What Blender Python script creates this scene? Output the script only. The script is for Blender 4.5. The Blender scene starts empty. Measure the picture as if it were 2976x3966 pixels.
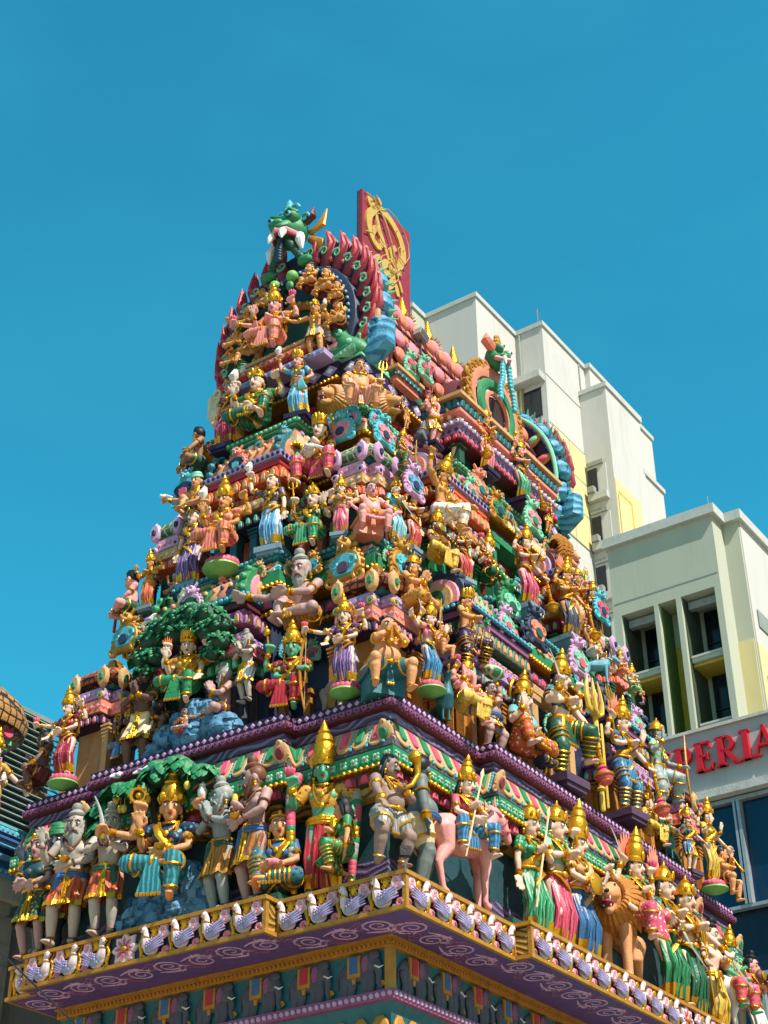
import bpy, math, random
from math import sin, cos, pi, radians as rad
from mathutils import Vector as V, Matrix
random.seed(7)
SC = bpy.context.scene
COL = SC.collection

# ------------------------------------------------------------------ materials
def lin(c):
    return c/12.92 if c <= .04045 else ((c+.055)/1.055)**2.4
def hexc(h):
    return tuple(lin(int(h[i:i+2], 16)/255) for i in (0, 2, 4)) + (1,)
def mix(c, d, t):
    return tuple(c[i]*(1-t)+d[i]*t for i in range(3)) + (1,)
MATS = {}
def mat(name, h, rough=.42, metal=0., pat=None, h2=None, sc=8., bump=.25, bsc=30., grime=1):
    if name in MATS: return MATS[name]
    m = bpy.data.materials.new(name); m.use_nodes = True
    nt = m.node_tree; N = nt.nodes; L = nt.links
    bs = N['Principled BSDF']
    bs.inputs['Roughness'].default_value = rough
    bs.inputs['Metallic'].default_value = metal
    bs.inputs['Specular IOR Level'].default_value = .36
    c = hexc(h); c2 = hexc(h2) if h2 else mix(c, (0, 0, 0, 1), .35)
    if grime < 2 and metal < .5 and .38 <= rough < .6 and name not in ('sign_red', 'window_frame_paint') and max(c[:3]) > .06: c = mix(c, (.72, .64, .5, 1), .025)  # sun-bleached paint
    tc = N.new('ShaderNodeTexCoord')
    nz = N.new('ShaderNodeTexNoise'); nz.inputs['Scale'].default_value = sc*.6; nz.inputs['Detail'].default_value = 5
    L.new(tc.outputs['Object'], nz.inputs['Vector'])
    mx = N.new('ShaderNodeMix'); mx.data_type = 'RGBA'
    mx.inputs['A'].default_value = c; mx.inputs['B'].default_value = c2
    hgt = nz.outputs['Fac']
    rp = N.new('ShaderNodeValToRGB')
    if pat is None:
        rp.color_ramp.elements[0].position = .45; rp.color_ramp.elements[1].position = .85
        rp.color_ramp.elements[1].color = (.6, .6, .6, 1)
        L.new(nz.outputs['Fac'], rp.inputs['Fac'])
    elif pat == 'flower':
        vo = N.new('ShaderNodeTexVoronoi'); vo.inputs['Scale'].default_value = sc
        L.new(tc.outputs['Object'], vo.inputs['Vector'])
        rp.color_ramp.elements[0].position = .22; rp.color_ramp.elements[0].color = (1, 1, 1, 1)
        rp.color_ramp.elements[1].position = .32; rp.color_ramp.elements[1].color = (0, 0, 0, 1)
        L.new(vo.outputs['Distance'], rp.inputs['Fac']); hgt = vo.outputs['Distance']
    elif pat == 'scale':
        vo = N.new('ShaderNodeTexVoronoi'); vo.feature = 'DISTANCE_TO_EDGE'; vo.inputs['Scale'].default_value = sc
        vo.inputs['Randomness'].default_value = .25
        L.new(tc.outputs['Object'], vo.inputs['Vector'])
        rp.color_ramp.elements[0].position = .06; rp.color_ramp.elements[0].color = (1, 1, 1, 1)
        rp.color_ramp.elements[1].position = .14; rp.color_ramp.elements[1].color = (0, 0, 0, 1)
        L.new(vo.outputs['Distance'], rp.inputs['Fac']); hgt = vo.outputs['Distance']
    elif pat in ('wave', 'swirl'):
        wv = N.new('ShaderNodeTexWave'); wv.inputs['Scale'].default_value = sc
        wv.inputs['Distortion'].default_value = 14 if pat == 'swirl' else 4
        wv.inputs['Detail'].default_value = 1.2 if pat == 'swirl' else 2
        wv.inputs['Detail Scale'].default_value = .55 if pat == 'swirl' else 1
        if pat == 'swirl': wv.wave_type = 'RINGS'
        L.new(tc.outputs['Object'], wv.inputs['Vector'])
        rp.color_ramp.elements[0].position = .5; rp.color_ramp.elements[1].position = .85
        if pat == 'wave': rp.color_ramp.elements[1].color = (.6, .6, .6, 1)
        L.new(wv.outputs['Fac'], rp.inputs['Fac']); hgt = wv.outputs['Fac']
    L.new(rp.outputs['Color'], mx.inputs['Factor'])
    ge = N.new('ShaderNodeNewGeometry'); mp = N.new('ShaderNodeMapping'); mp.inputs['Scale'].default_value = (5.5, 5.5, 1.3) if grime < 2 else (.5, .5, .07)
    L.new(ge.outputs['Position'], mp.inputs['Vector'])
    gn = N.new('ShaderNodeTexNoise'); gn.inputs['Scale'].default_value = 1.; gn.inputs['Detail'].default_value = 7; gn.inputs['Roughness'].default_value = .72; L.new(mp.outputs[0], gn.inputs['Vector'])
    gr = N.new('ShaderNodeMapRange'); gr.inputs['From Min'].default_value = .5; gr.inputs['From Max'].default_value = .72; gr.inputs['To Max'].default_value = .36 if grime < 2 else .26; L.new(gn.outputs['Fac'], gr.inputs['Value'])
    gm = N.new('ShaderNodeMix'); gm.data_type = 'RGBA'; gm.inputs['B'].default_value = (.055, .045, .035, 1) if grime < 2 else (.2, .2, .18, 1)
    L.new(gr.outputs[0], gm.inputs['Factor']); L.new(mx.outputs['Result'], gm.inputs['A']); L.new(gm.outputs['Result'], bs.inputs['Base Color'])
    ra = N.new('ShaderNodeMath'); ra.operation = 'MULTIPLY_ADD'; ra.inputs[1].default_value = .6; ra.inputs[2].default_value = rough; L.new(gr.outputs[0], ra.inputs[0]); L.new(ra.outputs[0], bs.inputs['Roughness'])
    if bump:
        n2 = N.new('ShaderNodeTexNoise'); n2.inputs['Scale'].default_value = bsc; n2.inputs['Detail'].default_value = 4
        L.new(tc.outputs['Object'], n2.inputs['Vector'])
        bp = N.new('ShaderNodeBump'); bp.inputs['Strength'].default_value = bump; bp.inputs['Distance'].default_value = .02
        if pat:
            ad = N.new('ShaderNodeMath'); ad.operation = 'ADD'
            L.new(n2.outputs['Fac'], ad.inputs[0]); L.new(hgt, ad.inputs[1]); L.new(ad.outputs[0], bp.inputs['Height'])
        else: L.new(n2.outputs['Fac'], bp.inputs['Height'])
        L.new(bp.outputs['Normal'], bs.inputs['Normal'])
    MATS[name] = m
    return m
PAL = {  # name: hex base colours of the enamel paints
 'white': 'e6e2da', 'swan': 'd9c6c6', 'cream': 'dfc79a', 'black': '17161a', 'ink': '0c1118', 'grey': '9a9890', 'slate': '4a4a58',
 'red': 'b3202c', 'crimson': '8c1630', 'pink': 'e58b98', 'rose': 'd4506e', 'salmon': 'e08468', 'orange': 'cf5a22', 'maroon': '561522',
 'green': '1a7f4c', 'dgreen': '0d4a34', 'mint': '7cc7a2', 'lime': '6db35a', 'teal': '12656f', 'dteal': '083f48', 'aqua': '4fb2bf', 'sky': '5f9ec0',
 'blue': '2d5f96', 'navy': '132a4c', 'purple': '54316a', 'dpurple': '2b1a3c', 'mauve': '8a4a76', 'lavender': 'a890c0', 'lilac': 'c79cc0',
 'gold': 'c8932e', 'plum': '4c3350', 'wing': '8d97b4', 'steel': '7390a0', 'yellow': 'd9b944', 'ochre': 'b5741f', 'brown': '6b3c22', 'umber': '3b2418', 'sand': 'c89a64'}
def P(n):
    if n in MATS: return MATS[n]
    if n == 'gold': return mat('gold', 'dd9f22', .3, .72, None, 'b06c10', 14, .5, 60)
    if n == 'goldpaint': return mat('goldpaint', 'b98223', .42, .2, None, '845411', 12, .4, 40)
    if n == 'dome_orange': return mat(n, 'b0582c', .45, 0, 'scale', '3b1a12', 6.5, .9)
    if n == 'dome_green': return mat(n, '1f7a58', .4, 0, 'scale', 'c8c190', 6.5, .9)
    if n == 'dome_gold': return mat(n, 'b08040', .45, 0, 'scale', '2e160c', 5, .9)
    if n == 'roof_scale': return mat(n, 'cf7b63', .5, 0, 'scale', '5a1418', 3.4, .9)
    if n == 'soffit': return mat(n, '5d4180', .55, 0, None, '47306a', 1.2, .4)
    if n == 'carved_green': return mat(n, '2f8f5c', .45, 0, 'flower', 'a9c7a0', 5.5, .9)
    if n == 'carved_gold': return mat(n, 'a98532', .45, 0, 'swirl', '5b3a12', 3, .9)
    if n == 'carved_dark': return mat(n, '3c2f52', .5, 0, 'swirl', '7a6a90', 2.4, .8)
    if n == 'carved_teal': return mat(n, '1d7f86', .45, 0, 'swirl', '7fc7c0', 3, .8)
    if n == 'rock': return mat(n, '5d8fae', .65, 0, 'wave', '2c567c', 2.2, 1., 7)
    if n.startswith('p_') :  # patterned cloth
        a, b = n[2:].split('+'); return mat(n, PAL[a], .4, 0, 'flower', PAL.get(b, 'b98a2a'), 26, .3, 60)
    if n.startswith('s_'):  # veined cloth
        a, b = n[2:].split('+'); return mat(n, PAL[a], .38, 0, 'wave', PAL.get(b, 'b98a2a'), 9, .3, 60)
    if n.startswith('k_'):  # skin
        return mat(n, SKIN[n[2:]], .55, 0, None, None, 9, .35, 24)
    return mat(n, PAL[n], .5, 0, None, None, 9, .35, 22)
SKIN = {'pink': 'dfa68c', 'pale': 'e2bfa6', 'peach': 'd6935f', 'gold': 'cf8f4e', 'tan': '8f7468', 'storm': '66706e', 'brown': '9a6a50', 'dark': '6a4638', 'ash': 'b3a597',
        'grey': '8f9a98', 'green': '4fa57c', 'blue': '5f9fae', 'mauve': 'b08a84', 'rosy': 'e39a94', 'slate': '3d4a58'}

# ------------------------------------------------------------------ mesh building
class MB:
    def __init__(s): s.v = []; s.f = []; s.m = []; s.cm = 0
    def add(s, vs, fs, m=None):
        o = len(s.v); s.v.extend(vs); m = s.cm if m is None else m
        s.f.extend([tuple(i+o for i in f) for f in fs]); s.m.extend([m]*len(fs))
    def put(s, o, M):  # merge another MB through matrix M
        k = len(s.v); s.v.extend([M @ V(p) for p in o.v])
        s.f.extend([tuple(i+k for i in f) for f in o.f]); s.m.extend(o.m)
    def build(s, name, mats, parent=None, smooth=40, col=True):
        me = bpy.data.meshes.new(name)
        me.from_pydata([tuple(p) for p in s.v], [], s.f)
        for m in (mats if isinstance(mats, (list, tuple)) else [mats]): me.materials.append(P(m) if isinstance(m, str) else m)
        me.polygons.foreach_set('material_index', s.m)
        if smooth:
            me.polygons.foreach_set('use_smooth', [True]*len(s.f))
            me.set_sharp_from_angle(angle=rad(smooth))
        me.update()
        o = bpy.data.objects.new(name, me)
        if col: COL.objects.link(o)
        if parent: o.parent = parent
        return o
    # primitives
    def box(s, c, d, M=None, bev=0.):
        x, y, z = d[0]/2, d[1]/2, d[2]/2; c = V(c)
        vs = [V((a*x, b*y, e*z)) for e in (-1, 1) for b in (-1, 1) for a in (-1, 1)]
        vs = [(M @ p if M else p)+c for p in vs]
        s.add(vs, [(0, 2, 3, 1), (4, 5, 7, 6), (0, 1, 5, 4), (2, 6, 7, 3), (0, 4, 6, 2), (1, 3, 7, 5)])
    def tube(s, pts, rads, n=8, S=None, cap=True, m=None):
        pts = [V(p) for p in pts]; k = len(pts)
        if not isinstance(rads, (list, tuple)): rads = [rads]*k
        vs = []; fs = []; prev = None
        for i in range(k):
            t = (pts[min(i+1, k-1)]-pts[max(i-1, 0)])
            t = t.normalized() if t.length > 1e-9 else V((0, 0, 1))
            ref = S if S is not None else (prev if prev is not None else (V((0, 0, 1)) if abs(t.z) < .9 else V((1, 0, 0))))
            a = ref-t*ref.dot(t)
            a = a.normalized() if a.length > 1e-6 else t.orthogonal().normalized()
            prev = a; b = t.cross(a)
            r = rads[i]; r1, r2 = r if isinstance(r, (tuple, list)) else (r, r)
            vs += [pts[i]+a*(r1*cos(2*pi*j/n))+b*(r2*sin(2*pi*j/n)) for j in range(n)]
        for i in range(k-1):
            for j in range(n):
                j2 = (j+1) % n
                fs.append((i*n+j, i*n+j2, i*n+n+j2, i*n+n+j))
        if cap:
            for e, i, q in ((0, 0, -1), (1, k-1, 1)):
                t = (pts[1]-pts[0]) if e == 0 else (pts[-1]-pts[-2])
                t = t.normalized() if t.length > 1e-9 else V((0, 0, 1))
                r = rads[i]; rm = min(r) if isinstance(r, (tuple, list)) else r
                o = len(vs); base = i*n
                vs += [pts[i]+(vs[base+j]-pts[i])*.72+t*q*rm*.6 for j in range(n)]
                vs.append(pts[i]+t*q*rm*.9)
                for j in range(n):
                    j2 = (j+1) % n
                    if q > 0: fs += [(base+j, base+j2, o+j2, o+j), (o+j, o+j2, o+n)]
                    else: fs += [(base+j2, base+j, o+j, o+j2), (o+j2, o+j, o+n)]
        s.add(vs, fs, m)
    def ell(s, c, r, M=None, nu=10, nv=6, m=None):
        c = V(c); r = (r, r, r) if not isinstance(r, (tuple, list)) else r
        vs = [V((0, 0, -r[2]))]
        for i in range(1, nv):
            a = -pi/2+pi*i/nv
            vs += [V((r[0]*cos(a)*cos(2*pi*j/nu), r[1]*cos(a)*sin(2*pi*j/nu), r[2]*sin(a))) for j in range(nu)]
        vs.append(V((0, 0, r[2])))
        vs = [(M @ p if M else p)+c for p in vs]; fs = []
        for j in range(nu):
            j2 = (j+1) % nu
            fs.append((0, 1+j2, 1+j)); fs.append((len(vs)-1, 1+(nv-2)*nu+j, 1+(nv-2)*nu+j2))
            for i in range(nv-2): fs.append((1+i*nu+j, 1+i*nu+j2, 1+i*nu+nu+j2, 1+i*nu+nu+j))
        s.add(vs, fs, m)
    def lathe(s, prof, n=14, c=(0, 0, 0), M=None, m=None, pw=None, sq=None):
        c = V(c); vs = []; fs = []
        for r, z in prof:
            for j in range(n):
                t = 2*pi*j/n; k = 1
                if sq: k = 1/(abs(cos(t))**sq+abs(sin(t))**sq)**(1/sq)
                if pw: k *= 1+pw[1]*abs(sin(pw[0]*t/2))
                p = V((r*k*cos(t), r*k*sin(t), z)); vs.append((M @ p if M else p)+c)
        k = len(prof)
        for i in range(k-1):
            for j in range(n):
                j2 = (j+1) % n; fs.append((i*n+j, i*n+j2, i*n+n+j2, i*n+n+j))
        fs.append(tuple(range(n-1, -1, -1))); fs.append(tuple((k-1)*n+j for j in range(n)))
        s.add(vs, fs, m)
    def ring(s, c, ax, r, tr, n=16, k=6, S=None, m=None):
        ax = V(ax).normalized(); a = (V(S) if S else ax.orthogonal()); a = (a-ax*a.dot(ax)).normalized(); b = ax.cross(a)
        r1, r2 = r if isinstance(r, (tuple, list)) else (r, r); c = V(c); vs = []; fs = []
        for i in range(n):
            t = 2*pi*i/n; d = a*cos(t)*r1+b*sin(t)*r2; dn = d.normalized()
            vs += [c+d+dn*tr*cos(2*pi*j/k)+ax*tr*sin(2*pi*j/k) for j in range(k)]
        for i in range(n):
            for j in range(k):
                i2 = (i+1) % n; j2 = (j+1) % k
                fs.append((i*k+j, i2*k+j, i2*k+j2, i*k+j2))
        s.add(vs, fs, m)
    def relief(s, out, d, bev=.22, y0=0., m=None, M=None):
        """pillowed slab: 2D outline (x,z) standing on plane y=y0, swelling to -y by d"""
        n = len(out); cx = sum(p[0] for p in out)/n; cz = sum(p[1] for p in out)/n
        def rg(k, y): return [V((cx+(p[0]-cx)*k, y, cz+(p[1]-cz)*k)) for p in out]
        vs = rg(1, y0)+rg(1, y0-d*.55)+rg(1-bev, y0-d)
        area = sum(out[i][0]*out[(i+1) % n][1]-out[(i+1) % n][0]*out[i][1] for i in range(n))
        fs = []
        for i in range(n):
            j = (i+1) % n
            for o in (0, n):
                q = (o+i, o+j, o+n+j, o+n+i); fs.append(q if area > 0 else q[::-1])
        t = tuple(2*n+i for i in range(n)); fs.append(t if area > 0 else t[::-1])
        if M: vs = [M @ p for p in vs]
        s.add(vs, fs, m)
def circ(cx, cz, r, n=14, a0=0, a1=2*pi, rz=None):
    e = 0 if abs(a1-a0-2*pi) < 1e-6 else 1
    return [(cx+r*cos(a0+(a1-a0)*i/(n-e)), cz+(rz or r)*sin(a0+(a1-a0)*i/(n-e))) for i in range(n)]
def scroll(s, c, r, turns, tr, y=0, m=None, a0=0., sg=1, n=16):
    pts = []; rr = []
    for i in range(n+1):
        t = i/n; a = a0+sg*turns*2*pi*t; q = r*(1-.82*t)
        pts.append(V((c[0]+q*cos(a), y, c[1]+q*sin(a)))); rr.append(tr*(1-.5*t))
    s.tube(pts, rr, 6, m=m)
def empty(name, loc=(0, 0, 0), rz=0., sc=1., label=None, cat=None, group=None, parent=None):
    o = bpy.data.objects.new(name, None); COL.objects.link(o)
    o.location = loc; o.rotation_euler = (0, 0, rz); o.scale = (sc, sc, sc); o.empty_display_size = .2
    tag(o, label, cat, group)
    if parent: o.parent = parent
    return o
def tag(o, label=None, cat=None, group=None, kind=None):
    if label: o['label'] = label
    if cat: o['category'] = cat
    if group: o['group'] = group
    if kind: o['kind'] = kind
    return o

# ------------------------------------------------------------------ camera
F_PX = 6180.
TH, RO, AZ = rad(32.98), rad(-.315), rad(34.6)
fw = V((0, cos(TH), sin(TH))); r0 = V((1, 0, 0)); u0 = r0.cross(fw)
cr = r0*cos(RO)+u0*sin(RO); cu = -r0*sin(RO)+u0*cos(RO)
cam = bpy.data.objects.new('camera', bpy.data.cameras.new('camera')); COL.objects.link(cam)
Mc = Matrix((cr, cu, -fw)).transposed().to_4x4(); Mc.translation = V((0, 0, 1.6)); cam.matrix_world = Mc
cam.data.sensor_fit = 'VERTICAL'; cam.data.sensor_height = 36.; cam.data.lens = 36.*F_PX/3966.
cam.data.clip_end = 5000.; cam.data.clip_start = .1
SC.camera = cam
uR = V((sin(AZ), cos(AZ), 0)); uL = V((-cos(AZ), sin(AZ), 0))
C0 = V((.2734, 21.9983, 0))
def W(a, b, z): return C0+uR*a+uL*b+V((0, 0, z))
TROT = math.atan2(uR.y, uR.x)

# ------------------------------------------------------------------ light
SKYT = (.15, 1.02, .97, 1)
world = bpy.data.worlds.new('World'); SC.world = world; world.use_nodes = True
wn = world.node_tree; bg = wn.nodes['Background']
sky = wn.nodes.new('ShaderNodeTexSky'); sky.sky_type = 'NISHITA'; sky.sun_disc = False
sun_h = (V((.63, -.777, 0))).normalized(); SUN_EL = rad(51)
sdir = V((sun_h.x*cos(SUN_EL), sun_h.y*cos(SUN_EL), sin(SUN_EL)))
sky.sun_elevation = SUN_EL; sky.sun_rotation = math.atan2(sun_h.x, sun_h.y)
sky.ozone_density = 2.2; sky.dust_density = .3; sky.air_density = 1.2
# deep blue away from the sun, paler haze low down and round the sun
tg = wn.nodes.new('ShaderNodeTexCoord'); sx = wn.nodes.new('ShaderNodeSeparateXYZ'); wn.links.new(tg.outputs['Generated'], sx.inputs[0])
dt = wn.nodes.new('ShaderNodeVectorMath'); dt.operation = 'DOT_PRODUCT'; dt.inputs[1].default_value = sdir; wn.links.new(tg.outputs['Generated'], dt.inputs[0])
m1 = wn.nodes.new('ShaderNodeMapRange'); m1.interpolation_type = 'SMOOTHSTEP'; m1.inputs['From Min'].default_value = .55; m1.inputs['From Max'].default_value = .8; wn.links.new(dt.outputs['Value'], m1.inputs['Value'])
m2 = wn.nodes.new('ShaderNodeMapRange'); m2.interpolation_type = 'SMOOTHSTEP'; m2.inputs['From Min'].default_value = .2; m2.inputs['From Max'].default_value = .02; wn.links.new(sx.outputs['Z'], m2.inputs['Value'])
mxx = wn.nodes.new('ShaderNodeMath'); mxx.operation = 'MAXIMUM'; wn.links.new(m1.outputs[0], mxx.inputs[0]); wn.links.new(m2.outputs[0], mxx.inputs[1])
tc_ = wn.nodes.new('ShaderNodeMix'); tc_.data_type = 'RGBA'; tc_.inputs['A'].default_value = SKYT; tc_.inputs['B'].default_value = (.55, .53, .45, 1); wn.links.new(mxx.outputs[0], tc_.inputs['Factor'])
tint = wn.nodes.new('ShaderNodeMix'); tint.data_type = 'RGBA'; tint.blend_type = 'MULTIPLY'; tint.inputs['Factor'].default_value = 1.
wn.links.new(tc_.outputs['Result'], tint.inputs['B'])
cn = wn.nodes.new('ShaderNodeTexNoise'); cn.inputs['Scale'].default_value = 3.5; cn.inputs['Detail'].default_value = 6; cn.inputs['Distortion'].default_value = .6
cm = wn.nodes.new('ShaderNodeMapping'); cm.inputs['Scale'].default_value = (1, 1, 2.6); wn.links.new(tg.outputs['Generated'], cm.inputs['Vector']); wn.links.new(cm.outputs[0], cn.inputs['Vector'])
cr_ = wn.nodes.new('ShaderNodeMapRange'); cr_.inputs['From Min'].default_value = .45; cr_.inputs['From Max'].default_value = .8; cr_.inputs['To Max'].default_value = .07; wn.links.new(cn.outputs['Fac'], cr_.inputs['Value'])
cx_ = wn.nodes.new('ShaderNodeMix'); cx_.data_type = 'RGBA'; cx_.inputs['B'].default_value = (5.2, 5.2, 5.2, 1); wn.links.new(cr_.outputs[0], cx_.inputs['Factor']); wn.links.new(sky.outputs[0], cx_.inputs['A'])
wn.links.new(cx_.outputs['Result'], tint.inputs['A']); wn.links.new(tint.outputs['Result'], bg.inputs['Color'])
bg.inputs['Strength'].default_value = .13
sl = bpy.data.lights.new('sun', 'SUN'); sl.energy = 5.; sl.angle = rad(.5); sl.color = (1, .955, .88)
so = bpy.data.objects.new('sun', sl); COL.objects.link(so); so.rotation_euler = (-sdir).to_track_quat('-Z', 'Y').to_euler(); so.location = (30, -20, 60)
SC.view_settings.view_transform = 'Standard'; SC.view_settings.look = 'None'; SC.view_settings.exposure = .55; SC.view_settings.gamma = 1
SC.cycles.max_bounces = 5; SC.cycles.diffuse_bounces = 3; SC.cycles.glossy_bounces = 3
SC.cycles.use_denoising = True
# ------------------------------------------------------------------ statues
def nrm(v): return v.normalized() if v.length > 1e-9 else V((0, 0, 1))
def ik(a, t, l1, l2, hint):
    d = t-a; L = d.length
    mx = (l1+l2)*.995
    if L > mx: t = a+d*(mx/L); d = t-a; L = mx
    if L < abs(l1-l2)+.02: L = abs(l1-l2)+.02
    n = nrm(d); x = (l1*l1-l2*l2+L*L)/(2*L); h = math.sqrt(max(l1*l1-x*x, 0))
    p = hint-n*hint.dot(n)
    return a+n*x+nrm(p)*h, t
def path(pts, per=5):
    out = []
    for i in range(len(pts)-1):
        for j in range(per): out.append(pts[i].lerp(pts[i+1], j/per))
    return out+[pts[-1]]
# hand target relative to the shoulder (out, forward, up), elbow hint, finger mode
ARM = {'dn': ((.06, .03, -.33), (1, -.4, 0), 'd'), 'hp': ((.01, .07, -.23), (1, -.6, -.1), 'i'), 'up': ((.12, .03, .10), (.6, -.2, -1), 'g'),
       'bl': ((.07, .14, -.04), (.5, -.2, -1), 'o'), 'bo': ((.07, .13, -.24), (.8, -.6, -.3), 'd'), 'ch': ((-.07, .13, -.10), (.9, 0, -.7), 'g'),
       'be': ((-.085, .13, -.2), (1, -.2, -.3), 'i'), 'pr': ((-.11, .14, -.07), (1, .1, -.8), 'p'), 'ex': ((.30, .06, -.01), (0, -.6, -1), 'e'),
       'ed': ((.22, .1, -.2), (.6, -.6, 0), 'e'), 'fw': ((.08, .2, -.19), (.7, -.3, -.6), 'g'), 'hd': ((-.02, .02, .27), (1, 0, .1), 'u'),
       'mo': ((-.08, .15, .03), (1, .2, -.7), 'g'), 'kn': ((.07, .17, -.25), (1, -.2, 0), 'd'), 'hi': ((.16, .04, .22), (.8, 0, -.3), 'g'),
       'cl': ((.13, .14, -.28), (.8, -.5, 0), 'g'), 'cr': ((-.16, .16, -.12), (.8, .2, -.6), 'e')}
# pelvis height, legs: (knee, ankle) for each image side (x out, forward, z from pelvis)
LEG = {'st': (.50, ((.07, .04, -.235), (.065, 0, -.463)), ((.07, .04, -.235), (.065, 0, -.463))),
       'sc': (.495, ((.06, .02, -.235), (.05, 0, -.46)), ((.11, .10, -.22), (.11, .03, -.455))),
       'sd': (.495, ((.11, .10, -.22), (.11, .03, -.455)), ((.06, .02, -.235), (.05, 0, -.46))),
       'wd': (.45, ((.15, .1, -.21), (.13, .03, -.415)), ((.15, .1, -.21), (.13, .03, -.415))),
       'la': (.27, ((.225, .13, .0), (.0, .2, -.02)), ((.10, .22, .02), (.085, .2, -.235))),
       'lb': (.27, ((.10, .22, .02), (.085, .2, -.235)), ((.225, .13, .0), (.0, .2, -.02))),
       'cr': (.085, ((.23, .14, -.02), (-.06, .2, -.03)), ((.23, .14, -.01), (-.06, .24, -.02))),
       'ka': (.085, ((.23, .13, -.02), (-.04, .21, -.03)), ((.15, .14, .17), (.12, .16, -.045))),
       'kb': (.085, ((.15, .14, .17), (.12, .16, -.045)), ((.23, .13, -.02), (-.04, .21, -.03))),
       'sq': (.27, ((.17, .18, .01), (.17, .17, -.23)), ((.17, .18, .01), (.17, .17, -.23))),
       'kn': (.24, ((.08, .2, -.06), (.07, .0, -.19)), ((.1, .2, .04), (.1, .17, -.2))),
       'pu': (.49, ((.07, .02, -.23), (.06, 0, -.455)), ((.13, .2, -.06), (.2, .12, -.27))),
       'pv': (.49, ((.13, .2, -.06), (.2, .12, -.27)), ((.07, .02, -.23), (.06, 0, -.455))),
       'ln': (.44, ((.12, .18, -.1), (.16, .18, -.34)), ((.1, -.06, -.22), (.12, -.2, -.4)))}
CROWN = {'k': .2, 'K': .275, 'm': .115, 't': .02, 'h': 0., 'b': .09, 'T': .06, 'e': .07, 'B': .09}
SEATED = ('la', 'lb', 'cr', 'ka', 'kb', 'sq', 'kn', 'pu', 'pv', 'ln', 'wd')
VOX = .0092
def figure_height(legs, crown): return LEG[legs][0]+.50+CROWN[crown]
def solid(mb, name, m, parent, vox):
    me = bpy.data.meshes.new(name); me.from_pydata([tuple(p) for p in mb.v], [], mb.f)
    o = bpy.data.objects.new(name, me); COL.objects.link(o)
    md = o.modifiers.new('r', 'REMESH'); md.mode = 'VOXEL'; md.voxel_size = vox; md.use_smooth_shade = True
    sm = o.modifiers.new('s', 'SMOOTH'); sm.factor = .5; sm.iterations = 2
    dg = bpy.context.evaluated_depsgraph_get()
    nm = bpy.data.meshes.new_from_object(o.evaluated_get(dg)); nm.name = name
    o.modifiers.clear(); o.data = nm; nm.materials.clear(); nm.materials.append(P(m)); o.parent = parent
    nm.polygons.foreach_set('use_smooth', [True]*len(nm.polygons))
    return o
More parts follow.
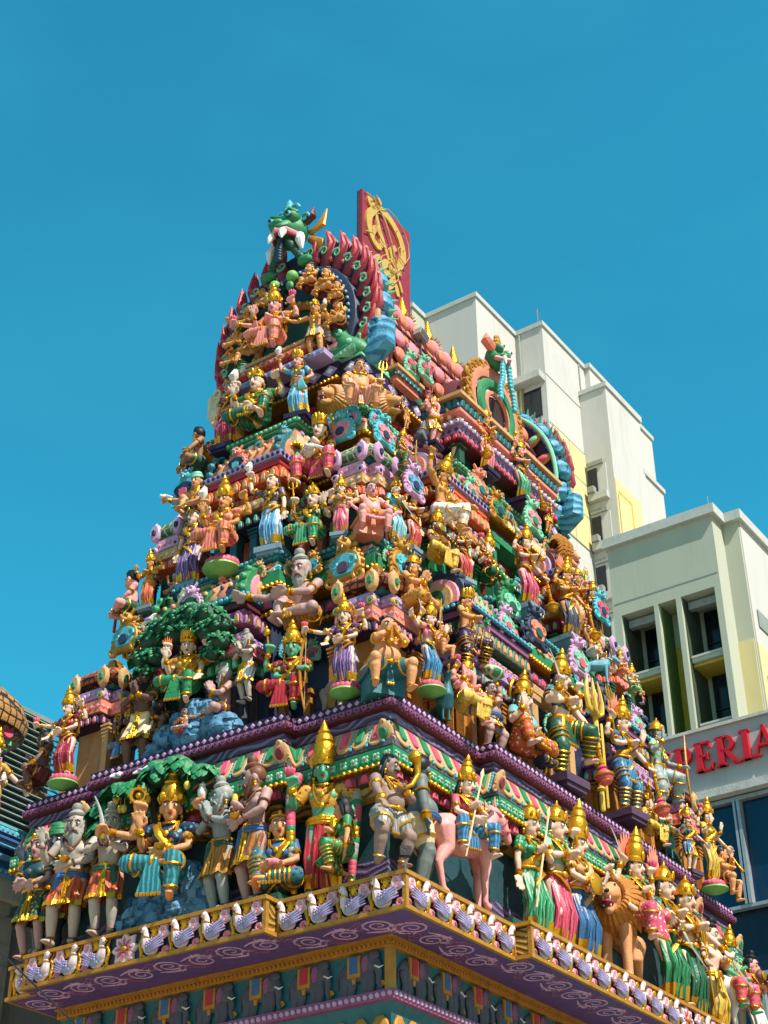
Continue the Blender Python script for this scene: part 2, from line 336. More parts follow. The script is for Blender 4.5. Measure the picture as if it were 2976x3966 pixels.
def item(root, kind, h, side, zf, M=None):
    """things held in a hand at h"""
    mb = MB(); x = side
    Zv = V((0, 0, 1)); up = nrm(V((x*.12, -.1, 1)))
    if kind == 'lotus':
        mb.tube([h, h+up*.05], .008, 6, m=1)
        for i in range(8):
            a = i*pi/4; mb.ell(h+up*.075+V((cos(a)*.025, sin(a)*.025, .0)), (.016, .016, .036), Matrix.Rotation(.35, 3, V((-sin(a), cos(a), 0))), 6, 5, m=0)
        mb.build('lotus_bud', ['rose', 'green'], root)
    elif kind in ('mace', 'Mace'):  # standing on its head
        b = V((h.x+x*.04, h.y-.05, zf+.0)); d = h-b
        top = h+nrm(d)*.05; q = b+nrm(d)*.13
        mb.tube([q, top], [.022, .016], 8, m=0)
        for i in range(1, 6): mb.ring(q.lerp(top, i/6), d, .022, .006, 10, 4, m=0)
        mb.lathe([(.0, -.07), (.035, -.06), (.07, -.02), (.075, .015), (.05, .055), (.03, .075), (.045, .085), (.02, .11)], 14, b+nrm(d)*.07, Zv.rotation_difference(nrm(d)).to_matrix(), m=1 if kind == 'mace' else 0, pw=(14, .1)); mb.ring(b+nrm(d)*.085, d, .078, .012, 16, 6, m=0); mb.ring(b+nrm(d)*.035, d, .05, .012, 14, 6, m=0)
        mb.build('mace', ['gold', 'rose'], root)
    elif kind == 'club':  # held upright
        t = h+up*.14; mb.tube([h-up*.08, t], .01, 7); mb.ell(t+up*.03, (.035, .035, .04)); mb.ell(t+up*.075, (.014, .014, .025))
        mb.build('mace', ['gold'], root)
    elif kind == 'sword':
        u = nrm(V((x*.15, .12, 1))); mb.tube([h-u*.05, h+u*.03], .012, 6, m=1); mb.ell(h+u*.03, (.03, .012, .01), m=1)
        pts = [h+u*(.03+.25*i/6)+V((x*.05*(i/6)**2, 0, 0)) for i in range(7)]
        mb.tube(pts, [(.018-.0022*i, .005) for i in range(7)], 6, S=V((1, 0, 0)), m=0); mb.build('sword', ['grey', 'gold'], root)
    elif kind == 'sdown':
        u = nrm(V((x*.55, -.15, -1))); mb.tube([h-u*.06, h+u*.02], .012, 6, m=1); mb.ell(h+u*.02, (.03, .012, .01), m=1)
        pts = [h+u*(.03+.3*i/6)+V((x*.1*(i/6)**2, 0, 0)) for i in range(7)]
        mb.tube(pts, [(.022-.003*i, .005) for i in range(7)], 6, S=V((1, 0, 0)), m=0); mb.build('sword', ['grey', 'gold'], root)
    elif kind == 'spear':
        u = nrm(V((x*.28, .02, 1))); mb.tube([h-u*.52, h+u*.3], .009, 6); mb.tube([h+u*.3, h+u*.34, h+u*.4], [(.012, .005), (.022, .006), (.002, .002)], 6); mb.build('spear', ['cream'], root)
    elif kind == 'staff':
        b = V((h.x, h.y-.01, zf)); mb.tube([b, h+V((0, 0, .35))], .01, 6); mb.build('staff', ['gold'], root)
    elif kind == 'trident' or kind == 'Trident':
        u = nrm(V((x*.1, 0, 1))); lo = -.5 if kind == 'Trident' else -.16
        mb.tube([h+u*lo, h+u*.16], .01, 6)
        for s in (-1, 0, 1):
            pts = [h+u*.16, h+u*.18+V((s*.045, 0, 0)), h+u*.24+V((s*.05, 0, 0)), h+u*.31+V((s*.035, 0, 0))]
            mb.tube(pts, [.009, .01, .011, .002], 6)
        mb.build('trident', ['gold'], root)
    elif kind == 'bow':
        pts = [h+V((x*.02-x*.05*cos(pi*(i/12-.5)), -.02, -.42+.8*i/12)) for i in range(13)]
        mb.tube(pts, [.008+.006*sin(pi*i/12) for i in range(13)], 6, m=0); mb.tube([pts[0], pts[-1]], .002, 4, m=1); mb.build('bow', ['goldpaint', 'cream'], root)
    elif kind == 'whisk':
        mb.tube([h-up*.05, h+up*.05], .012, 6, m=1)
        for i in range(7):
            a = i*.9; mb.tube([h+up*.05, h+up*.11+V((.03*cos(a), .03*sin(a), 0)), h+up*.17+V((-.03*x+.02*cos(a), .02*sin(a), 0))], [.014, .024, .004], 6, m=0)
        mb.build('fly_whisk', ['white', 'gold'], root)
    elif kind == 'conch':
        mb.lathe([(.005, -.05), (.03, -.02), (.036, .015), (.02, .05), (.024, .06), (.004, .085)], 10, h+up*.07, m=0); mb.build('conch_shell', ['white'], root)
    elif kind == 'disc':
        mb.ring(h+up*.09, (0.2, -1, 0), .05, .012, 16, 6, m=0); mb.ell(h+up*.09, (.02, .012, .02), m=0)
        for i in range(8): mb.ell(h+up*.09+V((.065*cos(i*pi/4), 0, .065*sin(i*pi/4))), .012, None, 6, 4, m=0)
        mb.build('disc', ['gold'], root)
    elif kind == 'flame':
        for i in range(5): mb.tube([h+V((0, 0, .01)), h+V((.02*(i-2), 0, .05)), h+V((.024*(i-2), 0, .13-abs(i-2)*.02))], [.012, .014, .001], 6)
        mb.build('flame_bowl', ['orange'], root)
    elif kind == 'cup':
        mb.lathe([(.01, -.01), (.03, .005), (.04, .03), (.034, .03), (.02, .012)], 12, h+V((0, -.02, .02)), m=0); mb.ell(h+V((0, -.02, .045)), (.024, .024, .02), m=1); mb.build('offering_cup', ['gold', 'cream'], root)
    elif kind == 'fruit':
        mb.ell(h+V((0, -.01, .05)), (.024, .024, .045)); mb.build('mango', ['yellow'], root)
    elif kind == 'bird':
        c = h+V((0, -.03, .05)); mb.ell(c, (.05, .03, .035)); mb.ell(c+V((-.05, 0, .035)), (.022, .02, .022)); mb.tube([c+V((.04, 0, 0)), c+V((.16, 0, -.07))], [(.02, .014), (.012, .006)], 6)
        mb.tube([c+V((-.065, 0, .03)), c+V((-.085, 0, .022))], [.008, .001], 5); mb.build('white_parrot', ['white'], root)
    elif kind == 'horn':
        for s in ((-1, 1) if x == 0 else (x,)):
            a = h+V((s*.01, 0, .02)); b = h+V((s*.07, -.12, -.21))
            mb.tube([a, a.lerp(b, .8), a.lerp(b, .93), b], [.009, .014, .018, .034], 10)
        mb.build('trumpet', ['gold'], root)
    elif kind == 'bighorn':
        pts = [h+V((-x*.13, -.03, .01)), h+V((0, -.02, .0)), h+V((x*.10, -.0, .06)), h+V((x*.17, .0, .17)), h+V((x*.17, 0, .27)), h+V((x*.13, -.01, .33))]
        mb.tube(pts, [.01, .016, .02, .026, .032, .062], 12); mb.build('horn', ['gold'], root)
    elif kind == 'lute':
        a = h+V((-x*.17, -.03, .05)); b = h+V((x*.22, -.05, -.09))
        mb.ell(a, (.085, .05, .075), None, 12, 8, m=0); mb.tube([a, b], [.022, .018], 8, m=1); mb.ell(b, (.03, .03, .03), m=1); mb.ell(a+V((0, -.045, 0)), (.06, .012, .052), None, 10, 5, m=2)
        for i in range(5): mb.ring(a.lerp(b, .35+.12*i), b-a, .022, .004, 8, 4, m=2)
        mb.build('lute', ['brown', 'umber', 'gold'], root)
    elif kind == 'stick':
        mb.tube([h+V((0, 0, .03)), h+V((0, -.01, -.24))], .02, 8); mb.build('garland_rope', ['red'], root)
    elif kind == 'bowl':
        for i in range(9): mb.ell(h+V((.028*cos(i*.7), -.02+.028*sin(i*.7), .02)), (.02, .02, .026), None, 6, 5)
        mb.ell(h+V((0, -.02, .03)), .026); mb.build('lotus_offering', ['pink'], root)
    elif kind == 'shield':
        mb.lathe([(.0, .03), (.04, .025), (.085, .0), (.08, -.008)], 16, h+V((0, -.03, 0)), Matrix.Rotation(pi/2, 3, 'X')); mb.build('shield', ['gold'], root)
    elif kind == 'cloth':
        for i in range(5): mb.tube([h+V((.012*(i-2), 0, .01)), h+V((x*.02+.02*(i-2), -.01, -.10)), h+V((x*.03+.026*(i-2), 0, -.17))], [.009, .014, .016], 6, m=0)
        mb.tube([h+V((x*.03-.055, -.005, -.165)), h+V((x*.03+.055, -.005, -.165))], [.018, .018], 6, m=1); mb.build('folded_cloth', ['aqua', 'gold'], root)
    elif kind == 'bundle':
        mb.ell(h+V((-x*.05, 0, .09)), (.17, .12, .095), None, 16, 10); mb.build('bundle', ['dome_green'], root)
    elif kind == 'lotuspot':
        c = h+V((-x*.06, 0, .05))
        for i in range(12): mb.ell(c+V((.085*cos(i*pi/6), .085*sin(i*pi/6), .035)), (.026, .026, .06), Matrix.Rotation(.45, 3, V((-sin(i*pi/6), cos(i*pi/6), 0))), 6, 6)
        mb.lathe([(.03, -.05), (.08, -.01), (.09, .03), (.02, .04)], 12, c); mb.build('lotus_basket', ['pink'], root)
    elif kind == 'garland':
        o = V((-h.x, h.y, h.z)); pts = []
        for i in range(19):
            t = i/18; p = h.lerp(o, t); p.z -= .2*sin(pi*t)**.8; p.y -= .06*sin(pi*t); pts.append(p)
        mb.tube(pts, .022, 8)
        for i in range(54):
            p = pts[int(i/3)]; mb.ell(p+V((random.uniform(-.02, .02), random.uniform(-.022, 0), random.uniform(-.02, .02))), .013, None, 5, 4)
        mb.build('garland', ['pink'], root)
def statue(name, label, pos, H, head_deg, legs, aL, aR, hd, crown, bld, skin, up, low, sash, lowtype, ex='', group=None, vox=None, tilt=0.):
    """one painted figure; unit height, scaled by H. aL/aR: arm strings for image left/right."""
    exs = ex.split()
    root = empty(name, W(*pos), rad(head_deg), H, label, 'statue', group)
    pz, lL, lR = LEG[legs]
    fem = bld == 'f'; fat = bld in ('fat', 'kid'); kid = bld == 'kid'
    hs = 1.36 if kid else 1.2
    sw = {'f': .112, 'm': .134, 'fat': .142, 'kid': .118}[bld]; lm = {'f': .95, 'm': 1.1, 'fat': 1.38, 'kid': 1.25}[bld]
    lean = V((tilt, -.05, 1)).normalized()
    Sv = V((1, 0, 0)); Sv = nrm(Sv-lean*Sv.dot(lean)); Fv = nrm(lean.cross(Sv)); Fv = -Fv if Fv.y > 0 else Fv
    shift = .02 if legs == 'sd' else (-.02 if legs == 'sc' else 0)
    pel = V((shift, 0, pz)); T = lambda x, f, z: pel+Sv*x+Fv*f+lean*z
    nb = T(0, 0, .325); hc = nb+lean*(.085 if kid else .095)+Fv*.012
    zf = 0.
    mb = MB()
    mb.ell(T(0, -.005, .0), (.108 if fem else .1*(1.1 if fat else 1), .078, .075), None, 12, 8)
    wst = .07 if fem else (.125 if fat else .085)
    mb.tube([T(0, 0, -.01), T(0, .005, .10), T(0, .01, .2), T(0, 0, .275), T(0, -.002, .325)],
            [(.1, .072), (wst, .055 if not fat else .09), (.098 if not fat else .125, .066 if not fat else .08), (sw*.82, .05), (.045, .042)], 14, S=Sv)
    if fat: mb.ell(T(0, .05, .10), (.125, .1, .105), None, 14, 9)
    if not fem: mb.ell(T(-.05, .045, .225), (.055, .03, .04)); mb.ell(T(.05, .045, .225), (.055, .03, .04))
    mb.tube([nb-lean*.02, hc-lean*.05*hs], [.042, .038 if not fat else .045], 10)
    # head
    Rh = Matrix.Rotation(rad(hd[0]), 3, 'Z') @ Matrix.Rotation(rad(hd[1]+9), 3, 'X') @ Matrix.Rotation(-tilt*.6, 3, 'Y')
    Hd = lambda x, y, z: hc+Rh @ (V((x, y, z))*hs)
    fmul = 1.1 if fat else 1
    mb.ell(Hd(0, .004, .016), (.058*hs, .068*hs, .068*hs), Rh, 14, 10)
    mb.ell(Hd(0, -.014, -.03), (.045*hs*fmul, .05*hs, .047*hs), Rh, 12, 8)
    mb.ell(Hd(0, -.044, -.062), (.02*hs, .018*hs, .016*hs), Rh)
    if 'trunk' in exs:
        mb.tube([Hd(0, -.055, -.005), Hd(0, -.085, -.05), Hd(.005, -.09, -.11), Hd(.01, -.085, -.17), Hd(.04, -.095, -.21), Hd(.07, -.1, -.2)], [.034*hs, .03*hs, .025*hs, .02*hs, .016*hs, .012*hs], 10)
        for s in (-1, 1): mb.ell(Hd(s*.085, .01, -.01), (.05*hs, .014*hs, .065*hs), Rh, 10, 8)
    else:
        mb.tube([Hd(0, -.058, .014), Hd(0, -.072, -.01), Hd(0, -.074, -.02)], [.008*hs, .0115*hs, .014*hs], 7)
        for s in (-1, 1): mb.ell(Hd(s*.058, .008, -.006), (.01*hs, .018*hs, .028*hs), Rh, 7, 6)
    # legs
    hips = []; LP = []
    for s, L in ((-1, lL), (1, lR)):
        hip = T(s*.058, 0, -.01)
        k = pel+V((s*L[0][0], -L[0][1], L[0][2])); a = pel+V((s*L[1][0], -L[1][1], L[1][2]))
        k, a = ik(hip, a, .235, .232, k-hip)
        LP.append((hip, k, a))
        mb.tube([hip, hip.lerp(k, .45), k, k.lerp(a, .35), a], [.068*lm, .06*lm, .043*lm, .043*lm, .026*lm], 10)
        mb.ell(k+V((0, -.008, 0)), (.044*lm, .044*lm, .046*lm))
        dwn = nrm(a-k); flat = abs(dwn.z) < .6
        fd = nrm(V((s*.25, -1, 0))) if not flat else nrm(V((dwn.x, dwn.y-.5, -.1)))
        hl = a+(V((0, 0, -.022)) if not flat else V((0, 0, -.004)))
        mb.tube([hl-fd*.02, hl+fd*.045, hl+fd*.085], [.028*lm**.5, (.03*lm**.5, .02), (.028*lm**.5, .013)], 8, S=V((-fd.y, fd.x, 0)))
        for j in range(5):
            off = V((-fd.y, fd.x, 0))*(.011*(j-2)); mb.ell(hl+fd*(.1-.004*abs(j-1.5))+off+V((0, 0, -.004)), (.0075, .0075, .007), None, 5, 4)
    # arms
    hands = []; AR = []
    for s, spec in ((-1, aL), (1, aR)):
        for n_, one in enumerate([q for q in spec.split(',') if q]):
            pose, _, it = one.partition(':')
            tg, hint, mode = ARM[pose]
            sh = T(s*sw, -.0-.02*n_, .285)
            t = sh+V((s*tg[0], -tg[1], tg[2])); h = V((s*hint[0], -hint[1], hint[2]))
            el, wr = ik(sh, t, .165*(.85 if kid else 1), .15*(.85 if kid else 1), h)
            AR.append((s, sh, el, wr)); am = lm*.97
            mb.ell(sh+V((0, 0, .0)), (.042*am, .042*am, .04*am))
            mb.tube([sh, sh.lerp(el, .5), el, el.lerp(wr, .3), wr], [.038*am, .036*am, .029*am, .031*am, .02*am], 9)
            fwd = V((0, -1, 0)); d = {'d': nrm(wr-el), 'i': nrm(V((-s*.9, -.3, -.25))), 'g': nrm(wr-el), 'o': nrm(V((s*.12, -.15, 1))), 'p': nrm(V((-s*.1, -.45, 1))), 'e': nrm(wr-el), 'u': nrm(V((-s*.2, 0, 1)))}[mode]
            if it and mode in 'oeu': mode = 'g'
            wv = V((1, 0, 0)) if mode in 'ogd' else V((0, -.6, .8))
            if mode == 'p': wv = V((.25*s, -.9, -.35))
            w_ = nrm(wv-d*wv.dot(d)); pn = nrm(d.cross(w_)); pn = -pn if pn.y > 0 and mode != 'p' else pn
            hz = 1.42; Rm = Matrix((w_, pn, d)).transposed()
            pc = wr+d*.036*hz
            mb.ell(pc, (.024*hz, .013*hz, .036*hz), Rm, 8, 6)
            for j in range(4):
                o = wr+d*.058*hz+w_*(.0155*hz*(j-1.5))
                ln = (.034, .042, .04, .031)[j]*hz; sp = d+w_*(.16*(j-1.5))
                if mode == 'g':
                    m1 = o+d*.012+pn*.012; m2 = m1+pn*.016-d*.014; mb.tube([o-d*.006, m1, m2, m2-d*.012-pn*.004], [.0085*hz]*4, 6)
                else:
                    m1 = o+nrm(sp)*ln*.5; mb.tube([o-d*.006, m1, m1+nrm(sp+pn*.25)*ln*.5], [.0082*hz, .0076*hz, .006*hz], 6)
            ts = -s if mode in 'og' else s
            b0 = wr+d*.018*hz+w_*ts*.018*hz
            mb.tube([b0, b0+(d*.5+w_*ts*.8)*.022*hz, b0+(d*.9+w_*ts*.5+pn*.25)*.042*hz], [.0095*hz, .009*hz, .0075*hz], 6)
            hands.append((s, pc+pn*.012, it))
    solid(mb, 'body', 'k_'+skin, root, vox or VOX)
    # face
    fc = MB()
    for s in (-1, 1):
        fc.ell(Hd(s*.0225, -.0565, .01), (.0145*hs, .007*hs, .0085*hs), Rh, 8, 6, m=0)
        fc.ell(Hd(s*.0215, -.0618, .0095), (.0062*hs, .0035*hs, .007*hs), Rh, 7, 5, m=1)
        fc.tube([Hd(s*.008, -.0625, .026), Hd(s*.024, -.059, .033), Hd(s*.042, -.046, .025)], [.0028*hs, .0036*hs, .0018*hs], 5, m=1)
        fc.tube([Hd(s*.009, -.062, .012), Hd(s*.022, -.062, .019), Hd(s*.037, -.05, .011)], .0018*hs, 4, m=1)
    if 'trunk' not in exs:
        fc.ell(Hd(0, -.0635, -.0355), (.0155*hs, .006*hs, .0045*hs), Rh, 8, 5, m=2); fc.ell(Hd(0, -.0625, -.043), (.0115*hs, .006*hs, .0045*hs), Rh, 8, 5, m=2)
    fc.ell(Hd(0, -.064, .047), (.004*hs, .003*hs, .007*hs), Rh, 6, 5, m=2)
    if 'must' in exs:
        for s in (-1, 1): fc.tube([Hd(s*.003, -.071, -.028), Hd(s*.02, -.066, -.032), Hd(s*.036, -.055, -.024), Hd(s*.042, -.05, -.014)], [.005*hs, .007*hs, .004*hs, .001], 6, m=1)
    fc.build('face_paint', ['white', 'black', 'red'], root)
    # hair, beard
    hc_ = 'grey' if 'old' in exs else ('brown' if 'ginger' in exs else 'black')
    hb = MB()
    hb.ell(Hd(0, .016, .026), (.0635*hs, .0645*hs, .066*hs), Rh, 14, 9)
    if fem or crown in 'kKm' or 'long' in exs:
        hb.ell(Hd(0, .05, -.05), (.068*hs, .034*hs, .085*hs), Rh, 12, 8)
        for s in (-1, 1): hb.tube([Hd(s*.056, .01, .03), Hd(s*.064, .02, -.03), Hd(s*.07, .03, -.09)], [.012*hs, .018*hs, .008*hs], 7)
    if crown in 'bB':
        hb.lathe([(.05, .0), (.055, .015), (.04, .03), (.03, .04), (.036, .055), (.03, .075), (.012, .085)], 12, Hd(0, .005, .068), Rh*hs, pw=(12, .08))
    if crown == 'h':
        for i in range(22):
            a = i*2.4; r_ = .05*math.sqrt((i+1)/22); hb.ell(Hd(r_*cos(a), .012+r_*sin(a)*.9, .07+.02*(1-(r_/.05)**2)), .016*hs, None, 6, 4)
    hb.build('hair', hc_, root)
    if 'beard' in exs:
        bb = MB()
        for i in range(9):
            x = (i-4)*.0105; bb.tube([Hd(x*1.1, -.05+abs(x)*.6, -.035), Hd(x*.9, -.06+abs(x)*.4, -.075), Hd(x*.4, -.055, -.118-.03*(1-abs(i-4)/4))], [.012*hs, .012*hs, .003*hs], 6)
        for s in (-1, 1):
            bb.tube([Hd(s*.004, -.07, -.027), Hd(s*.022, -.062, -.035), Hd(s*.034, -.05, -.06)], [.007*hs, .008*hs, .003*hs], 6)
            bb.tube([Hd(s*.054, -.012, 0), Hd(s*.046, -.034, -.05)], [.01*hs, .012*hs], 6)
        bb.build('beard', hc_, root)
    # crown
    cb = MB(); tp = lambda z: Hd(0, .008, z)
    g = 'gold'
    if crown == 'k':
        cb.lathe([(.062, .03), (.07, .035), (.072, .06), (.064, .07), (.066, .09), (.06, .125), (.045, .145), (.05, .155), (.036, .17), (.03, .19), (.036, .2), (.018, .215), (.016, .23), (.003, .255)], 16, tp(0), Rh*hs, m=0)
        cb.ell(Hd(0, -.065, .075), (.02*hs, .01*hs, .032*hs), Rh, 8, 6)
        for s in (-1, 1): cb.ell(Hd(s*.05, -.045, .065), (.018*hs, .01*hs, .024*hs), Rh, 7, 5); cb.tube([Hd(s*.062, 0, .03), Hd(s*.075, .01, .06), Hd(s*.07, .02, .09)], [.01, .012, .003], 6)
    elif crown == 'K':
        cb.lathe([(.062, .03), (.072, .035), (.074, .065), (.066, .075), (.07, .11), (.066, .16), (.05, .18), (.056, .19), (.05, .22), (.034, .235), (.04, .245), (.026, .265), (.02, .285), (.003, .32)], 16, tp(0), Rh*hs, m=0)
        cb.ell(Hd(0, -.066, .085), (.022*hs, .01*hs, .04*hs), Rh, 8, 6)
    elif crown == 'm':
        cb.lathe([(.063, .03), (.07, .036), (.07, .055), (.062, .062), (.058, .085), (.05, .11), (.03, .125), (.032, .135), (.012, .15), (.003, .175)], 16, tp(0), Rh*hs, m=0)
        cb.ell(Hd(0, -.062, .08), (.018*hs, .01*hs, .034*hs), Rh, 8, 6)
        for s in (-1, 1): cb.ell(Hd(s*.046, -.04, .072), (.015*hs, .01*hs, .024*hs), Rh, 7, 5)
    elif crown == 't':
        cb.tube([Hd(-.06, 0, .045), Hd(-.045, -.045, .058), Hd(0, -.066, .066), Hd(.045, -.045, .058), Hd(.06, 0, .045)], .007*hs, 6)
        cb.ell(Hd(0, -.066, .075), (.013*hs, .008*hs, .02*hs), Rh, 7, 5)
    elif crown == 'e':
        cb.lathe([(.062, .03), (.07, .036), (.072, .055), (.05, .075)], 16, tp(0), Rh*hs)
        for i in range(7):
            a = pi+pi*i/6; cb.ell(Hd(.062*cos(a), .01+.066*sin(a), .085+.02*sin(pi*i/6)), (.018*hs, .01*hs, .045*hs), Rh @ Matrix.Rotation(a+pi/2, 3, 'Z'), 7, 6)
    elif crown == 'T':
        for i in range(4): cb.ring(Hd(0, .01, .05+.018*i), Rh @ V((.1*(i % 2)-.05, -.15, 1)), (.056*hs*(1-.12*i), .06*hs*(1-.12*i)), .017*hs, 16, 8, S=Rh @ V((1, 0, 0)))
        cb.ell(Hd(0, .01, .1), (.035*hs, .038*hs, .03*hs), Rh)
    if cb.v: cb.build('crown' if crown != 'T' else 'turban', g if crown != 'T' else (sash if sash != '-' else 'green'), root)
    if 'halo' in exs:
        q = MB(); q.ring(Hd(0, .075, .075), Rh @ V((0, 1, .1)), .088*hs, .012*hs, 20, 6); q.build('halo', g, root)
    if 'flames' in exs:
        q = MB()
        for i in range(9):
            a = pi*.1+pi*.8*i/8; p0 = Hd(.05*cos(a), .07, .05+.05*sin(a)); p1 = Hd(.12*cos(a), .075, .05+.13*sin(a)); p2 = Hd(.15*cos(a+.1), .08, .06+.22*sin(a+.06))
            q.tube([p0, p1, p2], [(.022*hs, .01), (.02*hs, .01), (.003, .003)], 6, S=V((1, 0, 0)))
        q.build('flame_halo', 'salmon', root)
    # jewellery
    jm = 'brown' if 'beads' in exs else 'gold'
    jb = MB()
    jb.ring(nb+lean*.0+Fv*.008, lean+Fv*.35, (.055, .058), .009, 18, 6)
    if 'plain' not in exs or jm == 'brown':
        for k_, (zz, r_) in enumerate(((.23, .009), (.15, .011))):
            if k_ == 1 and (kid or jm == 'brown'): continue
            pts = []
            for i in range(13):
                t = -1+2*i/12; f_ = (.062 if not fem else .074)+(.085*(1-zz/.23) if fat else 0)
                pts.append(T(.062*t*(1.15 if k_ else 1), .03+f_*(1-t*t)**.5*.75+.012, .315-(.315-zz)*(1-t*t)**.6))
            jb.tube(pts, r_*.9, 6); jb.ell(pts[6]+V((0, -.008, -.012)), (.02, .01, .024), None, 8, 6)
    jb.build('necklace' if jm == 'gold' else 'prayer_beads', jm, root)
    for s in (-1, 1):
        if 'trunk' not in exs: jb = MB(); jb.ell(Hd(s*.063, .004, -.042), .0125*hs, None, 7, 6); jb.ell(Hd(s*.063, .004, -.058), (.008*hs, .008*hs, .014*hs), None, 6, 5); jb.build('earring', 'gold', root)
    sleeve = up != '-' and 'strap' not in exs
    for s, sh, el, wr in AR:
        m_ = sh.lerp(el, .62); am = lm*.97; jb = MB()
        jb.ring(m_, el-sh, .038*am*(1.12 if sleeve else 1), .009, 14, 6)
        if 'plain' not in exs: jb.ell(m_+V((s*.02, -.034, .012)), (.018, .014, .024), None, 7, 5)
        jb.build('armlet', jm, root); jb = MB()
        jb.ring(el.lerp(wr, .93), wr-el, .026*am, .008, 12, 6) if jm == 'brown' else jb.tube([el.lerp(wr, q) for q in (.78, .82, .85, .88, .91, .96)], [q*am for q in (.028, .034, .027, .034, .027, .032)], 12); jb.build('bracelet', jm, root)
    for hip, k, a in LP:
        jb = MB(); jb.ring(k.lerp(a, .93), a-k, .029*lm, .009, 12, 6); jb.build('anklet', jm, root)
    brx = (.112, .084) if not fat else (.14, .12)
    if lowtype != 'none': jb = MB(); jb.ring(T(0, .005 if not fat else .03, .055 if not fat else .02), lean, brx, .013, 22, 6, S=Sv); jb.ell(T(0, .09 if not fat else .15, .055 if not fat else .02), (.03, .014, .026), None, 8, 6); jb.build('belt', 'gold', root)
    # blouse
    if up != '-':
        ub = MB()
        if 'strap' not in exs:
            ub.tube([T(0, .008, .145), T(0, .012, .2), T(0, .004, .262), T(0, .0, .296)], [(.088, .062), (.107, .074), (sw*.92, .06), (.062, .048)], 14, S=Sv)
            for s, sh, el, wr in AR[:1]+[q for q in AR if q[0] > 0][:1]:
                ub.tube([sh-V((s*.03, 0, 0)), sh, sh.lerp(el, .3), sh.lerp(el, .6)], [.04*lm, .047*lm, .045*lm, .041*lm], 10)
        else: ub.tube([T(0, .006, .165), T(0, .012, .2), T(0, .008, .235)], [(.096, .068), (.108, .076), (.1, .066)], 14, S=Sv)
        if fem:
            for s in (-1, 1): ub.ell(T(s*.047, .062, .205), (.044, .04, .042), None, 10, 8)
        ub.build('blouse' if fem else 'tunic', up, root)
    # lower garment
    if low != '-' and lowtype != 'none':
        gb = MB(); cuffs = MB()
        if legs in ('st', 'sc', 'sd', 'wd') and lowtype in ('sari', 'dhoti', 'mini'):
            hem = {'sari': .045, 'dhoti': .27, 'mini': .33}[lowtype]; top = pz+.06
            n = 40; rings = 16; vs = []; ka = [LP[0], LP[1]]
            def atz(L, z):
                hip, k, a = L
                if z >= k.z: t = max(0, min(1, (hip.z-z)/max(hip.z-k.z, 1e-6))); return hip.lerp(k, t)
                t = min(1, (k.z-z)/max(k.z-a.z, 1e-6)); return k.lerp(a, t)
            ph = random.uniform(0, 6)
            for i in range(rings+1):
                t = i/rings; z = top+(hem-top)*t
                pL, pR = atz(ka[0], z), atz(ka[1], z); c = (pL+pR)/2; hw = abs(pR.x-pL.x)/2
                rl = (.062-.02*t if lowtype == 'sari' else .068-.008*t)*lm**.7
                if z > pz-.02: c = c.lerp(pel, .7); hw = .05
                rx = hw+rl*1.02; ry = rl*1.12+.012+abs(pL.y-pR.y)/2
                if fat: ry = max(ry, .1*(1-t)+ry*t)
                for j in range(n):
                    a = 2*pi*j/n
                    rip = (.004+.012*t)*cos(a*9+ph+2.2*t+.6*sin(a*3))*(1 if sin(a) < .3 else .6)
                    e = (abs(cos(a))**2.4+abs(sin(a))**2.4)**(-1/2.4)
                    vs.append(V((c.x+(rx+rip)*e*cos(a), c.y+(ry+rip)*e*sin(a), z+(.012*cos(a*9+ph) if t > .95 else 0))))
            fs = [(i*n+j, i*n+n+j, i*n+n+(j+1) % n, i*n+(j+1) % n) for i in range(rings) for j in range(n)]
            gb.add(vs, fs)
            bt = 3 if lowtype == 'sari' else 2
            b0 = rings-bt; vv = []
            for i in (b0, b0+1, rings): vv += [p+nrm(V((p.x-pel.x, p.y, 0)))*.005+V((0, 0, -.004 if i == rings else 0)) for p in vs[i*n:i*n+n]]
            cuffs.add(vv, [(i*n+j, i*n+n+j, i*n+n+(j+1) % n, i*n+(j+1) % n) for i in range(2) for j in range(n)])
            # front pleats
            w0 = .02; k0 = 9
            for q in range(5 if lowtype == 'sari' else 3):
                x = (q-(2 if lowtype == 'sari' else 1))*.017
                pts = []
                for i in range(0, k0+1):
                    t = i/k0; z = top+(hem-top)*t; row = min(rings, int(round(t*rings)))
                    fr = min(vs[row*n:row*n+n], key=lambda p: abs(p.x-(pel.x+x*(.5+1.1*t)))+(9 if p.y > pel.y-.01 else 0)); pts.append(V((pel.x+x*(.5+1.1*t), fr.y-.006, z)))
                (cuffs if lowtype != 'sari' else gb).tube(pts, [(.009+.003*i/k0, .008) for i in range(k0+1)], 6, S=V((1, 0, 0)))
        else:
            ext = {'shorts': .62, 'mini': .7, 'dhoti': 1.1}.get(lowtype, 2.)
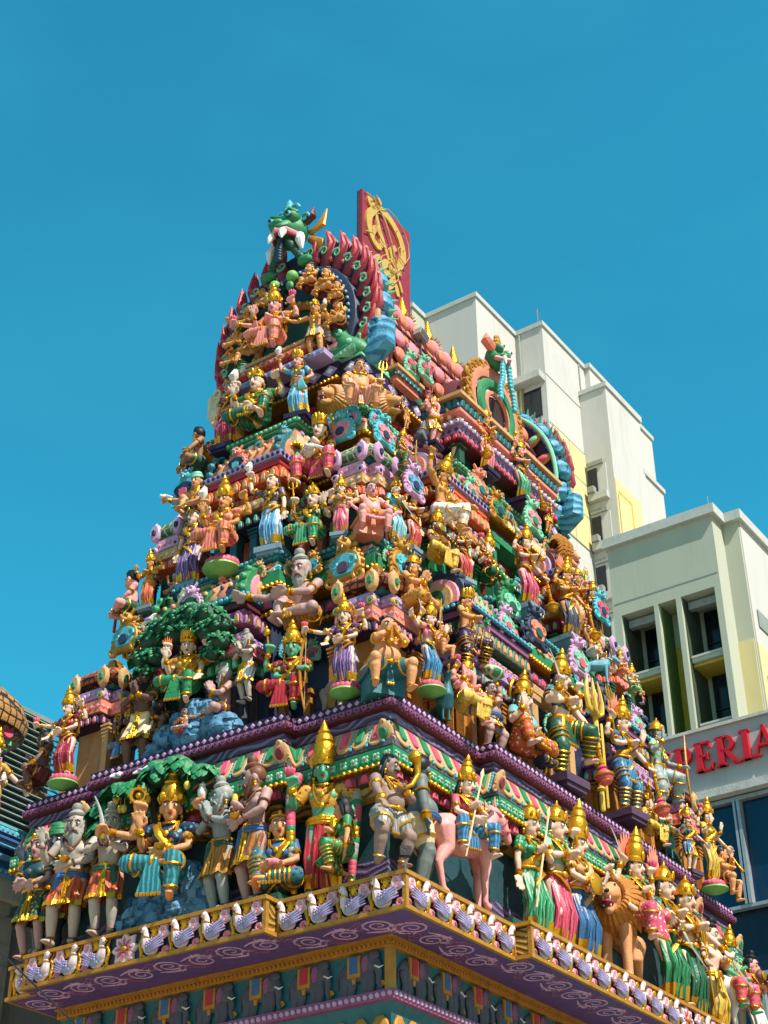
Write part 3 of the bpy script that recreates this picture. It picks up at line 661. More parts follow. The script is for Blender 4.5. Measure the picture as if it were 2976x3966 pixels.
            for (hip, k, a) in LP:
                cuffs = MB(); pp = path([hip, k, a], 12); pp = pp[:max(3, int(12*ext)+1)] if ext < 2 else pp[:-2]
                rr = []
                for i, p in enumerate(pp):
                    t = i/12; b_ = (.068+( .05-.068)*t if t < 1 else .05+(.034-.05)*(t-1))*lm**.85
                    rr.append(b_*1.16+.0035*cos(i*2.1)+.006)
                gb.tube(pp, rr, 12)
                cuffs.ring(pp[-1], pp[-1]-pp[-2], rr[-1], .011, 14, 6)
                if ext >= 2:
                    cuffs.ring(k.lerp(a, .2), a-k, rr[14]+.002, .01, 14, 6); cuffs.ring(hip.lerp(k, .72), k-hip, rr[9]+.002, .009, 14, 6)
                    if 'bands' in exs:
                        for q in (.35, .5, .65): cuffs.ring(k.lerp(a, q), a-k, rr[int(12+12*q)]+.002, .007, 14, 6)
                        for q in (.35, .5): cuffs.ring(hip.lerp(k, q), k-hip, rr[int(12*q)]+.002, .007, 14, 6)
                cuffs.build('gold_cuff', 'gold', root)
            cuffs = MB()
            gb.ell(T(0, -.002, .012), (.116 if not fat else .13, .088 if not fat else .1, .075), None, 14, 8)
            # hanging pleats
            dz = {'la': .25, 'lb': .25, 'ka': .08, 'kb': .08, 'cr': .07}.get(legs, .2)
            cx = {'la': -.05, 'lb': .05}.get(legs, 0.)
            y0 = -.225 if legs in ('la', 'lb', 'cr', 'ka', 'kb') else -.095
            for q in range(7 if lowtype in ('sari', 'pants') else 3):
                x = (q-(3 if lowtype in ('sari', 'pants') else 1))
                pts = [T(x*.006, .09, .03), V((pel.x+cx*.6+x*.012, y0, pz-.01)), V((pel.x+cx+x*.024, y0-.012, pz-dz))]
                gb.tube(pts, [(.01, .01), (.012, .01), (.016, .012)], 6, S=V((1, 0, 0)))
                cuffs.ell(pts[2]+V((0, 0, .004)), (.016, .014, .018), None, 6, 5)
        gb.build('skirt' if lowtype == 'sari' else ('shorts' if lowtype in ('shorts', 'mini') else 'dhoti' if lowtype == 'dhoti' else 'leggings'), low, root)
        if cuffs.v: cuffs.build('gold_trim', 'gold' if skin != 'grey' else 'goldpaint', root)
    # sash
    if sash != '-' and crown != 'T':
        sb = MB(); sd = -1 if (hash(label) if False else len(label)) % 2 else 1
        if 'wrap' in exs or not fem:
            fd = .0 if not fat else .035
            for zz in (.03, .05): sb.ring(T(0, fd, zz-.012), lean+V((.06, 0, 0)), (brx[0]+.006, brx[1]+.008), .017, 20, 6, S=Sv)
            sb.tube([T(sd*.07, .08+fd, .04), T(sd*.085, .095+fd, -.06), T(sd*.09, .085+fd, -.17)], [(.022, .014), (.026, .014), (.03, .01)], 6, S=V((1, 0, 0)))
        else:
            fb = .096
            sb.tube([T(-sd*.108, .0, .06), T(-sd*.075, .072, .09), T(0, fb, .16), T(sd*.045, fb+.012, .21), T(sd*.078, .06, .285), T(sd*.08, .0, .325), T(sd*.082, -.06, .27), T(sd*.09, -.075, .1)],
                    [(.03, .012)]*8, 8, S=Sv+V((0, 0, .9)) if False else None)
            sb.tube([T(sd*.1, .02, .07), T(sd*.06, .085, .02), T(-sd*.02, .1, -.05), T(-sd*.08, .085, -.13)], [(.012, .024), (.014, .03), (.012, .03), (.01, .02)], 6)
        sb.build('sash', sash, root)
    # items
    for s, h, it in hands:
        for one in it.split('+') if it else []: item(root, one, h, s, zf)
    # bases
    if 'lotusbase' in exs:
        lb = MB()
        for i in range(16):
            a = 2*pi*i/16; lb.ell(V((.15*cos(a), .13*sin(a)-.02, -.045)), (.045, .03, .05), Matrix.Rotation(a+pi/2, 3, 'Z'), 8, 6, m=0)
        lb.lathe([(.1, -.1), (.17, -.085), (.15, -.045), (.14, -.012), (.1, -.01)], 20, (0, -.02, 0), m=0)
        lb.lathe([(.02, -.16), (.1, -.14), (.19, -.1), (.185, -.08), (.1, -.08)], 20, (0, -.02, 0), m=1)
        lb.build('lotus_pedestal', ['rose', 'lime'], root)
    if 'slab' in exs:
        lb = MB(); lb.box((0, .06, -.035), (.33, .4, .07)); lb.box((0, .06, -.09), (.28, .36, .04)); lb.build('plinth', 'plum' if pos[2] < 16 else 'steel' if pos[2] < 20 else 'dpurple', root, 0)
    if 'seat' in exs:
        lb = MB(); zz = max(pz-.06, .03); lb.box((0, .1, zz/2), (.34, .26, zz)); lb.box((0, .1, zz+.012), (.4, .3, .03)); lb.build('seat_block', low if low not in ('-',) else 'mauve', root, 0)
    if 'chains' in exs:
        for s in (-1, 1):
            lb = MB()
            pts = [T(s*.2, -.02, .4), T(s*.24, .0, .3), T(s*.24, .03, .1), T(s*.23, .04, -.1), T(s*.21, .05, -.3), T(s*.2, .05, -.46)]
            full = path(pts, 5)
            for i in range(len(full)-1): lb.tube([full[i], full[i+1]], .045-.0008*i, 9, m=(0, 0, 1, 2, 2, 1, 3, 3, 1, 0)[i % 10])
            lb.build('flower_garland', ['rose', 'green', 'gold', 'grey'], root)
    if 'wings' in exs:
        pass
    return root
# ------------------------------------------------------------------ temple tower (local axes: x along the long side, y along the short side)
A_, B_ = 14.5, 9.6
TW = empty('temple_tower', C0, TROT, 1, 'tall tiered temple gate tower covered in painted statues and ornament', 'temple tower')
def plan(i, lb=None, lp=0, ra=None, rp=0, B_=B_):
    p = [(i, i)]
    if ra: p += [(ra[0], i), (ra[0], i-rp), (ra[1], i-rp), (ra[1], i)]
    p += [(A_-i, i), (A_-i, B_-i), (i, B_-i)]
    if lb: p += [(i, lb[1]), (i-lp, lb[1]), (i-lp, lb[0]), (i, lb[0])]
    return p
def offs(poly, o):
    n = len(poly); out = []
    for k in range(n):
        x, y = poly[k]; px, py = poly[k-1]; qx, qy = poly[(k+1) % n]
        d1 = (x-px, y-py); d2 = (qx-x, qy-y); l1 = math.hypot(*d1); l2 = math.hypot(*d2)
        out.append((x+o*(d1[1]/l1+d2[1]/l2), y-o*(d1[0]/l1+d2[0]/l2)))
    return out
def sweep(mb, poly, prof, m=None):
    n = len(poly); vs = []
    for o, z in prof: vs += [V((x, y, z)) for x, y in offs(poly, o)]
    fs = [(i*n+k, i*n+(k+1) % n, i*n+n+(k+1) % n, i*n+n+k) for i in range(len(prof)-1) for k in range(n)]
    fs.append(tuple(range(n-1, -1, -1))); fs.append(tuple((len(prof)-1)*n+k for k in range(n)))
    mb.add(vs, fs, m)
def edges(poly, o=0.):
    """the faces one can see (left and right faces and their returns) as frames"""
    q = offs(poly, o); n = len(q); out = []
    for k in range(n):
        a, b = V((*q[k], 0)), V((*q[(k+1) % n], 0)); d = (b-a); L = d.length; u = d.normalized(); nn = V((u.y, -u.x, 0))
        if nn.x > .5 and a.x > A_-4: continue
        if nn.y > .5 and a.y > B_-4: continue
        M = Matrix((u, -nn, V((0, 0, 1)))).transposed().to_4x4(); M.translation = a
        out.append((M, L, nn))
    return out
def along(mb, poly, o, z, sp, fn, minlen=.15):
    for M, L, nn in edges(poly, o):
        if L < minlen: continue
        n = max(1, round(L/sp)); s = L/n
        for i in range(n): fn(mb, M @ Matrix.Translation(V(((i+.5)*s, 0, z))), s, i)
# motifs: local x along, -y outward, z up
def petal(h, d=.05, m=0, m2=None, up=True):
    def fn(mb, M, s, i):
        w = s*.46; g = 1 if up else -1
        o = [(-w, 0), (-w, h*.5*g), (-w*.75, h*.82*g), (-w*.3, h*g), (w*.3, h*g), (w*.75, h*.82*g), (w, h*.5*g), (w, 0)]
        o = o if g < 0 else o[::-1]; o = [(x, z) for x, z in o]
        mb.relief(o if up else o, d, .3, 0, m, M)
        if m2 is not None: mb.relief([(x*.55, z*.7+h*.06*g) for x, z in o], d*1.35, .3, 0, m2, M)
    return fn
def tongue(h, tilt=.2):
    def fn(mb, M, s, i):
        R = M @ Matrix.Rotation(-tilt, 4, 'X'); w = s*.36
        def U(w, h0, h1, n=7): return [(w*cos(pi+pi*k/n), h0+w*sin(pi+pi*k/n)*.9) for k in range(n+1)]+[(w, h1), (-w, h1)]
        mb.relief(U(w*1.25, -h+w*1.3, 0), .035, .1, 0, 1, R)
        mb.relief(U(w*.66, -h+w*1.5, -.03), .07, .25, 0, 2+(i % 2), R)
        for k in range(7): mb.relief([(s*.5-.022, -h*.93+k*h*.135), (s*.5+.022, -h*.93+k*h*.135), (s*.5+.022, -h*.82+k*h*.135), (s*.5-.022, -h*.82+k*h*.135)], .03, .2, 0, 4, R)
    return fn
def diamond(w, h, m=1):
    def fn(mb, M, s, i): mb.relief([(-w, 0), (0, -h), (w, 0), (0, h)], .02, .35, 0, m, M)
    return fn
def scallop(r, m=0, m2=1):
    def fn(mb, M, s, i):
        mb.relief(circ(0, 0, r, 10, pi, 2*pi)+[(r, r*.5), (-r, r*.5)], .04, .15, 0, m, M); mb.ell((0, 0, 0), .001) if 0 else None
        mb.relief(circ(0, -r*.35, r*.28, 6), .055, .2, 0, m2, M)
    return fn
def ringlet(r, m=1, m2=None):
    def fn(mb, M, s, i):
        mb.relief(circ(0, 0, r, 8), .03, .25, 0, m, M)
        if m2 is not None: mb.relief(circ(0, 0, r*.5, 6), .045, .3, 0, m2, M)
    return fn
def rosette(r, m=1, m2=2):
    def fn(mb, M, s, i):
        for k in range(4):
            a = k*pi/2+pi/4; mb.relief(circ(r*.5*cos(a), r*.5*sin(a), r*.42, 6), .03, .3, 0, m, M)
        mb.relief(circ(0, 0, r*.25, 6), .05, .3, 0, m2, M)
    return fn
def band(name, poly, prof, mats, deco=()):
    mb = MB(); sweep(mb, poly, prof, 0)
    for o, z, sp, fn in deco: along(mb, poly, o, z, sp, fn)
    return mb.build(name, mats, TW)

# ---- base storeys and ledge
LB1, RA1 = (2.3, 7.3), (3.0, 11.5)
W0 = plan(.86, B_=8.4)
band('lower_wall', W0, [(0, 0), (0, 8.2)], ['carved_teal'])
band('medallion_band', W0, [(.02, 7.4), (.05, 7.5), (.03, 8.1), (.1, 8.2)], ['teal', 'goldpaint', 'red', 'green'],
     [(.05, 7.5, .36, lambda mb, M, s, i: (mb.relief(circ(0, .28, .16, 10, rz=.26), .05, .15, 0, 1, M), mb.relief(circ(0, .26, .09, 8, rz=.16), .08, .3, 0, 2+(i % 2), M)))])
band('lavender_band', W0, [(.1, 8.2), (.16, 8.22), (.16, 8.36), (.02, 8.38)], ['mauve', 'lilac'], [(.16, 8.29, .11, ringlet(.04, 1))])
band('frieze_wall', W0, [(0, 8.38), (0, 9.04)], ['teal'])
band('gold_moulding', W0, [(.0, 9.0), (.05, 9.02), (.05, 9.14), (.09, 9.16), (.09, 9.185)], ['goldpaint', 'ochre'], [(.05, 9.08, .085, ringlet(.032, 1))])
mb = MB()
for z in [8.45+.085*i for i in range(7)]:
    for M, L, nn in edges(W0, .03):
        for x in ((.06,) if nn.y < -.5 else (L-.06,)): mb.relief(circ(0, 0, .032, 8), .03, .25, 0, 1, M @ Matrix.Translation(V((x, 0, z))))
mb.box((.85, .85, 8.71), (.12, .12, .66), None); mb.build('corner_post', ['goldpaint', 'ochre'], TW)
L0 = plan(0, LB1, .31, RA1, .31, 7.95)
band('ledge_soffit', L0, [(-.9, 9.186), (-.03, 9.186), (-.03, 9.24), (-.9, 9.24)], ['soffit'])
# painted scrolls under the ledge
m = MB()
for M, L, nn in edges(plan(.43, LB1, .31, RA1, .31, 8.3)):
    if L < .5: continue
    n_ = max(1, round(L/.62)); s_ = L/n_
    for i in range(n_):
        R = M @ Matrix.Translation(V(((i+.5)*s_, 0, 9.184))) @ Matrix.Rotation(pi/2, 4, 'X'); q = MB(); sg = 1 if i % 2 else -1
        scroll(q, (0, -.04*sg), .25, 1.9, .022, 0, 0, pi*(.1 if sg > 0 else 1.1), sg, 22); scroll(q, (s_*.45, .14*sg), .13, 1.4, .018, 0, 1, 0, -sg, 14); scroll(q, (-s_*.32, -.2*sg), .12, 1.4, .018, 0, 1, pi, sg, 14)
        q.tube([(-s_*.5, 0, .12*sg), (-s_*.2, 0, .2*sg), (.1, 0, .24*sg), (s_*.4, 0, .05*sg)], [.012, .024, .024, .008], 6, m=0)
        for k_ in range(4): a = k_*.5+.3; q.tube([(.18*cos(a), 0, -.04*sg+.18*sg*sin(a)), (.34*cos(a+.25), 0, -.04*sg+.34*sg*sin(a+.25))], [.026, .006], 6, m=k_ % 2)
        m.put(q, R @ Matrix.Diagonal((1, .5, 1, 1)))
m.build('soffit_scrollwork', ['lilac', 'mauve'], TW)
band('ledge_slab', L0, [(-.06, 9.24), (-.06, 9.70), (-1.2, 9.70)], ['navy'])
band('ledge_lower_rail', L0, [(-.05, 9.19), (.035, 9.19), (.035, 9.25), (-.05, 9.25)], ['goldpaint'])
band('ledge_upper_rail', L0, [(-.12, 9.705), (.035, 9.705), (.035, 9.765), (-.12, 9.765)], ['goldpaint'])
for M, L, nn in edges(L0, -.02):
    mb = MB(); mb.box(M @ V((.02, 0, 9.475)), (.07, .07, .45)); mb.build('ledge_post', ['goldpaint'], TW)
# swan relief
sw = MB()
sw.ell((-.04, -.03, -.06), (.12, .055, .1), Matrix.Rotation(.5, 3, 'Y'), 12, 8, m=0)
sw.tube([(-.09, -.035, -.03), (-.115, -.05, .05), (-.105, -.055, .11), (-.125, -.06, .15)], [.075, .048, .036, .04], 8, m=0); sw.ell((-.13, -.062, .152), .045, None, 8, 6, m=0)
sw.tube([(-.165, -.065, .15), (-.2, -.065, .145)], [.016, .005], 6, m=2); sw.tube([(-.13, -.06, .19), (-.125, -.06, .225)], [.018, .006], 6, m=3); sw.ell((-.14, -.1, .16), .009, None, 6, 4, m=5)
sw.ring((-.112, -.052, .06), (.1, .2, 1), .048, .009, 12, 5, m=2)
sw.ell((.03, -.075, -.05), (.14, .035, .075), Matrix.Rotation(-.5, 3, 'Y'), 12, 8, m=1)
for q in range(5): sw.tube([(-.02+.016*q, -.1, -.06-.016*q), (.07+.014*q, -.108, -.01-.022*q), (.17+.006*q, -.085, .06-.034*q)], [.013, .016, .006], 6, m=1 if q % 2 else 6)
for q in range(9): sw.ell((-.045+.034*(q % 3), -.108, -.07+.03*(q//3)+.012*(q % 3)), (.016, .012, .014), None, 6, 4, m=6)
for q in range(3): scroll(sw, (.13+.012*q, .05+.066*q), .072-.008*q, 1.4, .024, -.035, (3, 0, 3)[q], -pi/2, -1, 12)
for q in range(3): sw.tube([(.1, -.03, .0), (.19+.02*q, -.035, .05), (.2-.03*q, -.03, .19)], [.016, .022, .012], 6, m=(3, 4, 0)[q])
for s in (-1, 1): scroll(sw, (-.0+.036*s, .16), .045, 1.2, .018, -.03, 2, pi/2, s, 10); scroll(sw, (-.0+.03*s, .09), .036, 1.2, .016, -.03, 2, pi/2, s, 8)
sw.ell((0, -.035, .13), (.04, .025, .07), m=2)
sw.tube([(-.2, -.02, .17), (-.18, -.03, .08), (-.215, -.03, -.0), (-.18, -.03, -.1), (-.2, -.02, -.18)], [.014, .022, .024, .024, .014], 6, m=2)
scroll(sw, (.17, -.13), .05, 1.2, .024, -.02, 3, 0, 1, 8); scroll(sw, (.1, -.175), .035, 1.2, .018, -.02, 4, 0, 1, 8); scroll(sw, (-.17, -.17), .04, 1.2, .018, -.02, 2, 0, 1, 8)
for s in (-.05, .0): sw.tube([(s, -.03, -.12), (s, -.04, -.18), (s-.035, -.06, -.19)], [.014, .012, .01], 5, m=3)
fl = MB()
for i in range(8):
    a = i*pi/4; d = V((cos(a), 0, sin(a))); fl.relief([(0, .03), (.05, .09), (.055, .15), (.0, .215), (-.055, .15), (-.05, .09)][::-1], .045, .3, 0, 0, Matrix.Rotation(a, 4, 'Y'))
    fl.relief([(0, .04), (.03, .09), (0, .16), (-.03, .09)][::-1], .055, .3, 0, 1, Matrix.Rotation(a, 4, 'Y'))
fl.ell((0, -.04, 0), (.05, .04, .05), m=2)
swan = flower = None
def place(src, M, name=None):
    o = src.copy(); COL.objects.link(o); o.parent = TW; o.matrix_local = M; return o
k = 0
for M, L, nn in edges(L0, -.055):
    if L < .2: continue
    if L < .4:
        continue
    n = max(1, round(L/.64)); s = L/n
    for i in range(n):
        Q = M @ Matrix.Translation(V(((i+.5)*s, 0, 9.475)))
        left = nn.x < -.5
        fi = left and L > 3 and i == 3 or (not left and L > 3 and i == 8)
        if fi:
            if flower is None: flower = fl.build('lotus_relief', ['swan', 'rose', 'goldpaint'], TW); flower.matrix_local = Q @ Matrix.Scale(1.32, 4)
            else: place(flower, Q @ Matrix.Scale(1.32, 4))
            continue
        flip = (left and L > 3 and i < 3) or (not left)
        Q = Q @ Matrix.Diagonal((-1.34 if flip else 1.34, 1.3, 1.3, 1))
        if swan is None: swan = sw.build('swan_relief', ['swan', 'wing', 'gold', 'pink', 'lilac', 'black', 'lavender'], TW); swan.matrix_local = Q
        else: place(swan, Q)
for M, L, nn in edges(L0, -.04):
    gp = MB()
    if L < .4 and L > .2: gp.box(M @ V((L/2, 0, 9.475)), (.27, .06, .4) if abs(nn.x) < .5 else (.06, .27, .4)); gp.build('ledge_return_panel', ['carved_gold'], TW)
# elephants
el = MB(); E = lambda c, r, **k: el.ell(c, r, k.get('M'), 12, 8, m=0)
E((0, -.04, .33), (.27, .09, .16)); E((.2, -.07, .40), (.12, .085, .14)); E((.25, -.08, .47), (.09, .07, .08))
for x, z0 in ((-.2, .26), (-.1, .24), (.1, .24), (.19, .26)): el.tube([(x, -.05, z0), (x+.02, -.06, .12), (x, -.06, .015)], [.085, .06, .055], 8, m=0)
el.tube([(.3, -.1, .38), (.34, -.11, .22), (.33, -.11, .1), (.36, -.11, .04)], [.06, .045, .03, .022], 8, m=0)
el.tube([(-.25, -.04, .36), (-.31, -.04, .28), (-.31, -.04, .12)], [.02, .014, .01], 6, m=0)
el.relief([(.1, .48), (.17, .5), (.2, .42), (.17, .3), (.11, .27), (.08, .36)], .06, .2, -.1, 1)
el.tube([(.29, -.14, .33), (.36, -.16, .29), (.42, -.15, .31)], [.016, .013, .003], 6, m=2)
scroll(el, (.36, .08), .05, 1.3, .022, -.08, 3, 0, 1, 10)
def blanket(col):
    b = MB(); b.relief([(-.13, .22), (.07, .22), (.07, .5), (-.13, .5)], .06, .05, -.09, 0); b.relief([(-.095, .27), (.035, .27), (.035, .5), (-.095, .5)], .075, .08, -.09, 1)
    b.relief([(-.05, .14), (-.01, .14), (0, .22), (-.06, .22)], .05, .1, -.09, 0); return b
eo = None; bl = {}; cnt = 0
for M, L, nn in edges(W0, .0):
    n = max(1, round((L-.2)/.91)); s = (L-.2)/n
    for i in range(n):
        if (nn.y < -.5 and i > 11): continue
        Q = M @ Matrix.Translation(V((.1+(i+.5)*s, 0, 8.385))) @ Matrix.Diagonal((1.2, .6, 1.14, 1))
        if eo is None: eo = el.build('elephant_relief', ['slate', 'mauve', 'white', 'goldpaint'], TW); e = eo; e.matrix_local = Q
        else: e = place(eo, Q)
        c = 'red' if i % 2 == (1 if nn.x < -.5 else 0) else 'blue'
        if c not in bl: bl[c] = blanket(c).build('saddle_cloth', ['goldpaint', c], e)
        else: o = bl[c].copy(); COL.objects.link(o); o.parent = e
# ---- first statue storey
W1 = plan(1.0, (2.7, 6.9), .3, (3.5, 11.0), .3)
band('storey_wall', W1, [(0, 9.70), (0, 11.45)], ['dteal'])
band('storey_plinth', W1, [(.22, 9.72), (.22, 9.86), (.12, 9.9), (.12, 10.0), (.0, 10.02)], ['orange', 'carved_dark', 'green'], [(.22, 9.79, .2, petal(.08, .03, 2))])
band('dado_panel', W1, [(.04, 10.05), (.04, 10.45), (0, 10.47)], ['carved_dark'])
K1 = plan(.72, (2.62, 6.98), .3, (3.4, 11.1), .3)
band('carved_frieze', K1, [(-.2, 11.42), (-.12, 11.45), (-.08, 11.6)], ['carved_gold'])
band('lotus_band', K1, [(-.12, 11.6), (-.02, 11.62), (.02, 11.82), (-.04, 11.84)], ['dgreen', 'rose', 'crimson'], [(.0, 11.62, .34, petal(.2, .05, 2, 1))])
band('green_fascia', K1, [(-.1, 11.845), (.12, 11.85), (.12, 12.1), (.03, 12.115)], ['green', 'mint', 'rose'], [(.12, 11.97, .2, rosette(.085, 1, 2))])
band('tongue_cornice', K1, [(.03, 12.12), (.08, 12.15), (.06, 12.3), (-.02, 12.5), (-.12, 12.64)], ['slate', 'sand', 'green', 'rose', 'aqua'],
     [(-.09, 12.64, .33, lambda mb, M, s, i: tongue(.5, .38)(mb, M, s, i))])
band('slate_band', K1, [(-.12, 12.64), (-.06, 12.68), (-.06, 12.82), (-.1, 12.83)], ['carved_dark'])
band('scallop_band', K1, [(-.1, 12.83), (.03, 12.85), (.03, 12.99), (-.02, 13.0)], ['maroon', 'mauve', 'dpurple'], [(.03, 12.94, .15, scallop(.068, 1, 2))])
band('diamond_band', K1, [(-.05, 13.0), (.0, 13.005), (.0, 13.15), (-1.6, 13.15)], ['dpurple', 'lilac'], [(.0, 13.075, .15, diamond(.055, .05))])
def medal(b, z, col, side, sz=.2):
    mb = MB(); mb.relief(circ(0, 0, .8, 14, rz=1), .3, .2, 0, 0); mb.relief(circ(0, 0, .5, 12, rz=.62), .42, .35, 0, 1)
    mb.relief(circ(0, .85, .32, 8), .3, .3, 0, 0)
    for s in (-1, 1): scroll(mb, (s*.7, -.6), .4, 1.2, .14, -.15, 0, pi/2, s, 10)
    o = mb.build('boss', ['sand', col], TW)
    M = (Matrix(((0, 1, 0, 0), (-1, 0, 0, 0), (0, 0, 1, 0), (0, 0, 0, 1))) if side == 'L' else Matrix.Identity(4))
    pos = V((b[0], b[1], z)); o.matrix_local = Matrix.Translation(pos) @ M @ Matrix.Scale(sz, 4) @ Matrix.Rotation(.3, 4, 'X'); return o
medal((.68, .8), 12.38, 'green', 'L'); medal((.36, 2.62), 12.38, 'crimson', 'L'); medal((.36, 6.98), 12.38, 'crimson', 'L'); medal((3.4, .36), 12.38, 'crimson', 'R'); medal((11.1, .36), 12.38, 'crimson', 'R')
medal((A_-.75, .68), 12.38, 'green', 'R')

# ---- ornaments for the upper storeys
def nasi_mb():
    mb = MB()
    mb.relief(circ(0, -.05, .5, 18, -pi*.28, pi*1.28), .16, .12, 0, 0)
    mb.relief(circ(0, -.05, .38, 16, -pi*.28, pi*1.28), .2, .14, 0, 1)
    mb.relief(circ(0, -.12, .2, 12, -pi*.3, pi*1.3), .24, .2, 0, 2)
    for s in (-1, 1):
        scroll(mb, (s*.42, -.36), .2, 1.4, .075, -.12, 0, pi/2, s, 12); scroll(mb, (s*.25, .02), .13, 1.4, .05, -.19, 1, pi/2, -s, 10)
        for q in range(6): a = pi/2-s*(.5+.33*q); mb.ell((.5*cos(a), -.08, -.05+.5*sin(a)), (.06, .06, .06), None, 6, 5, m=0)
    # horned lion face on top
    mb.ell((0, -.12, .56), (.2, .17, .2), None, 10, 8, m=0); mb.ell((0, -.26, .48), (.13, .12, .09), None, 8, 6, m=0); mb.ell((0, -.34, .52), (.07, .05, .045), None, 7, 5, m=0)
    for s in (-1, 1):
        mb.ell((s*.1, -.26, .62), .06, None, 8, 6, m=0); mb.ell((s*.1, -.305, .62), .03, None, 6, 5, m=2)
        mb.tube([(s*.12, -.08, .7), (s*.2, -.06, .82), (s*.14, -.04, .92)], [.06, .05, .01], 6, m=0); mb.tube([(s*.06, -.32, .44), (s*.07, -.34, .36)], [.025, .008], 5, m=3)
        mb.ell((s*.22, -.05, .55), (.1, .05, .08), None, 7, 5, m=0)
    return mb
NAS = {}
def LOC(side, t, d, z):
    return (Matrix.Translation(V((d, t, z))) @ Matrix(((0, 1, 0, 0), (-1, 0, 0, 0), (0, 0, 1, 0), (0, 0, 0, 1)))) if side == 'L' else Matrix.Translation(V((t, d, z)))
def nasi(side, t, d, z, sz, c1='goldpaint', c2='aqua', c3='navy', rz=0., nm='horseshoe_ornament'):
    key = (c1, c2, c3, nm); M = LOC(side, t, d, z) @ Matrix.Rotation(rz, 4, 'Z') @ Matrix.Scale(sz, 4)
    if key not in NAS: NAS[key] = nasi_mb().build(nm, [c1, c2, c3, 'white'], TW); NAS[key].matrix_local = M
    else: place(NAS[key], M)
def kuta(a, b, s, z, cols, dome, pil='green'):
    """corner pavilion: four pillars, lotus capital, bands, dome. z = list of levels"""
    sq = [(a-s/2, b-s/2), (a+s/2, b-s/2), (a+s/2, b+s/2), (a-s/2, b+s/2)]
    st = s*.18
    pl = [(a-s/2, b-s*.28), (a-s*.28, b-s*.28), (a-s*.28, b-s/2), (a+s*.28, b-s/2), (a+s*.28, b-s*.28), (a+s/2, b-s*.28), (a+s/2, b+s*.28), (a+s*.28, b+s*.28), (a+s*.28, b+s/2), (a-s*.28, b+s/2), (a-s*.28, b+s*.28), (a-s/2, b+s*.28)]
    z0, z1, z2, z3, z4, z5, z6 = z
    m = MB(); sweep(m, sq, [(-.22, z0), (-.22, z1)], 0); m.build('pavilion_core', [pil], TW, 0)
    for x, y in offs(sq, -.1):
        m = MB(); m.box((x, y, (z0+z1)/2), (.14, .14, z1-z0))
        for q in range(4): m.box((x, y, z1-.06-.07*q), (.22-.02*q, .22-.02*q, .035))
        m.box((x, y, z0+.06), (.22, .22, .12)); m.build('pavilion_pillar', [pil], TW, 0)
    m = MB(); sweep(m, pl, [(-.14, z1), (0, z1+.04), (.02, z2-.03), (-.1, z2)], 0); along(m, pl, .01, z1+.02, .17, petal(z2-z1-.04, .05, 0, 1)); m.build('pavilion_lotus_band', [cols[0], 'pink'], TW)
    m = MB(); sweep(m, pl, [(-.08, z2), (.06, z2+.01), (.06, z3-.06), (-.05, z3-.05), (-.06, z3)], 0); along(m, pl, .06, (z2+z3)/2-.03, .16, diamond(.06, .05, 1))
    for q in (0, 3, 6, 9):
        pass
    m.build('pavilion_cornice', [cols[1], cols[2]], TW)
    m = MB(); sweep(m, pl, [(-.1, z3), (.0, z3+.03), (.0, z4-.03), (-.12, z4)], 0); along(m, pl, .0, (z3+z4)/2, .14, ringlet(.045, 1)); m.build('pavilion_collar', [cols[3], cols[4]], TW)
    m = MB(); sweep(m, sq, [(-.16, z4), (-.12, z4+.06), (-.2, z5)], 0); m.build('pavilion_neck', ['teal'], TW)
    m = MB(); h = z6-z5; m.lathe([(.30*s, z5), (.5*s, z5+h*.12), (.55*s, z5+h*.3), (.48*s, z5+h*.55), (.3*s, z5+h*.8), (.12*s, z5+h*.97)], 24, (a, b, 0), sq=4); m.build('pavilion_dome', [dome], TW)
    m = MB(); m.box((a, b, z6+.02), (.34, .34, .07)); m.box((a, b, z6+.09), (.24, .24, .07)); m.lathe([(.12, z6+.12), (.14, z6+.18), (.03, z6+.26)], 10, (a, b, 0)); m.build('pavilion_finial', ['goldpaint'], TW, 30)
    for side, t, d in (('L', b-s*.3, a-s*.5), ('L', b+s*.3, a-s*.5), ('R', a-s*.3, b-s*.5), ('R', a+s*.3, b-s*.5)):
        m = MB(); m.relief(circ(0, .16, .13, 12, rz=.22)+[], .09, .2, 0, 0); m.relief(circ(0, .15, .06, 8, rz=.09), .13, .3, 0, 1)
        m.tube([(0, -.03, .34), (0, -.03, .42)], [.05, .01], 6, m=0)
        o = m.build('dome_window', [cols[5], cols[6]], TW); o.matrix_local = LOC(side, t, d, z4+.0)
        m = MB(); m.relief(circ(0, .09, .09, 10), .06, .2, 0, 0); m.relief(circ(0, .09, .045, 8), .08, .3, 0, 1)
        o = m.build('cornice_boss', [cols[5], cols[6]], TW); o.matrix_local = LOC(side, t, d-.02, z3-.06)
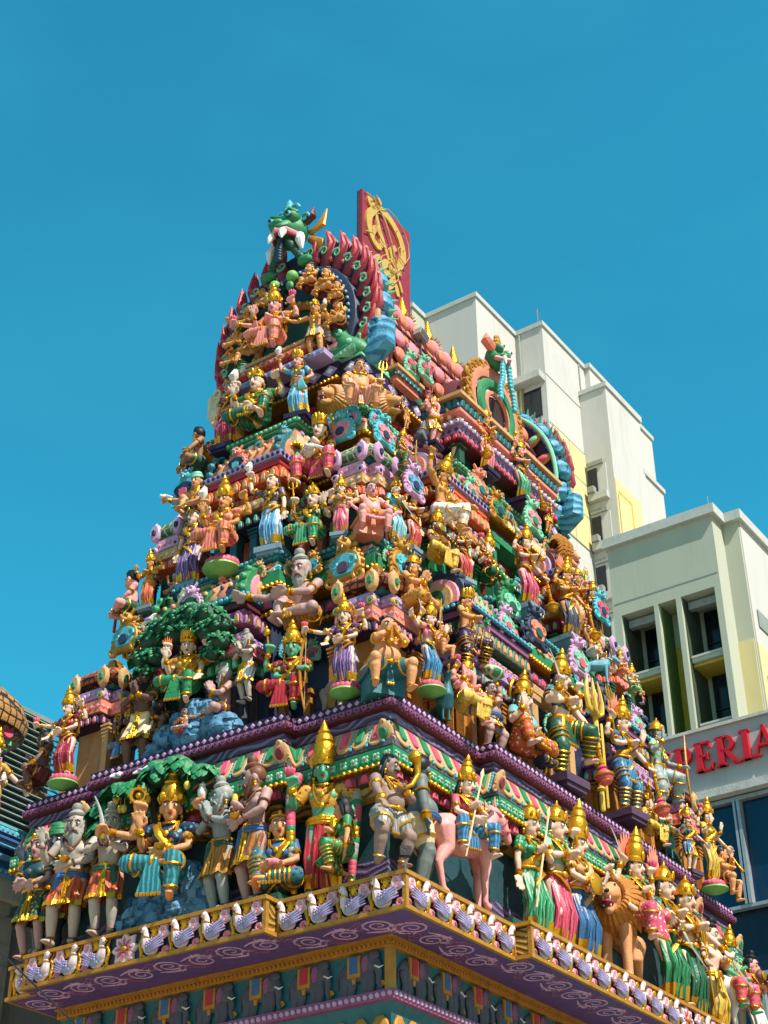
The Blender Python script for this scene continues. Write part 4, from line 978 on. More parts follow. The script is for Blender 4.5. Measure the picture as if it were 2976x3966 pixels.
def cornice(tag_, i, lb, lp, ra, rp, z, cs):
    """soffit, carved fascia, curved cornice, top moulding"""
    zs, zf, zk, zt, ze = z
    pl = plan(i, lb, lp, ra, rp)
    band('cornice_soffit', pl, [(-1.2, zs), (.02, zs), (.02, zs+.03), (-1.2, zs+.03)], [cs[0]])
    band('carved_fascia', pl, [(-.1, zs+.03), (.06, zs+.03), (.06, zf), (-.04, zf+.01)], [cs[1], cs[8]], [(.06, (zs+zf)/2+.015, .3, lambda mb, M, s, j: [scroll(mb, (q*.07, 0), .06, 1.2, .016, -.01, 1, pi/2, q, 8) for q in (-1, 1)])])
    band('curved_cornice', pl, [(-.04, zf+.01), (.0, zf+.06), (-.04, zk-.1), (-.16, zk)], [cs[2], cs[3], cs[4], cs[5], 'white'],
         [(-.12, zk, .3, lambda mb, M, s, j: tongue(zk-zf-.02, .38)(mb, M, s, j))])
    band('top_moulding', pl, [(-.14, zk), (-.04, zk+.03), (-.04, zt), (.02, zt+.02), (.02, ze), (-1.8, ze)], [cs[6], cs[7]], [(.02, (zt+.02+ze)/2, .12, ringlet(.035, 1)), (-.04, zk+.07, .14, petal(.08, .03, 1))])
    return pl
# ---- second storey
LB2, RA2 = (3.6, 6.2), (5.0, 9.5)
W2 = plan(2.25, (3.9, 5.9), .7, (5.2, 9.3), .7)
band('storey_wall', W2, [(0, 13.15), (0, 16.38)], ['navy'])
band('storey_frieze', W2, [(.0, 15.9), (.12, 15.95), (.16, 16.2), (.05, 16.3)], ['dpurple', 'rose', 'mauve'], [(.12, 15.97, .3, petal(.2, .06, 2, 1))])
cornice('2', 1.83, LB2, .5, RA2, .5, (16.36, 16.62, 16.92, 16.99, 17.1), ('green', 'green', 'carved_teal', 'sand', 'green', 'salmon', 'teal', 'aqua', 'mint'))
K2 = (13.2, 14.55, 14.78, 15.1, 15.36, 15.42, 16.0)
c2 = ('dpurple', 'salmon', 'pink', 'lavender', 'lilac', 'sand', 'green')
for (a, b) in ((1.68, 1.68), (1.68, B_-1.68), (A_-1.68, 1.68)): kuta(a, b, 1.2, K2, c2, 'dome_orange', 'sand' if b > 5 else 'ochre')
for t in (2.35, 3.1): nasi('L', t, 1.72, 16.75, .42)
for t in (6.75, 7.4): nasi('L', t, 1.72, 16.75, .42)
for t in (2.5, 3.6, 4.5): nasi('R', t, 1.72, 16.75, .42, 'goldpaint' if t < 3 else 'green', 'aqua', 'navy')
for t in (10.2, 11.3, 12.2): nasi('R', t, 1.72, 16.75, .42, 'lilac' if t < 11 else 'aqua', 'mint', 'rose')
# ---- third storey
LB3, RA3 = (3.9, 5.7), (5.3, 9.2)
W3 = plan(2.95, (4.1, 5.5), .6, (5.4, 9.1), .6)
band('storey_wall', W3, [(0, 17.1), (0, 20.06)], ['maroon'])
band('storey_frieze', W3, [(.0, 19.5), (.14, 19.55), (.18, 19.85), (.05, 19.95)], ['dpurple', 'lavender', 'mauve'], [(.14, 19.57, .28, petal(.22, .06, 2))])
cornice('3', 2.55, LB3, .45, RA3, .45, (20.05, 20.27, 20.55, 20.62, 20.75), ('ochre', 'cream', 'salmon', 'sand', 'lavender', 'white', 'green', 'mint', 'sand'))
K3 = (17.15, 18.15, 18.4, 18.68, 18.98, 19.03, 19.6)
c3 = ('orange', 'sand', 'cream', 'lilac', 'pink', 'lilac', 'navy')
for (a, b) in ((2.5, 2.5), (2.5, B_-2.5), (A_-2.5, 2.5)): kuta(a, b, 1.0, K3, c3, 'dome_green', 'dgreen')
for t in (2.75, 3.35, 6.3, 6.85): nasi('L', t, 2.45, 20.4, .4, 'aqua', 'pink', 'navy')
for t in (2.75, 3.9, 4.8, 9.9, 10.8, 11.8): nasi('R', t, 2.45, 20.4, .4, 'aqua' if t < 3 else 'salmon', 'pink', 'navy')
# ---- fourth storey
W4 = plan(3.3)
band('storey_wall', W4, [(0, 20.75), (0, 21.95)], ['dpurple'])
band('storey_frieze', W4, [(.02, 21.5), (.14, 21.55), (.16, 21.8), (.05, 21.9)], ['maroon', 'crimson', 'red'], [(.14, 21.57, .26, petal(.2, .05, 2, 1))])
P4 = plan(2.9, (3.4, 6.2), .12, (5.2, 9.3), .4)
band('cornice_soffit', P4, [(-.9, 21.93), (.0, 21.93), (.0, 21.96), (-.9, 21.96)], ['dpurple'])
band('diamond_cornice', P4, [(-.05, 21.96), (.03, 21.96), (.03, 22.36), (-1.6, 22.36)], ['dpurple', 'lavender', 'white'], [(.03, 22.16, .42, lambda mb, M, s, i: (diamond(.19, .15, 1)(mb, M, s, i), mb.relief([(-.09, 0), (0, -.075), (.09, 0), (0, .075)], .035, .3, 0, 2, M)))])
band('green_crest', P4, [(-.1, 22.365), (.06, 22.37), (.06, 22.42), (-.1, 22.43)], ['mint', 'mint'], [(.0, 22.42, .3, petal(.12, .05, 1))])
rn = random.Random(11); PALN = (('goldpaint', 'aqua', 'navy'), ('lilac', 'mint', 'rose'), ('salmon', 'navy', 'aqua'), ('aqua', 'pink', 'navy'), ('mint', 'rose', 'green'), ('sand', 'green', 'crimson'))
def nasi_row(poly, o, z, sp, sz):
    for M, L, nn in edges(poly, o):
        if L < .5: continue
        n = max(1, round(L/sp))
        for i in range(n):
            side = 'L' if nn.x < -.5 else 'R' if nn.y < -.5 else None
            if side:
                p = M @ V(((i+.5)*L/n, 0, 0)); nasi(side, p.y if side == 'L' else p.x, p.x if side == 'L' else p.y, z, sz*rn.uniform(.9, 1.1), *PALN[rn.randrange(6)], nm='niche_ornament')
def bead_row(name, poly, o, z, sp, r, m_):
    mb = MB(); along(mb, poly, o, z, sp, lambda mb, M, s, i: mb.ell(M @ V((0, 0, 0)), (r, r, r*1.2), None, 7, 5)); sweep(mb, poly, [(o-.06, z-.012), (o-.0, z-.012), (o-.0, z+.012), (o-.06, z+.012)]); mb.build(name, [m_], TW)
nasi_row(plan(1.83, LB2, .5, RA2, .5), .05, 16.72, .8, .3); nasi_row(plan(2.55, LB3, .45, RA3, .45), .05, 20.38, .75, .27)
nasi_row(W3, .12, 18.9, .9, .3); nasi_row(W2, .12, 15.2, .95, .34); nasi_row(W4, .1, 21.2, .8, .26)
bead_row('gold_beading', plan(2.25, (3.9, 5.9), .7, (5.2, 9.3), .7), .14, 15.86, .11, .05, 'gold'); bead_row('gold_beading', W3, .16, 19.46, .1, .045, 'gold'); bead_row('gold_beading', plan(2.55, LB3, .45, RA3, .45), .07, 20.03, .1, .045, 'gold')
bead_row('gold_beading', plan(1.83, LB2, .5, RA2, .5), .07, 16.34, .11, .045, 'gold'); bead_row('gold_beading', P4, .04, 21.94, .1, .04, 'gold'); bead_row('gold_beading', K1, .13, 11.83, .11, .035, 'gold')
for z0, W_, c1, c2 in ((13.35, W2, 'ochre', 'green'), (17.3, W3, 'salmon', 'teal'), (20.9, W4, 'sand', 'crimson')):
    for M, L, nn in edges(W_, .0):
        n = max(1, round(L/.75))
        for i in range(n):
            mb = MB(); mb.box(M @ V(((i+.5)*L/n, -.06, z0+.55 if z0 < 20 else z0+.2)), (.14, .14, 1.1 if z0 < 20 else .5)); mb.box(M @ V(((i+.5)*L/n, -.06, z0+(1.1 if z0 < 20 else .45))), (.24, .24, .08)); mb.box(M @ V(((i+.5)*L/n, -.06, z0)), (.22, .22, .14)); mb.build('pilaster', [c1], TW, 0)
# ---- barrel shrines on the central bays
def barrel(side, t0, t1, d, z, r, cols, endcol, eave):
    """roof of a shrine lying along the face from t0 to t1, front at depth d, base level z"""
    L = t1-t0; cx = 0
    m = MB(); n = 14; k = 0; parts = []
    nb_ = len(cols)*2; 
    prof = [(r*1.02*cos(a)*(1+.12*sin(a)), r*1.12*sin(a)) for a in [pi*(-.12+1.24*i/n) for i in range(n+1)]]
    for q in range(nb_):
        x0 = L*q/nb_; x1 = L*(q+1)/nb_; bulge = .03
        vs = []
        for x, g in ((x0, 0), (x0+(x1-x0)*.25, bulge), (x0+(x1-x0)*.75, bulge), (x1, 0)): vs += [V((x, y*(1+g), zz*(1+g))) for y, zz in prof]
        N_ = n+1; m.add(vs, [(i*N_+j, i*N_+j+1, i*N_+N_+j+1, i*N_+N_+j) for i in range(3) for j in range(n)], q % len(cols))
        for j in range(1, n, 2):
            y, zz = prof[j]; m.ell((x0+(x1-x0)/2, y*1.05, zz*1.05), (.05, .05, .05), None, 6, 4, m=(q+1) % len(cols))
    o = m.build('barrel_roof', cols, TW)
    Mx = LOC(side, t1 if side == 'L' else t0, d+r, z+.12*r); o.matrix_local = Mx
    for x, sg in ((0, -1), (L, 1)):
        g = MB(); F = Matrix.Translation(V((x, 0, 0))) @ Matrix.Rotation(pi/2*sg, 4, 'Z')
        hs_ = lambda q: circ(0, r*.12, r*q, 18, -pi*.22, pi*1.22)
        g.relief(hs_(1.28), .16, .1, .02, 0, F); g.relief(hs_(1.0), .2, .12, .02, 1, F); g.relief(hs_(.75), .24, .15, .02, 2, F); g.relief(hs_(.45), .28, .2, .02, 3, F)
        for q in range(11):
            a = -pi*.15+pi*1.3*q/10; p = F @ V((r*1.25*cos(a), -.06, r*.12+r*1.25*sin(a))); g.ell(p, .09*r/.5, None, 6, 5, m=0)
        o = g.build('barrel_gable', endcol, TW); o.matrix_local = Mx
    m = MB()
    for q in range(max(2, round(L/.5))):
        x = L*(q+.5)/max(2, round(L/.5)); m.box((x, 0, r*1.12+.05), (.2, .2, .1)); m.box((x, 0, r*1.12+.14), (.28, .28, .07)); m.box((x, 0, r*1.12+.2), (.16, .16, .08))
    o = m.build('ridge_finials' if 0 else 'ridge_crest', ['goldpaint'], TW, 0); o.matrix_local = Mx
    if side == 'L': sq = [(d-.12, t0-.15), (d+2*r+.3, t0-.15), (d+2*r+.3, t1+.15), (d-.12, t1+.15)]
    else: sq = [(t0-.15, d-.12), (t1+.15, d-.12), (t1+.15, d+2*r+.3), (t0-.15, d+2*r+.3)]
    m = MB(); sweep(m, sq, [(-.1, z-.32), (.0, z-.3), (.0, z-.18), (-.06, z-.17)], 2); sweep(m, sq, [(-.06, z-.17), (.06, z-.16), (.06, z-.02), (-.1, z)], 0); along(m, sq, .06, z-.09, .13, ringlet(.045, 1)); m.build('shrine_eave', eave, TW)
    return sq
def shrine(sq, zt, zb, cols):
    z = zt; h = (zt-zb)
    m = MB(); sweep(m, sq, [(-.2, z-.35), (-.04, z-.32), (.0, z-.05), (-.1, z-.02)], 0); along(m, sq, -.02, z-.33, .22, petal(.28, .06, 0, 1)); m.build('shrine_lotus_band', [cols[0], 'sand'], TW)
    m = MB(); sweep(m, sq, [(-.25, z-.62), (-.1, z-.6), (-.1, z-.44), (-.22, z-.36)], 0); along(m, sq, -.1, z-.52, .2, rosette(.08, 1, 1)); m.build('shrine_band', [cols[1], cols[2]], TW)
    m = MB(); sweep(m, sq, [(-.2, z-.9), (.02, z-.88), (.02, z-.68), (-.2, z-.63)], 0); along(m, sq, .02, z-.78, .24, diamond(.09, .07, 1)); m.build('shrine_cornice', [cols[3], cols[4]], TW)
    m = MB(); sweep(m, sq, [(-.3, z-1.2), (-.1, z-1.17), (-.06, z-.93), (-.2, z-.91)], 0); along(m, sq, -.08, z-1.18, .2, petal(.24, .06, 0, 1)); m.build('shrine_capital', [cols[5], 'mint'], TW)
    for M, L, nn in edges(sq, -.22):
        for x in (.1, L*.33, L*.67, L-.1):
            m = MB(); zz = (z-1.2-zb); m.box(M @ V((x, 0, zb+zz/2)), (.16, .16, zz))
            for q in range(4): m.box(M @ V((x, 0, z-1.24-.08*q)), (.26-.03*q, .26-.03*q, .04))
            m.box(M @ V((x, 0, zb+.07)), (.26, .26, .14)); m.build('shrine_pillar', [cols[6]], TW, 0)
sq = barrel('L', 4.15, 6.15, 1.0, 16.15, .5, ['green', 'sand', 'salmon', 'navy', 'yellow'], ['green', 'pink', 'sand', 'mint'], ['teal', 'aqua', 'maroon'])
shrine(sq, 15.82, 13.2, ('mauve', 'lavender', 'lilac', 'pink', 'red', 'green', 'slate'))
nasi('L', 5.3, .93, 16.25, .55, 'lilac', 'dgreen', 'dpurple')
sq = barrel('L', 4.15, 5.75, 1.85, 19.75, .48, ['sand', 'salmon', 'sand', 'orange'], ['teal', 'salmon', 'sand', 'mint'], ['lavender', 'navy', 'red'])
shrine(sq, 19.45, 17.15, ('orange', 'red', 'ochre', 'sand', 'cream', 'navy', 'teal'))
nasi('L', 5.1, 1.78, 19.85, .5, 'salmon', 'navy', 'aqua')
for t0, t1, cs in ((3.6, 5.5, ['green', 'lavender', 'sand', 'mint', 'salmon']), (9.0, 10.9, ['lilac', 'mint', 'sand', 'lavender', 'green'])):
    sq = barrel('R', t0, t1, 1.0, 16.15, .5, cs, ['navy', 'pink', 'sand', 'dgreen'], ['navy', 'aqua', 'mauve'])
    shrine(sq, 15.82, 13.2, ('dgreen', 'salmon', 'lilac', 'lavender', 'crimson', 'mauve', 'ochre'))
    nasi('R', (t0+t1)/2+.3, .93, 16.25, .52, 'lilac', 'mint', 'rose')
for t0, t1, cs in ((4.1, 5.7, ['green', 'red', 'sand', 'salmon']), (8.9, 10.5, ['sand', 'green', 'salmon', 'cream'])):
    sq = barrel('R', t0, t1, 1.85, 19.7, .46, cs, ['maroon', 'lavender', 'salmon', 'teal'], ['lavender', 'navy', 'orange'])
    shrine(sq, 19.4, 17.15, ('orange', 'dpurple', 'lilac', 'ochre', 'sand', 'crimson', 'green'))
    nasi('R', (t0+t1)/2+.3, 1.78, 19.8, .46, 'mint', 'pink', 'green')
# doors of the long side
for zb, zt, d, c in ((13.16, 15.6, 1.35, 'sand'), (17.11, 19.4, 2.1, 'green'), (20.76, 21.9, 2.55, 'teal')):
    m = MB(); 
    for x in (6.55, 7.95): m.box((x, d+.2, (zb+zt)/2), (.22, .5, zt-zb)); m.box((x, d+.2, zt-.1), (.32, .6, .12)); m.box((x, d+.2, zb+.08), (.32, .6, .16))
    m.box((7.25, d+.2, zt+.08), (1.8, .6, .16)); m.build('door_frame', [c], TW, 0)
    m = MB(); m.box((7.25, d+.42, (zb+zt)/2), (1.2, .04, zt-zb-.02)); m.build('door_recess', ['navy'], TW, 0)
# small roof blocks with scrolls between the statues (left end)
nasi('R', 5.44, 1.20, 17.02, 0.75, 'green', 'mint', 'dgreen')
nasi('R', 7.63, 0.90, 16.64, 0.70, 'lilac', 'mint', 'rose')
nasi('R', 7.48, 1.65, 20.25, 0.65, 'mint', 'pink', 'green')
nasi('R', 5.61, 1.85, 20.10, 0.65, 'salmon', 'sand', 'teal')
nasi('R', 6.08, 1.70, 19.78, 0.60, 'goldpaint', 'green', 'navy')
nasi('R', 2.83, 1.65, 18.61, 0.60, 'lilac', 'sky', 'navy')
nasi('R', 4.02, 1.65, 18.82, 0.55, 'blue', 'crimson', 'salmon')
nasi('R', 9.63, 1.25, 18.88, 0.60, 'aqua', 'rose', 'navy')
nasi('R', 4.07, 0.95, 15.69, 0.45, 'green', 'crimson', 'goldpaint')
nasi('L', 6.69, 2.05, 19.96, 0.65, 'aqua', 'navy', 'rose')
nasi('L', 2.16, 1.50, 16.30, 0.75, 'goldpaint', 'aqua', 'plum')
nasi('R', 2.16, 1.50, 16.40, 0.70, 'goldpaint', 'aqua', 'navy')
nasi('L', 2.88, 2.30, 20.07, 0.60, 'aqua', 'pink', 'navy')
nasi('R', 2.77, 2.30, 20.03, 0.60, 'aqua', 'pink', 'navy')
nasi('L', 7.40, 1.45, 16.47, 0.70, 'goldpaint', 'aqua', 'navy')
nasi('R', 5.90, 0.90, 16.56, 0.70, 'navy', 'salmon', 'dgreen')
nasi('R', 4.75, 2.55, 23.01, 0.50, 'mint', 'rose', 'green')
# ---- great roof
def arch_o(hw, hh, z0, n=26, spread=.2):
    o = []
    for i in range(n+1):
        a = -pi*spread+(pi*(1+2*spread))*i/n; s_ = sin(a)
        o.append((hw*cos(a), z0+hh*(s_ if s_ > 0 else s_*.85)))
    return o
CB = 4.75; ZC = 23.75
m = MB(); oo = arch_o(1.62, 2.35, ZC, 22, .22); n = len(oo); N_ = 15; vs = []
for q in range(N_+1):
    x = 3.3+(11.3-3.3)*q/N_; vs += [V((x, CB+y, z)) for y, z in oo]
m.add(vs, [(q*n+j, q*n+n+j, q*n+n+j+1, q*n+j+1) for q in range(N_) for j in range(n-1)])
for q in range(N_+1):
    x = 3.3+8*q/N_; m.tube([(x, CB+y*1.01, ZC+(z-ZC)*1.01) for y, z in oo], .025, 5, m=1)
for j in range(2, n-1, 3): m.tube([(3.3+8*q/N_, CB+oo[j][0]*1.01, ZC+(oo[j][1]-ZC)*1.01) for q in range(N_+1)], .03, 5, m=1)
for q in range(N_):
    for j in range(1, n-2):
        if j % 3 != 2 and oo[j][1] > 22.6:
            y, z = oo[j]; m.ell((3.3+8*(q+.5)/N_, CB+y*1.03, ZC+(z-ZC)*1.03), (.22, .09, .2), None, 7, 5, m=2+(q*3+j) % 3)
m.build('great_barrel_roof', ['roof_scale', 'maroon', 'pink', 'salmon', 'sand'], TW)
band('roof_base', plan(3.05), [(0, 22.36), (0, 22.5), (-.12, 22.52), (-.12, 22.62), (-.6, 22.64)], ['dgreen'])
def kalasa(x):
    m = MB(); zb = 26.1
    m.lathe([(.36, zb-.35), (.4, zb-.1), (.3, zb+.1), (.2, zb+.2), (.3, zb+.32), (.37, zb+.48), (.36, zb+.62), (.2, zb+.78), (.15, zb+.86), (.24, zb+.92), (.28, zb+.97), (.24, zb+1.03), (.14, zb+1.1), (.17, zb+1.2), (.12, zb+1.38), (.02, zb+1.8)], 18, (x, CB, 0))
    for zz, r_ in ((zb+.92, .29), (zb+1.02, .27)):
        for i in range(14): a = 2*pi*i/14; m.tube([(x+r_*.8*cos(a), CB+r_*.8*sin(a), zz), (x+r_*1.3*cos(a), CB+r_*1.3*sin(a), zz+.05)], [.04, .004], 5)
    return m.build('roof_finial', ['gold'], TW)
for x in (4.9, 6.1, 7.25, 8.4, 9.6): kalasa(x)
def gable(x, sgn):
    """great horseshoe gable in plane x; sgn -1 faces the near short side"""
    G = Matrix.Translation(V((x, CB, 0))) @ (Matrix(((0, 1, 0, 0), (-1, 0, 0, 0), (0, 0, 1, 0), (0, 0, 0, 1))) if sgn < 0 else Matrix(((0, -1, 0, 0), (1, 0, 0, 0), (0, 0, 1, 0), (0, 0, 0, 1))))
    def B(m, name, mats): o = m.build(name, mats, TW); o.matrix_local = G; return o
    m = MB(); m.relief(arch_o(1.6, 2.0, ZC, 26, .24), .2, .02, .2); B(m, 'gable_panel', ['dteal'])
    # ring of blue with beads
    m = MB(); oi = arch_o(1.52, 1.75, ZC, 40, .22); m.tube([(p[0], -.02, p[1]) for p in oi], [(.16, .2)]*len(oi), 8, S=V((0, 1, 0)))
    for i in range(1, 40): m.ell((oi[i][0], -.2, oi[i][1]), .045, None, 6, 4, m=1)
    B(m, 'gable_inner_ring', ['navy', 'sky'])
    # back ring: purple with petals
    m = MB(); ob = arch_o(1.85, 2.3, ZC, 40, .2); m.tube([(p[0], .22, p[1]) for p in ob], [(.3, .34)]*len(ob), 8, S=V((0, 1, 0)))
    for i in range(2, 40, 3):
        a = -pi*.2+pi*1.4*i/40; c = V((1.8*cos(a), .54, ZC+2.2*sin(a)*(1 if sin(a) > 0 else .85))); R = Matrix.Rotation(-a, 3, 'Y')
        m.ell(c, (.27, .06, .16), R, 10, 6, m=1); m.ell(c+V((0, .05, 0)), (.17, .05, .09), R, 8, 6, m=2+(i//3) % 2)
    B(m, 'gable_back_ring', ['dpurple', 'goldpaint', 'rose', 'mint'])
    # flames
    nf = 21
    for i in range(nf):
        a = -pi*.17+pi*1.34*i/(nf-1)
        if abs(a-pi/2) < .16: continue
        c = V((1.9*cos(a), -.02, ZC+2.18*sin(a)*(1 if sin(a) > 0 else .85))); sd = 1 if cos(a) < 0 else -1
        m = MB(); out_ = V((cos(a), 0, sin(a))); tn = V((0, 0, 1))*.75+out_*.45; tn.normalize(); sdv = V((tn.z, 0, -tn.x))*(-sd)
        c1 = 0 if i not in (0, 1, nf-1, nf-2) else 1
        pts = [c-tn*.22, c+tn*.1+sdv*.07, c+tn*.33+sdv*.12, c+tn*.54+sdv*.02, c+tn*.76-sdv*.08]
        m.tube(pts, [(.13, .1), (.19, .13), (.17, .11), (.1, .08), (.01, .01)], 8, S=V((tn.z, 0, -tn.x)), m=c1)
        for q in range(7): m.ell(pts[0].lerp(pts[4], .12+q/7.6)+sdv*(.19-.024*q)+V((0, -.02, 0)), (.05, .08, .06), None, 6, 5, m=4)
        m.tube([p_+V((0, -.1, 0)) for p_ in pts[1:]], [.06, .07, .05, .01], 6, m=5)
        cc = c+tn*.12; 
        sp = []; 
        for k_ in range(13): t = k_/12; aa = a+pi/2+sd*t*7.5; q = .13*(1-.8*t); sp.append(cc+V((q*cos(aa), -.13, q*sin(aa))))
        m.tube(sp, [.035*(1-.5*k_/12) for k_ in range(13)], 6, m=2); m.ell(cc+V((0, -.12, 0)), (.05, .03, .05), None, 6, 5, m=3)
        B(m, 'gable_flame', ['crimson', 'sand', 'mint', 'dgreen', 'salmon', 'red'])
    # blue scrolled outer rim behind the flames
    m = MB()
    for i in range(15):
        a = -pi*.16+pi*1.32*i/14; c = V((2.12*cos(a), .28, ZC+2.5*sin(a)*(1 if sin(a) > 0 else .85)))
        m.ell(c, (.21, .3, .3), Matrix.Rotation(-a, 3, 'Y'), 10, 7, m=0)
    ob = arch_o(2.12, 2.52, ZC, 44, .19); m.tube([(p[0]*.985, .56, ZC+(p[1]-ZC)*.985) for p in ob], .06, 8, m=1)
    for i in range(44): p = ob[i]; m.tube([(p[0]*1.06, .3, ZC+(p[1]-ZC)*1.06), (p[0]*1.14, .4, ZC+(p[1]-ZC)*1.14)], [.06, .006], 5, m=1)
    B(m, 'gable_outer_rim', ['carved_aqua', 'mint'])
    # crocodile heads at the feet
    for s in (-1, 1):
        m = MB(); q = lambda a, b, c: V((s*a, b, c))
        m.tube([q(1.75, -.1, 22.6), q(1.5, -.22, 22.75), q(1.36, -.26, 23.0), q(1.3, -.26, 23.3), q(1.36, -.22, 23.6), q(1.42, -.18, 23.85)], [.26, .25, .2, .15, .12, .08], 10, m=0)
        m.tube([q(1.6, -.26, 22.6), q(1.25, -.34, 22.6), q(.95, -.38, 22.56), q(.82, -.38, 22.62)], [.17, .11, .07, .04], 8, m=0)
        m.tube([q(1.42, -.34, 22.78), q(1.15, -.42, 22.68), q(.9, -.42, 22.62)], [.1, .06, .04], 8, m=1); m.tube([q(1.36, -.38, 22.86), q(1.2, -.42, 23.0), q(1.17, -.38, 23.3)], [.07, .05, .03], 8, m=1)
        for k_ in range(4): m.tube([q(1.22-.02*k_, -.42, 22.95+.1*k_), q(1.08-.02*k_, -.46, 23.0+.1*k_)], [.055, .01], 6, m=2); m.tube([q(1.2-.09*k_, -.44, 22.68), q(1.18-.09*k_, -.47, 22.79)], [.04, .008], 6, m=2)
        for k_ in range(7): m.ring(q(1.3+.018*abs(k_-2), -.25, 23.12+.1*k_), (s*.1, 0, 1), .165-.013*k_, .028, 12, 5, m=3)
        m.ell(q(1.47, -.46, 22.98), .085, None, 8, 6, m=4); m.ell(q(1.47, -.53, 22.98), .045, None, 8, 6, m=3); m.ell(q(1.66, -.34, 22.72), .1, None, 8, 6, m=4)
        for k_ in range(4): m.tube([q(1.7, -.2, 22.5), q(1.5+.1*k_, -.42, 22.42+.03*k_), q(1.25+.1*k_, -.45, 22.4)], [.09, .07, .01], 6, m=4)
        # curled tail wing outside
        m.tube([q(1.9, .05, 22.5), q(2.2, .1, 22.75), q(2.25, .1, 23.15), q(2.05, .05, 23.4)], [.22, .3, .26, .05], 8, m=5)
        for k_ in range(3): scroll(m, (s*(2.1), 22.75+.2*k_), .16, 1.3, .05, -.12, 5, 0, s, 10)
        B(m, 'gable_crocodile', ['green', 'pink', 'white', 'dgreen', 'mint', 'carved_aqua' if s*sgn < 0 else 'cream'])
    # demon mask at the crown of the arch
    m = MB(); z = 26.15; Gm = G; G = G @ Matrix.Translation(V((0, 0, z+.38))) @ Matrix.Scale(.92, 4) @ Matrix.Translation(V((0, -.05, -z)))
    m.ell((0, -.35, z+.1), (.48, .4, .42), None, 14, 10, m=0); m.tube([(0, -.45, z+.05), (0, -.75, z), (0, -.9, z-.12)], [(.34, .28), (.3, .2), (.2, .1)], 12, S=V((1, 0, 0)), m=0)
    m.ell((0, -.92, z+.02), (.17, .1, .11), None, 10, 7, m=0)
    m.tube([(-.34, -.45, z-.2), (-.2, -.8, z-.2), (0, -.92, z-.22), (.2, -.8, z-.2), (.34, -.45, z-.2)], [.08]*5, 8, m=1)
    m.tube([(-.36, -.45, z-.27), (-.2, -.78, z-.28), (0, -.88, z-.3), (.2, -.78, z-.28), (.36, -.45, z-.27)], [.05]*5, 8, m=2)
    for s in (-1, 1):
        m.ell((s*.26, -.62, z+.3), .19, None, 12, 9, m=0); m.ell((s*.27, -.73, z+.29), .115, None, 10, 8, m=8); m.ell((s*.27, -.79, z+.29), .085, None, 8, 6, m=6); m.ell((s*.27, -.835, z+.29), .055, None, 8, 6, m=5); m.tube([(s*.1, -.72, z+.42), (s*.27, -.76, z+.5), (s*.42, -.66, z+.38)], .05, 6, m=0)
        m.tube([(s*.16, -.84, z-.26), (s*.17, -.92, z-.42), (s*.2, -.94, z-.56)], [.1, .08, .02], 8, m=4)
        m.tube([(s*.38, -.45, z-.24), (s*.46, -.55, z-.5), (s*.5, -.52, z-.75)], [.12, .12, .04], 8, m=4)
        m.tube([(s*.45, -.3, z+.3), (s*.62, -.3, z+.42), (s*.66, -.28, z+.68)], [.1, .12, .02], 8, m=3); scroll(m, (s*.48, z+.33), .14, 1.3, .045, -.44, 6, 0, s, 10)
        m.tube([(s*.42, -.1, z+.1), (s*.72, -.05, z+.25), (s*.84, .0, z+.75)], [(.1, .06), (.16, .08), (.02, .02)], 8, S=V((1, 0, 0)), m=7)
        m.tube([(s*.42, -.1, z-.1), (s*.7, -.05, z-.35), (s*.78, .0, z-.75)], [(.1, .06), (.16, .08), (.04, .04)], 8, S=V((1, 0, 0)), m=7)
        for k_ in range(9): m.ell((s*(.12+.05*k_), -.6+.02*k_, z-.4-.09*k_), (.11, .09, .1), None, 8, 5, m=8)
        m.ell((s*.55, -.45, z-1.12), (.22, .14, .14), None, 8, 6, m=0)
    for k_ in range(5): m.ell((0, -.45, z+.5+.12*k_), (.22-.03*k_, .2-.03*k_, .12), None, 10, 6, m=6)
    m.tube([(0, -.4, z+1.0), (-.05, -.38, z+1.25)], [.1, .01], 6, m=6)
    for s in (-1, 1): scroll(m, (s*.2, z+.7), .16, 1.3, .05, -.5, 6, 0, s, 10)
    for k_ in range(8): m.ell((0, -.75, z-.42-.09*k_), .075, None, 8, 5, m=9)
    B(m, 'demon_mask', ['green', 'pink', 'crimson', 'maroon', 'white', 'black', 'aqua', 'goldpaint', 'dgreen', 'navy'])
    G = Gm
    if sgn < 0:
        m = MB()
        for k_ in range(42): m.ell((random.uniform(-.2, .2)*(1-k_/60), -.5+random.uniform(-.05, .02), 25.0-.016*k_), .05, None, 6, 4, m=0)
        m.ell((-.24, -.55, 25.05), .13, None, 10, 8, m=1); m.ell((.24, -.55, 25.1), .14, None, 10, 8, m=1); m.ell((.22, -.6, 24.8), (.1, .08, .13), None, 8, 6, m=2)
        B(m, 'fruit_cluster', ['black', 'lime', 'green'])
        m = MB(); ai = arch_o(.98, 1.15, 23.4, 30, .1); m.tube([(p[0], -.16, p[1]) for p in ai], [(.08, .1)]*len(ai), 8, S=V((0, 1, 0)))
        for i in range(1, 30, 2): m.relief([(ai[i][0]-.06, ai[i][1]), (ai[i][0], ai[i][1]-.07), (ai[i][0]+.06, ai[i][1]), (ai[i][0], ai[i][1]+.07)], .05, .3, -.25, 1)
        m.relief(arch_o(.92, 1.08, 23.4, 30, .1), .1, .02, 0, 2)
        B(m, 'throne_arch', ['ochre', 'sand', 'dgreen'])
